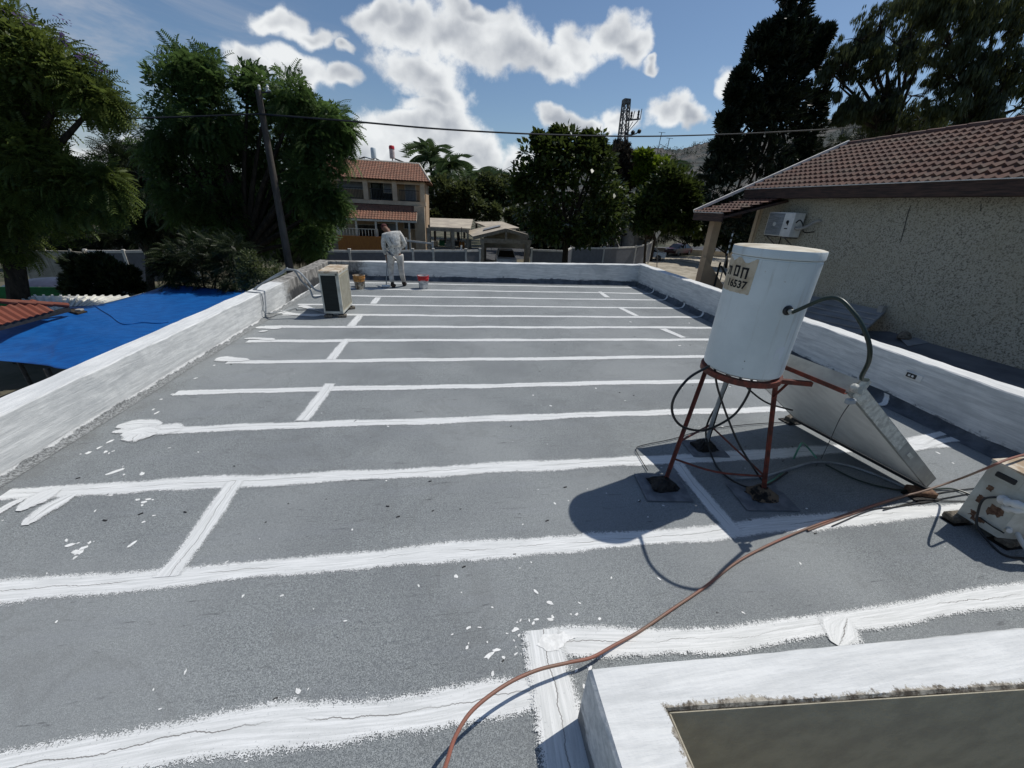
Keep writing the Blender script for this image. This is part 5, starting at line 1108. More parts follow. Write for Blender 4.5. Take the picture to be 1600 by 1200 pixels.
o = thing('stone', 'brown lump of stone weighing down the offcut on the felt roof', 'stone', s0); b = MB(); r_ = np.random.default_rng(8)
vs = []; 
for i in range(5):
    for j in range(9): a = 2*pi*j/9; rr = [.10, .13, .11, .07, .02][i]*r_.uniform(.8, 1.2); vs.append((s0[0]+.05+rr*cos(a), s0[1]-.02+rr*sin(a)*.8, .25+[0, .04, .09, .13, .15][i]))
b.add(vs, [(i*9+j, i*9+(j+1) % 9, i*9+9+(j+1) % 9, i*9+9+j) for i in range(4) for j in range(9)]+[tuple(36+j for j in range(9))]); b.build('rock', M['block'], o)
o = hose('blue_cable', 'thin dark blue cable lying along the felt roof', [U(1500, 572, Z=.17), U(1540, 577, Z=.16), U(1600, 597, Z=.15), U(1660, 620, Z=.15)], .008, mat('blue_sheath', (.02, .04, .12), .5), 'cable')

# ------------------------------------------------------------------ house with balcony
HY = 42
hs = thing('balcony_house', 'two-storey beige house with brick-red tiled roofs and a shaded upper balcony', 'house', (-6, 46, GZ))
h = lambda px, py, dy=0.: U(px, py, Y=HY+dy)
xl_, xr_ = -11.3, float(h(664, 300)[0])
zev, zbt, zfl = 3.80, 3.55, float(h(620, 314)[2])
b = MB(); b.box(((xl_+xr_)/2, HY+4.6, (GZ+zev)/2), (xr_-xl_, 7., zev-GZ)); b.box(((xl_+xr_)/2, HY+.55, (GZ+zfl)/2-.2), (xr_-xl_, 1.1, zfl-GZ-.4)); b.build('wall', M['beige'], hs)
b = MB(); b.box(((xl_+xr_)/2, HY+.5, zfl-.17), (xr_-xl_+.06, 1.3, .34)); b.box(((xl_+xr_)/2, HY+.05, zev-.16), (xr_-xl_+.06, .25, .32)); b.build('balcony_slab', M['beige2'], hs)
for px in (516, 572, 617, 660):
    x = float(h(px, 300)[0]); b = MB(); b.box((x, HY+.02, (zfl+zev)/2), (.42, .42, zev-zfl)); b.prism([(x-.45, HY-.15), (x+.45, HY-.15), (x+.45, HY+.15), (x-.45, HY+.15)], zev-.6, zev-.3) if False else None; b.build('column', M['beige2'], hs)
for (a, c_) in ((518, 570), (574, 615), (620, 658)):
    x0, x1 = float(h(a, 300)[0])+.2, float(h(c_, 300)[0])-.2; b = MB(); b.box(((x0+x1)/2, HY+.05, zfl+.95), (x1-x0, .05, .06)); b.box(((x0+x1)/2, HY+.05, zfl+.08), (x1-x0, .05, .06))
    n_ = int((x1-x0)/.13)
    for i in range(n_): b.box((x0+(i+.5)*(x1-x0)/n_, HY+.05, zfl+.5), (.035, .03, .85))
    b.build('railing', M['dark'], hs)
for (a, c_, m_, z0_, z1_) in ((525, 566, 'shutter', .9, 2.0), (577, 592, 'wdark', 0, 2.1), (593, 612, 'wdark', 0, 2.1), (598, 609, 'shutter', .7, 2.0), (632, 648, 'shutter', .1, 2.0)):
    x0, x1 = float(h(a, 300)[0]), float(h(c_, 300)[0]); f = MB(); yy0 = HY+1.08-(.05 if (a == 598) else 0)
    f.box(((x0+x1)/2, yy0-.0, zfl+(z0_+z1_)/2), (x1-x0+.14, .05, z1_-z0_+.14)); fo = f.build('window', M['trimw'], hs); f = MB(); f.box(((x0+x1)/2, yy0-.03, zfl+(z0_+z1_)/2), (x1-x0, .02, z1_-z0_)); f.build('pane', M[m_], fo)
# upper roof
e0, e1 = h(500, 275, -.5), h(672, 285.5, -.5); rdg0, rdg1 = np.array([-11.5, HY+2.6, 5.42]), np.array([float(h(655, 256, 2.6)[0]), HY+2.6, 5.42])
xe0, xe1 = -12.0, float(e1[0]); ez = 3.80; rv = np.array([0, 3.1, 5.42-ez]); rl = np.linalg.norm(rv)
b = MB(); cut = (xe1-rdg1[0])
tiles(b, (xe0, HY-.5, ez), (1, 0, 0), rv, xe1-xe0, rl, .26, .34, .05, 4, .03, poly=lambda s: (0, xe1-xe0-cut*s/rl)); b.build('roof', M['tile_h'], hs)
b = MB(); b.add([(xe0, HY-.45, ez-.03), (xe1, HY-.45, ez-.03), (rdg1[0], rdg1[1], 5.39), (xe0, rdg1[1], 5.39), (xe1, HY+8.5, ez-.03), (rdg1[0], HY+5.5, 5.39), (xe0, HY+8.5, ez-.03)], [(0, 1, 2, 3), (1, 4, 5, 2), (4, 6, 3, 5)]); b.add([(xe0, HY-.45, ez-.1), (xe1, HY-.45, ez-.1), (xe1, HY+8.5, ez-.1), (xe0, HY+8.5, ez-.1)], [(0, 1, 2, 3)]); b.build('roof_deck', M['tile_h'], hs)
b = MB(); b.tube([(xe0, rdg1[1], 5.44), (rdg1[0], rdg1[1], 5.44)], .10, 6); b.tube([(rdg1[0], rdg1[1], 5.44), (xe1, HY-.5, ez+.05)], .09, 6); b.build('ridge_tiles', M['trimw'], hs)
# lower roof
lz1 = zfl-.38
lx0, lx1 = float(U(505, 345, Y=HY-2.2)[0]), float(U(651, 345, Y=HY-2.2)[0]); lz0 = float(U(600, 343, Y=HY-2.2)[2])
b = MB(); rv = np.array([0, 2.2, lz1-lz0]); tiles(b, (lx0, HY-2.2, lz0), (1, 0, 0), rv, lx1-lx0, np.linalg.norm(rv), .26, .34, .05, 4, .03); b.build('roof', M['tile_h'], hs)
b = MB(); b.slab([(lx0, HY-2.2, lz0-.02), (lx1, HY-2.2, lz0-.02), (lx1, HY, lz1-.02), (lx0, HY, lz1-.02)], .06); b.box(((lx0+lx1)/2, HY-2.2, lz0-.1), (lx1-lx0, .08, .16)); b.build('roof_edge', M['trimw'], hs)
for px in (532, 560, 590, 622, 641):
    x = float(U(px, 380, Y=HY-2.1)[0]); b = MB(); b.box((x, HY-2.1, (lz0+GZ)/2), (.16 if px > 532 else .25, .16, lz0-.15-GZ)); b.build('porch_post', M['trimw'], hs)
for (a, c_, y0_, y1_, m_) in ((536, 558, 352, 372, 'beige2'), (562, 586, 352, 376, 'wdark'), (592, 606, 350, 385, 'wdark'), (608, 620, 350, 366, 'shutter'), (632, 652, 349, 357, 'wdark')):
    p0_, p1_ = U(a, y1_, Y=HY-.03), U(c_, y0_, Y=HY-.03); f = MB(); f.box(((p0_[0]+p1_[0])/2, HY-.03, (p0_[2]+p1_[2])/2), (p1_[0]-p0_[0]+.12, .05, p1_[2]-p0_[2]+.12)); fo = f.build('window', M['trimw'], hs)
    f = MB(); f.box(((p0_[0]+p1_[0])/2, HY-.06, (p0_[2]+p1_[2])/2), (p1_[0]-p0_[0], .02, p1_[2]-p0_[2])); f.build('pane', M[m_], fo)
b = MB(); ow0, ow1 = U(531, 400, Y=HY-2.6), U(601, 400, Y=HY-2.6); zt_ = float(U(565, 369, Y=HY-2.6)[2]); b.box(((ow0[0]+ow1[0])/2, HY-2.6, (zt_+GZ)/2), (ow1[0]-ow0[0], .1, zt_-GZ)); b.build('orange_board_screen', M['orangewall'], hs)
b = MB(); zr_ = zt_; x0, x1 = float(ow0[0]), float(U(590, 360, Y=HY-2.55)[0])
b.box(((x0+x1)/2, HY-2.5, zr_+.62), (x1-x0, .04, .05))
for i in range(14): b.box((x0+i*(x1-x0)/13, HY-2.5, zr_+.33), (.04, .03, .6))
b.build('porch_railing', M['trimw'], hs)
b = MB(); rr0 = U(640, 360, Y=HY-.5); b.box((float(h(657, 350)[0]), HY-.2, (GZ+zfl-.36)/2), (.95, 1.4, zfl-.36-GZ)); b.build('side_wing', M['beige2'], hs)
# gear on its roof
for k, (px, lab, mt) in enumerate(((584, 'small white solar tank over the tiled house ridge, left of the red-capped one', 'tank'), (613, 'white solar tank with a red cap above the ridge of the tiled house', 'tank'))):
    c_ = U(px, 246, Y=HY+3.6); o = thing('roof_tank', lab, 'water tank', c_); b = MB(); hh = .75 if k == 0 else .8
    b.lathe((c_[0], c_[1], c_[2]), [(.01, -.1), (.24, -.1), (.25, 0), (.25, hh), (.20, hh+.08), (.01, hh+.1)], 16); b.build('tank_shell', M['tank'] if k == 0 else mat('pinkish_tank', (.62, .50, .47), .5), o, smooth=True)
    if k: b = MB(); b.lathe((c_[0], c_[1], c_[2]), [(.27, hh-.10), (.27, hh+.12), (.2, hh+.22), (.01, hh+.24)], 16); b.build('cap', M['red'], o, smooth=True)
    b = MB()
    for a in range(3): b.bar((c_[0], c_[1], c_[2]-.05), (c_[0]+.3*cos(a*2.1), c_[1]+.3*sin(a*2.1), c_[2]-1.2), .04)
    b.build('stand', M['galv'], o)
    o = thing('roof_collector', ['dark solar panel sloping right of the plain white roof tank', 'dark solar panel sloping right of the red-capped roof tank'][k], 'solar panel', c_); p_ = [U(px+4, 247, Y=HY+3.5), U(px+[16, 24][k], 252+k, Y=HY+3.5)]
    b = MB(); b.slab([p_[0], p_[1]+np.array([0, 0, -.1]), p_[1]+np.array([0, 1.2, -.1]), p_[0]+np.array([0, 1.2, 0])], .1); b.build('panel', M['glass'], o); b = MB(); b.bar(p_[0]-np.array([0, 0, .1]), p_[0]-np.array([0, 0, 1.]), .05); b.build('prop', M['galv'], o)
o = thing('roof_collector', 'low dark solar panel at the left end of the tiled ridge', 'solar panel', U(570, 247, Y=HY+3.5)); b = MB(); p_ = [U(x_, y_, Y=HY+3.5) for x_, y_ in ((558, 248), (569, 244.5), (582, 248.5))]
b.slab([p_[0], p_[1], p_[1]+np.array([0, 1.2, .1]), p_[0]+np.array([0, 1.2, .1])], .08); b.slab([p_[1], p_[2], p_[2]+np.array([0, 1.2, .1]), p_[1]+np.array([0, 1.2, .1])], .08); b.build('panel', M['glass'], o); b = MB(); b.bar(p_[1]-np.array([0, 0, .1]), p_[1]-np.array([0, 0, 1.2]), .05); b.build('prop', M['galv'], o)

# ------------------------------------------------------------------ carport
CY = 36.
cp = thing('carport', 'timber carport group with pale beige pitched roofs in front of the palms', 'carport', (3, 37, GZ))
c3 = lambda px, py, dy=0.: U(px, py, Y=CY+dy)
def roofslab(nm, pts, th=.12, m_='lightroof'):
    b = MB(); b.slab(pts, th); return b.build(nm, M[m_], cp)
z1_ = float(c3(672, 354)[2])
roofslab('roof', [c3(672, 354), c3(735, 357), np.array([c3(735, 357)[0]+.5, CY+5, z1_+.55]), np.array([c3(672, 354)[0]-.2, CY+5, z1_+.50])])['label'] = 'low flat-pitched left roof'
za_ = float(c3(791, 357, -2)[2]); ap = c3(791, 357, -2); le = c3(739, 369.5, -2); re = c3(842, 371.5, -2)
roofslab('roof', [le, ap, ap+np.array([-.4, 6, .0]), le+np.array([-.4, 6, 0])]); roofslab('roof', [ap, re, re+np.array([-.4, 6, 0]), ap+np.array([-.4, 6, 0])])
bk = [c3(741, 346.5, 7), c3(784, 346, 7), c3(812, 356, 4.5), c3(770, 358, 3)]; roofslab('roof', bk)['label'] = 'rearmost pale roof slope'
b = MB(); b.slab([ap+np.array([-.35, 2.0, .06])+(le-ap)*.5, ap+np.array([-.2, 2.0, .10]), ap+np.array([-.2, 2.0, .10])+(re-ap)*.0+np.array([0, 1.4, .0]), ap+np.array([-.35, 3.4, .06])+(le-ap)*.45], .05); b.build('roof_vent', M['sheetg'], cp)
bz = float(c3(790, 377, -2)[2]); pl, pr = c3(754, 385, -2), c3(826, 385, -2)
b = MB(); b.bar((pl[0]-.2, CY-2, bz), (pr[0]+.2, CY-2, bz), .12, .35); b.bar(le+np.array([0, -.05, -.12]), ap+np.array([0, -.05, -.12]), .06, .26); b.bar(ap+np.array([0, -.05, -.12]), re+np.array([0, -.05, -.12]), .06, .26); b.bar((ap[0], CY-2, bz), (ap[0], CY-2, ap[2]-.2), .16, .16); b.build('gable_frame', M['timberw'], cp)
for px, dy in ((754, -2), (826, -2), (758, 3.5), (822, 3.5), (670, 0), (708, 0), (731, 0), (672, 4.6), (706, 4.6)):
    q = c3(px, 380, dy); zt_ = bz if dy in (-2, 3.5) else z1_-.1; b = MB(); b.box((q[0], CY+dy, (zt_+GZ)/2), (.26 if px not in (731,) else .16, .2, zt_-GZ)); b.build('post', M['timberw'], cp)
b = MB(); q0, q1 = c3(672, 358), c3(733, 361); b.bar(q0, q1, .12, .25); b.build('beam', M['timberw'], cp)
b = MB(); q0, q1 = c3(756, 384, 3.8), c3(824, 384, 3.8); b.box(((q0[0]+q1[0])/2, CY+3.8, -.9), (q1[0]-q0[0], .1, 1.6)); b.build('back_panel', M['slatbeige'], cp)
g_ = np.random.default_rng(15)
for k in range(6):
    x = float(c3(680, 380, 3)[0])+k*.62; o = thing('stored_box', ['flat brown carton at the left end of the carport shelf', 'green crate under the left carport roof', 'pale bundle on the carport shelf', 'dark drum under the carport', 'orange crate by the carport middle post', 'grey tub at the right end of the carport shelf'][k], 'storage', (x, CY+3, -1.6))
    b = MB(); b.box((x, CY+3, -1.45+.1*(k % 2)), (.5, .4, .35+.15*(k % 3)), bev=.04); b.build('body', [M['beige'], M['greensh'], M['conc'], M['dark'], M['orangewall'], M['shutter']][k], o); b = MB(); b.box((x, CY+3, -1.2+.1*(k % 2)+.075*(k % 3)), (.54, .44, .05), bev=.01); b.build('lid', M['timberw'], o)
b = MB(); q = c3(702, 383, 3.); o = thing('shelf', 'long timber shelf of clutter under the left carport roof', 'shelf', (q[0], CY+3, GZ)); b.box((q[0]-.0, CY+3, -1.72), (4.2, .7, .08)); b.build('board', M['timberw'], o)
for dx_ in (-1.9, 1.9): b = MB(); b.box((q[0]+dx_, CY+3, (GZ-1.76)/2), (.1, .6, -1.76-GZ)); b.build('leg', M['timberw'], o)
# rolled flag on its pole
fp = U(722, 410, Y=34.); ft = U(721, 355, Y=34.); o = thing('flag', 'furled blue and white flag on a thin pole in front of the carport', 'flag', (fp[0], 34, GZ))
b = MB(); b.tube([(fp[0], 34, GZ), (ft[0], 34, ft[2])], .035, 6); b.build('flagpole', M['dark'], o)
b = MB(); n_ = 10; vs = []
for i in range(n_+1):
    z = -1.0-1.5*i/n_
    for j in range(5): vs.append((fp[0]-.05+(j-2)*.07*(.5+i/n_)-.12*i/n_, 33.9+.06*sin(j*2.2+i*.4), z))
b.add(vs, [(i*5+j, i*5+5+j, i*5+6+j, i*5+1+j) for i in range(n_) for j in range(4)]); b.build('cloth', M['white'], o)
b = MB(); vs2 = [(v[0], v[1]-.02, v[2]) for v in vs]; b.add(vs2, [(i*5+j, i*5+5+j, i*5+6+j, i*5+1+j) for i in range(2, n_) for j in (2,)]); b.build('blue_stripe', mat('flag_blue', (.02, .08, .35), .7), o)

# ------------------------------------------------------------------ fences
def fence(name, lab, pts, hgt, pan_m, post_m, grp=None, cap=True, rail=.14, post=.14, slats=0, pm2=None):
    t = thing(name, lab, 'fence', (pts[0][0], pts[0][1], GZ), grp)
    for i, p in enumerate(pts):
        b = MB(); b.box((p[0], p[1], (p[2]+GZ)/2+.05), (post, post, p[2]-GZ+.1)); 
        if cap: b.box((p[0], p[1], p[2]+.12), (post*1.35, post*1.35, .05))
        b.build('post', post_m, t)
    for a, c_ in zip(pts[:-1], pts[1:]):
        a, c_ = np.array(a), np.array(c_); d = (c_-a)/np.linalg.norm(c_-a); a2, c2 = a+d*post*.52, c_-d*post*.52
        b = MB(); b.add([a2, c2, [c2[0], c2[1], c2[2]-hgt], [a2[0], a2[1], a2[2]-hgt]], [(0, 1, 2, 3)])
        n_ = np.cross(d, [0, 0, 1]); n_ = n_/np.linalg.norm(n_)*.03
        b = MB(); v = [a2-[0, 0, .08], c2-[0, 0, .08], np.array([c2[0], c2[1], c2[2]-hgt]), np.array([a2[0], a2[1], a2[2]-hgt])]; vs = [q+n_ for q in v]+[q-n_ for q in v]
        b.add(vs, [(0, 1, 2, 3), (7, 6, 5, 4), (0, 4, 5, 1), (3, 2, 6, 7)])
        if slats:
            for s_ in range(slats):
                f = (s_+.5)/slats; q0 = a2*1.; q1 = c2*1.; q0[2] -= .1+(hgt-.1)*f; q1[2] -= .1+(hgt-.1)*f; b.bar(q0, q1, .10, hgt/slats*.8)
        b.build('panel', pan_m, t); 
        if rail: b = MB(); b.bar(a2-[0, 0, .03], c2-[0, 0, .03], .10, rail); b.build('rail', post_m, t)
    return t
fz_ = lambda px, py, z=-1.1: U(px, py, Z=z)
fence('street_fence', 'long grey panel fence with pale posts in front of the balcony house and carport', [fz_(490, 391), fz_(546, 392), fz_(603, 392), fz_(645, 391.5), fz_(677, 391.5), fz_(728, 391.5), fz_(750, 391)], 1.85, M['fgrey'], M['fwhite'])
fence('street_fence', 'grey panel fence with pale posts right of the carport, ending at the street corner', [fz_(831, 390), fz_(883, 392), fz_(893, 387), fz_(944, 387.5), fz_(994, 385.5), U(1012, 381, Z=-.9), U(1019, 377.5, Z=-.7)], 2.0, M['fgrey'], M['fwhite'])
fence('street_fence', 'rear run of grey panel fence climbing towards the pylon foot', [U(1018, 376, Y=50), U(992, 369.5, Y=50), U(969, 363, Y=50)], 3.0, M['fgrey'], M['fwhite'])
fence('gate', 'pale open frame gate standing above the fence beside the worker', [U(634, 375, Y=31.5), U(676, 380, Y=32)], .05, M['fwhite'], M['fwhite'], rail=.12)
fence('grey_fence', 'dark grey panelled fence with white trim below the thicket on the left', [U(133, 392, Y=26), U(193, 392.5, Y=26.5), U(252, 391, Y=27), U(300, 392, Y=27.5)], 1.75, M['fgrey'], M['fwhite'], cap=False)
fence('slat_fence', 'beige horizontal slat fence behind the jacaranda trunk', [U(28, 391, Y=25), U(70, 391, Y=25.3), U(110, 392, Y=25.6), U(131, 394, Y=25.9)], 1.8, M['slatbeige'], M['slatbeige'], cap=False, slats=10, post=.08, rail=.05)

# ------------------------------------------------------------------ left yard: tarpaulin, sheet roof, tiled roof
def loft(rows, nu, sag=None):
    vs = []; n = len(rows)
    for i, r_ in enumerate(rows):
        pts = smooth_path(r_, max(1, nu//(len(r_)-1))) if len(r_) > 2 else [np.array(r_[0])*(1-k/nu)+np.array(r_[1])*k/nu for k in range(nu+1)]
        rr = np.array(pts); idx = np.linspace(0, len(rr)-1, nu+1); rr = np.stack([np.interp(idx, np.arange(len(rr)), rr[:, c]) for c in range(3)], 1); vs.append(rr)
    return np.array(vs)
tp = thing('tarpaulin', 'bright blue tarpaulin stretched over the yard left of our roof', 'tarpaulin', (-8, 11, -1))
top = [U(-90, 520, Z=-1.1), U(0, 509, Z=-1.05), U(62, 494, Z=-1.0), U(107, 480, Z=-.98), U(150, 477, Z=-1.0), U(199, 465, Z=-.98), U(240, 453, Z=-.9), U(262, 443, Z=-.75)]
bot = [U(-110, 556, Z=-1.3), U(0, 564, Z=-1.15), U(70, 571, Z=-1.0), U(118, 577, Z=-.9), np.array([-3.97, 6.9, -.55]), np.array([-3.95, 9.5, -.5]), np.array([-3.9, 12.2, -.5]), np.array([-4.6, 14.2, -.6])]
G = loft([top, bot], 48); nv = 30; vs = []
for j in range(nv+1):
    t_ = j/nv
    for i in range(49):
        p_ = G[0][i]*(1-t_)+G[1][i]*t_; u = i/48; z = p_[2]-.16*sin(pi*t_)*(1-.3*sin(pi*u))-.10*math.exp(-((u-.66)*9)**2)*sin(pi*t_)+(.022*sin(9*u+5*t_)+.012*sin(31*u-14*t_)+.010*sin(17*u+23*t_)+.02*max(0, sin(46*u+6*t_))**6)*sin(pi*t_)**.6; vs.append((p_[0], p_[1], z))
b = MB(); b.add(vs, [(j*49+i, j*49+i+1, j*49+50+i, j*49+49+i) for j in range(nv) for i in range(48)]); o = b.build('sheet', M['tarp'], tp, smooth=True); sm = o.modifiers.new('thickness', 'SOLIDIFY'); sm.thickness = .006
b = MB(); 
def near_px(px, py):
    A_ = np.array(vs)-[0, 0, H]; q_ = A_ @ CM.T; e_ = np.hypot(800+FPX*q_[:, 0]/q_[:, 2]-px, 600+FPX*q_[:, 1]/q_[:, 2]-py); return np.array(vs[int(e_.argmin())])+np.array([0, 0, .02])
sp_ = smooth_path([near_px(*q_) for q_ in ((147, 478), (158, 488), (172, 497), (195, 504), (220, 508), (245, 509), (262, 508))], 5); b.tube(sp_, .012, 5); b.build('seam_rope', M['tarp'], tp)
b = MB(); b.tube([np.array(v)+np.array([0, 0, .0]) for v in vs[:49]], .012, 5); b.build('hem', M['greenblack'], tp)
for k, q in enumerate((U(107, 482, Z=-.98), )):
    o = thing('roof_offcut', 'short dark plank weight lying on the tarpaulin edge by the tiled roof', 'plank', q); b = MB(); b.box((q[0]+.35, q[1]-.25, q[2]-.02), (.62, .22, .07), Matrix.Rotation(-.5, 3, 'Z'), bev=.01); b.build('plank', M['bark'], o); b = MB(); b.box((q[0]+.5, q[1]-.3, q[2]+.04), (.14, .12, .05), bev=.01); b.build('stone', M['conc'], o)
for k, q in enumerate((top[1], top[4], top[7], bot[2])):
    o = thing('post', ['post holding the near left edge of the blue tarpaulin', 'post under the middle of the blue tarpaulin edge', 'post at the far tip of the blue tarpaulin', 'post under the near corner of the blue tarpaulin'][k], 'post', (q[0], q[1], GZ)); b = MB(); b.tube([(q[0], q[1], GZ), (q[0], q[1], q[2]-.06)], .045, 8); b.build('tube', M['galv'], o); b = MB(); b.box((q[0], q[1], GZ+.03), (.2, .2, .06)); b.build('base', M['conc'], o)
tr_ = thing('tiled_roof', 'low orange-tiled roof corner at the left edge, overlapping the blue tarpaulin', 'roof', (-12, 12, GZ))
za = -.72; A0 = U(0, 508, Z=za-.08); A1 = U(107, 480, Z=za-.08); A2 = U(0, 457, Z=-.25)
eu_ = A1-A0; Lu = float(np.linalg.norm(eu_)); eu_ /= Lu; up_ = A2-A0; up_ -= eu_*up_.dot(eu_); Lv_ = float(np.linalg.norm(up_))
A0x = A0-eu_*3; b = MB(); tiles(b, A0x, eu_, up_, Lu+3, Lv_, .17, .40, .05, 8, .035, poly=lambda s: (0, (Lu+3)-(Lu+.1)*(s/Lv_))); b.build('tiles', M['tile_l'], tr_)
upn = up_/Lv_; b = MB()
for k in range(6):
    t_ = k/6; q0 = A0+eu_*(Lu-(Lu+.1)*t_)+upn*Lv_*t_+[0, 0, .05]; t2 = (k+1.15)/6; q1 = A0+eu_*(Lu-(Lu+.1)*t2)+upn*Lv_*t2+[0, 0, .07]; b.tube([q0, q1], [.065, .05], 8)
b.build('ridge_tiles', M['tile_l'], tr_, smooth=True)
b = MB(); b.bar(A0x+np.array([0, 0, -.06]), A1+np.array([0, 0, -.06]), .05, .10); b.build('eave_board', M['dark'], tr_)
q = A0x+upn*1.2-np.array([0, 0, .6]); b = MB(); b.box((q[0]-.5, q[1]+.5, (GZ-1.1)/2), (2.5, 1.6, -1.1-GZ)); b.build('wall', M['beige'], tr_)
ws = thing('sheet_roof', 'bright white ribbed sheet roof behind the tarpaulin and the orange tiles', 'roof', (-13, 14, -1.2))
W0, W1, W2, W3 = U(30, 465, Z=-1.0), U(205, 463, Z=-1.0), U(125, 482, Z=-1.12), U(85, 484, Z=-1.12)
b = MB(); nk = 14
W0_, W1_ = U(20, 462, Z=-1.), U(207, 463, Z=-1.)
b.slab([W0_, W1_, U(150, 480, Z=-1.1), U(60, 488, Z=-1.1)], .04); b.build('sheet', M['sheetw'], ws)
for k in range(nk):
    t_ = (k+.5)/nk; q0 = W0_*(1-t_)+W1_*t_+[0, 0, .02]; q1 = U(60, 488, Z=-1.1)*(1-t_)+U(150, 480, Z=-1.1)*t_+[0, 0, .02]; b = MB(); b.bar(q0, q1, .05, .05); b.build('rib', M['sheetw'], ws)
gs = thing('green_screen', 'dark green screen fence between the jacaranda trunk and the white sheet roof', 'fence', U(50, 463, Z=GZ)*[1, 1, 1])
b = MB(); q0, q1 = U(-40, 448, Y=16.5), U(106, 449, Y=17.5); b.bar((q0[0], q0[1], q0[2]-.35), (q1[0], q1[1], q1[2]-.35), .04, .7); b.build('screen', M['greensh'], gs)
for t_ in (0, .33, .66, 1): q = q0*(1-t_)+q1*t_; b = MB(); b.box((q[0], q[1]+.06, (q[2]+GZ)/2), (.06, .06, q[2]-GZ)); b.build('post', M['galv'], gs)
o = thing('trampoline', 'low dark disc-shaped cover standing behind the green screen fence', 'cover', U(75, 445, Y=20)); q = U(72, 443, Y=19.); b = MB(); b.lathe((q[0], q[1], 0), [(.1, q[2]-.4), (1.3, q[2]-.38), (1.35, q[2]-.15), (1.2, q[2]), (.5, q[2]+.18), (.05, q[2]+.22)], 24); b.build('cover', mat('dark_blue_cover', (.03, .035, .06), .4), o, smooth=True)
b = MB()
for a in range(4): b.tube([(q[0]+1.2*cos(a*1.57), q[1]+1.2*sin(a*1.57), q[2]-.3), (q[0]+1.2*cos(a*1.57), q[1]+1.2*sin(a*1.57), GZ)], .03, 6)
b.build('legs', M['galv'], o)

# ------------------------------------------------------------------ poles, wires, pylon
pl0, pl1 = U(452, 415, Y=16.2), U(408, 168, Y=16.2); dp = (pl1-pl0)/np.linalg.norm(pl1-pl0)
bs = pl0-dp*((pl0[2]-GZ)/dp[2]); tpz = pl1+dp*.45
up = thing('utility_pole', 'weathered wooden utility pole standing against the bead tree beyond the left parapet', 'utility pole', (bs[0], bs[1], GZ))
b = MB(); b.tube([bs, pl0, pl1, tpz], [.145, .135, .09, .085], 14); b.build('pole', M['pole'], up, smooth=True)
b = MB(); q = pl1+dp*.4; b.bar(q-[.1, 0, 0], q+[.35, 0, .03], .035, .04); b.build('cross_arm', M['dark'], up)
for dx_ in (.05, .3): b = MB(); b.lathe((q[0]+dx_, q[1], q[2]+.05), [(.025, 0), (.05, .03), (.035, .08), (.05, .11), (.02, .16)], 10); b.build('insulator', M['white'], up)
wq = [U(-60, 187, Y=14.2), U(100, 188, Y=13.9), U(240, 184, Y=15.2), U(404, 178, Y=16.1)]
hose('power_line', 'black overhead line from the left edge to the wooden pole', wq, .022, M['black'], 'cable', 6, 'overhead line strung across the view')
wq = [U(404, 178, Y=16.1), U(480, 184, Y=16.2), U(560, 190.5, Y=16.4), U(680, 201, Y=16.8), U(800, 208, Y=17.2), U(900, 211.5, Y=18), U(1000, 213, Y=19), U(1100, 211, Y=20.5), U(1200, 207, Y=22), U(1345, 199, Y=24)]
hose('power_line', 'thick twisted black overhead line spanning from the wooden pole to the right', wq, .028, M['black'], 'cable', 8, 'overhead line strung across the view')
for k, (lab, q) in enumerate((('thin distant wire crossing low in front of the cypress', [U(985, 253, Y=44), U(1080, 255, Y=42), U(1180, 250, Y=40), U(1330, 240, Y=37)]), ('lower thin wire crossing in front of the cypress foot', [U(985, 264, Y=44), U(1080, 268, Y=42), U(1200, 262, Y=40), U(1330, 250, Y=37)]),
                              ('faint service wire dropping left of the concrete street pole', [U(802, 258, Y=60), U(768, 276, Y=64), U(740, 288, Y=70)]))):
    hose('thin_wire', lab, q, .03, M['black'], 'wire', 6, n=5)
py_ = thing('lattice_pylon', 'rusty lattice electricity pylon rising out of dead ivy between the ficus and the lime tree', 'pylon', (U(965, 300, Y=40)[0], 40, GZ))
pt, pb = U(979, 156, Y=40), U(965, 300, Y=40); ax_ = (pt-pb)/np.linalg.norm(pt-pb); pb = pb-ax_*((pb[2]-GZ)/ax_[2]); Lp = float(np.linalg.norm(pt-pb))
def pc(k, s): w_ = .95-(.95-.38)*s/Lp; a = pi/4+k*pi/2; return pb+ax_*s+np.array([w_*cos(a), w_*sin(a), 0])*.95
for k in range(4): b = MB(); b.bar(pc(k, 0), pc(k, Lp), .10, .10); b.build('leg', M['galv'], py_)
b = MB(); ns = 17
for k in range(4):
    for i in range(ns):
        s0_, s1_ = Lp*i/ns, Lp*(i+1)/ns; b.bar(pc(k, s0_), pc((k+1) % 4, s1_), .045, .045); b.bar(pc((k+1) % 4, s0_), pc(k, s1_), .045, .045)
        if i % 2: b.bar(pc(k, s1_), pc((k+1) % 4, s1_), .07, .07)
b.build('bracing', M['galv'], py_)
b = MB(); b.box(tuple(pt-ax_*.12), (.56, .56, .35)); b.build('head_box', M['galv'], py_)
f1 = U(980, 188, Y=40); f2 = U(999, 186, Y=40); b = MB(); b.bar(f1, f2, .12, .12); b.bar(U(976, 212, Y=40), U(997, 188, Y=40), .05, .05); b.bar(U(976, 212, Y=40), U(989, 190, Y=40), .05, .05); b.build('side_arm', M['galv'], py_)
for px, py in ((986.5, 181), (997.5, 179)): q = U(px, py, Y=40); b = MB(); b.lathe(tuple(q), [(.04, -.3), (.11, -.25), (.07, -.1), (.11, .0), (.07, .12), (.11, .22), (.03, .35)], 8); b.build('insulator', M['dark'], py_)
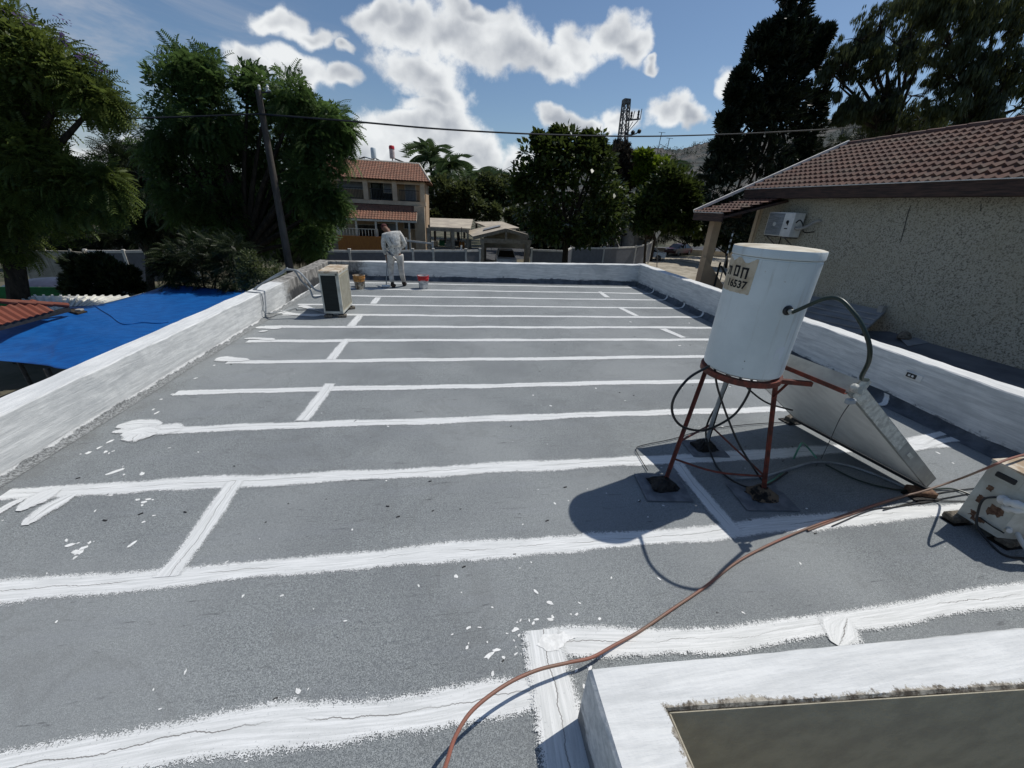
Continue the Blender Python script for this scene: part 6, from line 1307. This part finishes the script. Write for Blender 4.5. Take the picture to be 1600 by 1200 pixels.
for p0_, p1_ in (((988, 188), (992, 173)), ((1000, 187), (1003, 170))): b = MB(); b.bar(U(*p0_, Y=40), U(*p1_, Y=40), .05, .05); b.build('horn', M['galv'], py_)
b = MB(); b.tube(smooth_path([U(978, 210, Y=40), U(985, 211, Y=40), U(993, 209, Y=40), U(998, 206, Y=40)], 4), .06, 6); b.build('lamp_arm', M['galv'], py_)
for px, py in ((989, 207), (999, 205)): q = U(px, py, Y=39.9); b = MB(); b.lathe(tuple(q), [(.03, -.2), (.16, -.12), (.19, 0), (.14, .12), (.03, .18)], 12, axis=(.3, -.6, .5)); b.build('floodlight', M['dark'], py_, smooth=True)
tree('dead_ivy', 'tangle of dead grey-brown ivy wrapped round the lattice pylon', (pb[0], pb[1], GZ), [(967, 240, 12, 39.5), (958, 255, 15, 39.5), (975, 256, 15, 39.5), (965, 275, 17, 39.5), (952, 280, 10, 39.5), (980, 282, 13, 39.5), (966, 300, 17, 39.5), (966, 325, 17, 39.5)], 'dry', 61, clumps=26, per=18, size=.42, r0=.12, T=TUFT, cat='ivy')
o = thing('tree_stump', 'thick pale pruned tree trunk standing by the pylon foot', 'tree trunk', (U(983, 350, Y=46)[0], 46, GZ)); b = MB(); b.tube([(U(985, 370, Y=46)[0], 46, GZ), U(983, 345, Y=46), U(978, 318, Y=46)], [.75, .6, .5], 12); b.build('trunk', M['conc'], o, smooth=True); b = MB(); b.tube([U(983, 340, Y=46), U(992, 330, Y=46), U(1003, 318, Y=46)], [.28, .2, .12], 8); b.build('limb', M['conc'], o)
def street_pole(lab, foot, top_, Y, r, arm, m_):
    a, c_ = U(*foot, Y=Y), U(*top_, Y=Y); a = np.array([a[0], Y, GZ]); o = thing('street_lamp', lab, 'street lamp', a); b = MB(); b.tube([a, c_], [r*1.2, r*.8], 8); b.build('pole', m_, o, smooth=True)
    if arm: b = MB(); b.tube(smooth_path([U(*q, Y=Y) for q in arm], 4), r*.45, 6); b.build('arm', m_, o, smooth=True); q = U(*arm[-1], Y=Y); b = MB(); b.box((q[0], q[1], q[2]), (.75, .25, .14), bev=.04); b.build('lamp_head', M['white'], o)
    return o
street_pole('slim street pole with a raised arm, between the palms and the ficus', (800, 340), (803, 250), 60, .16, [(803, 262), (808, 252), (813, 244), (818, 239)], M['pole'])
street_pole('grey street lamp with a short curved arm rising over the tiled roof verge', (1321, 240), (1318, 198), 34, .07, [(1318, 200), (1317, 192), (1311, 188), (1297, 188)], M['galv'])
a = U(1345, 203, Y=36); o = thing('utility_pole', 'short leaning concrete pole just behind the clay tile ridge', 'utility pole', (a[0], 36, GZ)); b = MB(); b.bar((U(1330, 260, Y=36)[0], 36, GZ), a, .35, .28); b.build('pole', M['conc'], o); b = MB(); b.bar(a-[.6, 0, .3], a+[.6, 0, -.2], .08); b.build('cross_arm', M['galv'], o)
for k, (q0, q1, el) in enumerate((((1027, 232), (1034, 207), 0), ((1042, 236), (1046, 216), 1))):
    a, c_ = U(*q0, Y=55), U(*q1, Y=55); o = thing('roof_aerial', ['thin leaning aerial mast left of the crossbar aerial', 'television aerial with crossbars above the lime tree'][k], 'aerial', (a[0], 55, a[2]-3)); b = MB(); b.tube([a-[0, 0, 3], c_], .045, 5); b.build('mast', M['galv'], o)
    b = MB(); b.bar(c_-[.4, 0, 0], c_+[.5, 0, .0], .04)
    if el: b.bar(U(1031, 225, Y=55), U(1049, 234, Y=55), .04)
    b.build('crossbar', M['galv'], o)
# yield sign
a = U(1027, 415, Y=39); c_ = U(1027, 363, Y=39); o = thing('road_sign', 'triangular give-way sign seen from behind on a thin post at the street corner', 'road sign', (a[0], 39, GZ))
b = MB(); b.tube([(a[0], 39, GZ), (c_[0]+.02, 39, c_[2])], .04, 6); b.build('post', M['galv'], o); q = c_; b = MB(); v = [(q[0]-.48, 38.9, q[2]+.25), (q[0]+.48, 38.9, q[2]+.25), (q[0], 38.9, q[2]-.6)]; b.add(v+[(x, y+.03, z) for x, y, z in v], [(0, 1, 2), (5, 4, 3), (0, 3, 4, 1), (1, 4, 5, 2), (2, 5, 3, 0)]); b.build('plate', M['white'], o)
o = thing('bollard', 'chequered marker post standing in the shade behind the porch column', 'marker post', (U(1137, 380, Y=24)[0], 24, GZ)); q = U(1138, 390, Y=24); qt = U(1142, 360, Y=24)
for k in range(9):
    b = MB(); z0_ = q[2]-.4+k*(qt[2]-q[2]+.4)/9; b.tube([(q[0], 24, z0_), (q[0]+.01, 24, z0_+(qt[2]-q[2]+.4)/9)], .045, 8); b.build('band', M['white'] if k % 2 else M['dark'], o)
b = MB(); b.tube([(q[0], 24, GZ), (q[0], 24, q[2]-.4)], .04, 6); b.build('post', M['galv'], o)
# small boxes near pylon foot
for k, (px, m_) in enumerate(((975, 'galv'), (991, 'conc'))):
    q = U(px, 360, Y=47); o = thing('utility_cabinet', ['grey-blue service cabinet beside the pale pruned trunk', 'pale louvred meter cabinet right of the grey-blue one'][k], 'cabinet', (q[0], 47, GZ)); b = MB(); b.box((q[0], 47, -.3), (1.1, .5, 3.6), bev=.03); b.build('box', M[m_], o)
    b = MB()
    for j in range(3): b.box((q[0], 46.73, .4+j*.42), (.8, .03, .2))
    b.build('louvres', M['dark'], o)

# ------------------------------------------------------------------ cars
M['carw'] = mat('silver_car_paint', (.42, .46, .52), .25, var=.04, metal=.5, spec=.6); M['carb'] = mat('blue_grey_car_paint', (.14, .20, .26), .3, var=.05, metal=.3, spec=.6); M['carr'] = mat('dark_red_car_paint', (.07, .01, .012), .3, var=.1, spec=.6); M['caro'] = mat('white_car_paint', (.62, .63, .64), .3, var=.04, spec=.6)
def car(lab, px, py, rz, paint, Zg=GZ, Y=None):
    p = U(px, py, Z=Zg) if Y is None else U(px, py, Y=Y); p = np.array([p[0], p[1], Zg]); o = thing('parked_car', lab, 'car', p); Rz = Matrix.Rotation(rz, 3, 'Z')
    def put(vs): return [tuple(Rz @ Vector(v)+Vector(p)) for v in vs]
    prof_ = [(-2.1, .35), (-2.15, .62), (-2.05, .86), (-1.2, .95), (2.0, .93), (2.15, .7), (2.12, .35)]; cab = [(-1.25, .95), (-.55, 1.43), (.95, 1.45), (1.75, .95)]
    b = MB(); n = len(prof_); vs = [(x, s*(.86 if z < .9 else .80), z) for s in (-1, 1) for x, z in prof_]; b.add(put(vs), [tuple(range(n)), tuple(range(2*n-1, n-1, -1))]+[(i, (i+1) % n, n+(i+1) % n, n+i) for i in range(n)])
    n = 4; vs = [(x, s*(.78 if z < 1 else .62), z) for s in (-1, 1) for x, z in cab]; 
    b.add(put([(-.5, -.60, 1.44), (.9, -.60, 1.46), (.9, .60, 1.46), (-.5, .60, 1.44), (-.5, -.60, 1.40), (.9, -.60, 1.42), (.9, .60, 1.42), (-.5, .60, 1.40)]), [(0, 1, 2, 3), (4, 5, 6, 7), (0, 1, 5, 4), (2, 3, 7, 6), (1, 2, 6, 5), (0, 3, 7, 4)])
    for x0_, z0_, x1_, z1_ in ((-1.25, .95, -.5, 1.43), (.25, .95, .25, 1.44), (1.75, .95, .95, 1.44)):
        for s in (-1, 1): b.bar(*put([(x0_, s*.785, z0_), (x1_, s*.63, z1_)]), .05, .07)
    b.build('body', paint, o, smooth=True)
    b = MB(); b.add(put(vs), [tuple(range(n)), tuple(range(2*n-1, n-1, -1))]+[(i, (i+1) % n, n+(i+1) % n, n+i) for i in range(n)]); b.build('windows', M['wdark'], o)
    for x in (-1.35, 1.3):
        for s in (-1, 1):
            c_ = put([(x, s*.80, .32)])[0]; axw = tuple(Rz @ Vector((0, s, 0))); b = MB(); b.lathe(c_, [(.20, -.1), (.32, -.1), (.33, .06), (.22, .08)], 18, axis=axw); w_ = b.build('wheel', M['black'], o, smooth=True); b = MB(); b.lathe(c_, [(.20, .075), (.19, .09), (.02, .095)], 14, axis=axw); b.build('rim', M['galv'], w_)
    for s in (-1, 1):
        b = MB(); b.box(put([(-2.10, s*.62, .74)])[0], (.08, .3, .14), Rz, bev=.03); b.build('headlight', M['white'], o); b = MB(); b.box(put([(2.10, s*.64, .76)])[0], (.08, .24, .16), Rz, bev=.03); b.build('tail_light', M['red'], o)
    return o
car('silver car half hidden by the end post of the grey fence at the street corner', 1012, 394, 2.6, M['carw'], Y=46)
car('blue-grey car parked behind the grey fence right of the ficus', 935, 400, .15, M['carb'], Y=41.5)
car('dark red car deep in the shade beyond the give-way sign', 1062, 385, .5, M['carr'], Y=52)
car('white car glimpsed on the street under the jacaranda', 118, 352, .2, M['caro'], Y=66)
car('white vehicle by the brush above the carport roof', 778, 346, .3, M['caro'], Y=88)
car('car parked inside the carport', 790, 398, 1.5, M['caro'], Y=37)
for k, (x0_, x1_, Y_) in enumerate(((1010, 1110, 47),)):
    o = thing('garden_wall', 'low wall and dark planting strip at the far side of the paved corner', 'wall', (22, Y_, GZ)); b = MB(); q0, q1 = U(1015, 380, Y=54), U(1180, 385, Y=50); b.bar((q0[0], q0[1], GZ+.35), (q1[0], q1[1], GZ+.35), .25, .7); b.build('wall', M['beige2'], o); b = MB(); b.bar((q0[0], q0[1], GZ+.72), (q1[0], q1[1], GZ+.72), .32, .06); b.build('coping', M['conc'], o)

# ------------------------------------------------------------------ the worker
def skin(name, pts, edges, mat_, parent, lvl=2, root=0):
    org = wloc(parent); me = bpy.data.meshes.new(name); me.from_pydata([tuple(np.array(p[:3], float)-np.array(org)) for p in pts], edges, []); o = bpy.data.objects.new(name, me); C.objects.link(o); o.parent = parent; me.materials.append(mat_)
    m1 = o.modifiers.new('skin', 'SKIN'); m1.use_smooth_shade = True
    for i, p in enumerate(pts): r_ = p[3]; me.skin_vertices[0].data[i].radius = (r_, r_) if not isinstance(r_, tuple) else r_; me.skin_vertices[0].data[i].use_root = (i == root)
    m2 = o.modifiers.new('sub', 'SUBSURF'); m2.levels = lvl; m2.render_levels = lvl
    return o
FYp = 11.05
w = lambda px, py, dy=0.: U(px, py, Y=FYp+dy)
mn = thing('person', 'worker in pale clothes and dark boots, back turned, stooping over a roller pole', 'person', (w(618, 449)[0], FYp, 0))
def V4(p, r_): return (p[0], p[1], p[2], r_)
pel, wai, che, nec = w(617, 397), w(617.5, 386, .03), w(614, 371, .12), w(607.5, 363, .20)
hed = w(602.5, 357.5, .26); hd2 = w(599.5, 356, .33)
sL, sR, eL, eR, hL, hR = w(600, 369, .10), w(624, 365, .08), w(600, 387, .08), w(632.5, 382, .14), w(604.5, 402, .12), w(621, 390, .34)
hpL, hpR, kL, kR, aL, aR = w(611, 401), w(624, 401), w(610.5, 424, .04), w(627, 423, .02), w(613.5, 443, -.05), w(631, 441, .22)
pts = [V4(pel, .10), V4(wai, .10), V4(che, .12), V4(nec, .055), V4(hed, .085), V4(hd2, .075), V4(sL, .055), V4(eL, .042), V4(hL, .032), V4(sR, .055), V4(eR, .042), V4(hR, .032), V4(hpL, .065), V4(kL, .055), V4(aL, .04), V4(hpR, .065), V4(kR, .055), V4(aR, .04)]
ed = [(0, 1), (1, 2), (2, 3), (3, 4), (4, 5), (2, 6), (6, 7), (7, 8), (2, 9), (9, 10), (10, 11), (0, 12), (12, 13), (13, 14), (0, 15), (15, 16), (16, 17)]
for (hnd, idx, dr) in ((hL, 8, np.array([.02, .02, -1.])), (hR, 11, np.array([-.7, .3, -.6]))):
    dr = dr/np.linalg.norm(dr); sd_ = np.cross(dr, [0, 1, 0]); sd_ /= np.linalg.norm(sd_); pi_ = len(pts); pts.append(V4(hnd+dr*.07, .028)); ed.append((idx, pi_))
    for f in range(4):
        o_ = (f-1.5)*.017; L = [.062, .072, .068, .052][f]; k0 = len(pts); pts.append(V4(hnd+dr*(.105)+sd_*o_, .0095)); pts.append(V4(hnd+dr*(.105+L*.5)+sd_*o_+np.array([0, .012, 0]), .0085)); pts.append(V4(hnd+dr*(.105+L*.6)+sd_*o_+np.array([0, .04, 0]), .0075)); ed += [(pi_, k0), (k0, k0+1), (k0+1, k0+2)]
    k0 = len(pts); pts.append(V4(hnd+dr*.06+sd_*.035, .011)); pts.append(V4(hnd+dr*.095+sd_*.05+np.array([0, .02, 0]), .009)); ed += [(pi_, k0), (k0, k0+1)]
skin('body', pts, ed, M['skin'], mn)
sh = [V4(w(617, 404), .165), V4(wai, .155), V4(w(615.5, 378, .07), .150), V4(che, .148), V4(w(608, 365, .15), .085), V4(sL, .085), V4(w(599, 378, .08), .068), V4(eL, .064), V4(w(603, 398.5, .11), .052), V4(sR, .085), V4(w(629, 374, .10), .070), V4(eR, .066), V4(w(623, 388.5, .30), .052)]
skin('shirt', sh, [(0, 1), (1, 2), (2, 3), (3, 4), (3, 5), (5, 6), (6, 7), (7, 8), (3, 9), (9, 10), (10, 11), (11, 12)], M['cloth'], mn, root=2)
tr2 = [V4(w(617.5, 391), .150), V4(hpL, .130), V4(w(610.5, 412, .02), .092), V4(kL, .080), V4(w(611.5, 434, 0), .070), V4(w(613.5, 442, -.05), .062), V4(hpR, .130), V4(w(626, 412, .01), .092), V4(kR, .080), V4(w(629, 433, .10), .070), V4(w(631, 440, .2), .060)]
skin('trousers', tr2, [(0, 1), (1, 2), (2, 3), (3, 4), (4, 5), (0, 6), (6, 7), (7, 8), (8, 9), (9, 10)], mat('pale_trousers', (.56, .535, .49), .9, col2=(.34, .32, .29), scale=7, bump=.6, bscale=12), mn)
for fa_, an in ((aL, .5), (aR, .2)):
    z0_ = .045; skin('boot', [(fa_[0], fa_[1]-.03, .17, .058), (fa_[0], fa_[1]-.03, z0_+.02, .058), (fa_[0]+.02, fa_[1]+.10, z0_, .050), (fa_[0]+.03, fa_[1]+.19, z0_-.005, .042)], [(0, 1), (1, 2), (2, 3)], M['shoe'], mn)
skin('cap', [V4(hed+np.array([0, -.01, .03]), .092), V4(hd2+np.array([-.0, .02, .04]), .085), V4(hd2+np.array([-.05, .09, .01]), (.05, .05))], [(0, 1), (1, 2)], M['hair'], mn)
for s in (-1, 1):
    q = hed+np.array([s*.088, .01, -.01]); b = MB(); b.lathe(tuple(q), [(.004, -.012), (.022, -.006), (.026, .004), (.01, .012)], 10, axis=(s, -.2, 0)); b.build('ear', M['skin'], mn, smooth=True)
b = MB(); b.box(tuple(wai+np.array([0, -.165, -.02])), (.02, .01, .03)); b.bar(w(608, 371, -.10), w(613, 381, -.13), .014, .01); b.build('strap', M['dark'], mn)
po = thing('roller_pole', 'long thin paint roller held down to the roof by the stooping worker', 'paint roller', (w(603, 450)[0], FYp, 0))
a, c_ = hL+np.array([.0, .05, -.05]), np.array([w(604, 449)[0], FYp-.05, .05]); b = MB(); d_ = (a-c_)/np.linalg.norm(a-c_); b.tube([c_, a+d_*.35], .013, 8); b.build('handle', M['bluegrey'], po)
b = MB(); b.tube([c_+[-.11, 0, -.005], c_+[.11, 0, -.005]], .034, 12); b.build('roller', M['splash'], po, smooth=True)
b = MB(); b.tube([c_+[.12, 0, 0], c_+[.14, 0, .03], c_+[.10, 0, .07], c_+[0, 0, .08]], .005, 5); b.build('wire_frame', M['galv'], po)

# ------------------------------------------------------------------ darker planting that closes the gaps far off
tree('background_tree', 'dark broad tree behind the bead tree trunk, over the street', gp(420, 50), [(330, 330, 28, 46), (365, 345, 26, 46), (400, 330, 28, 46), (440, 335, 28, 46), (475, 345, 26, 46), (505, 330, 22, 46), (300, 345, 24, 46), (350, 300, 28, 46), (420, 300, 30, 46), (480, 300, 28, 46), (350, 375, 20, 44), (410, 375, 20, 44), (465, 378, 20, 44)], 'dark', 91, clumps=40, per=20, size=.8, r0=.25, T=LEAF)
tree('background_tree', 'dark far tree closing the view between the jacaranda and the bead tree', gp(200, 60), [(170, 320, 18, 58), (200, 310, 20, 58), (230, 305, 22, 58), (260, 315, 22, 58), (290, 330, 20, 58), (200, 345, 18, 58), (240, 345, 20, 58)], 'olive', 92, clumps=40, per=20, size=.85, r0=.25, T=LEAF)
tree('background_tree', 'black mass of foliage low behind the ficus and the pylon foot', gp(900, 44), [(830, 350, 22, 48), (865, 345, 24, 48), (905, 340, 24, 48), (945, 340, 24, 48), (985, 345, 22, 48), (840, 375, 20, 48), (880, 375, 20, 48), (920, 375, 20, 48), (955, 370, 18, 48), (1000, 330, 20, 44), (1040, 335, 22, 46), (1080, 335, 22, 46), (1110, 345, 22, 46)], 'dark', 93, clumps=44, per=22, size=.7, r0=.2, T=LEAF)
tree('background_tree', 'row of dark bushes standing behind the porch column of the stucco house', gp(1140, 40), [(1090, 372, 14, 44), (1115, 370, 16, 42), (1145, 372, 18, 40), (1170, 375, 18, 38), (1160, 350, 20, 40)], 'dark', 94, clumps=40, per=22, size=.6, r0=.15, T=LEAF)

# ------------------------------------------------------------------ groups of repeats
GR = dict(concrete_block='blocks under the outdoor air conditioners', black_pipe='black pipes round the water tank', grey_pipe='grey pipes on the roof', thin_cable='thin cables on the roof', thin_wire='thin far wires',
          parked_car='cars parked in the street', street_fence='grey street fences with pale posts', roof_collector='solar panels on the balcony house', roof_tank='tanks on the balcony house', stored_box='clutter stored under the carport',
          eucalyptus_tree='eucalyptus trees behind the stucco house', background_tree='far trees across the street', post='posts under the blue tarpaulin', wooden_block='blocks under the solar panel feet', roof_aerial='aerials above the lime tree',
          green_hose='green hoses by the solar panel', garden_hose='terracotta hoses', bucket='paint pails by the worker', utility_cabinet='cabinets by the pylon foot')
for o in list(C.objects):
    k = o.name.split('.')[0]
    if o.parent is None and k in GR and 'group' not in o.keys() and 'label' in o.keys(): o['group'] = GR[k]
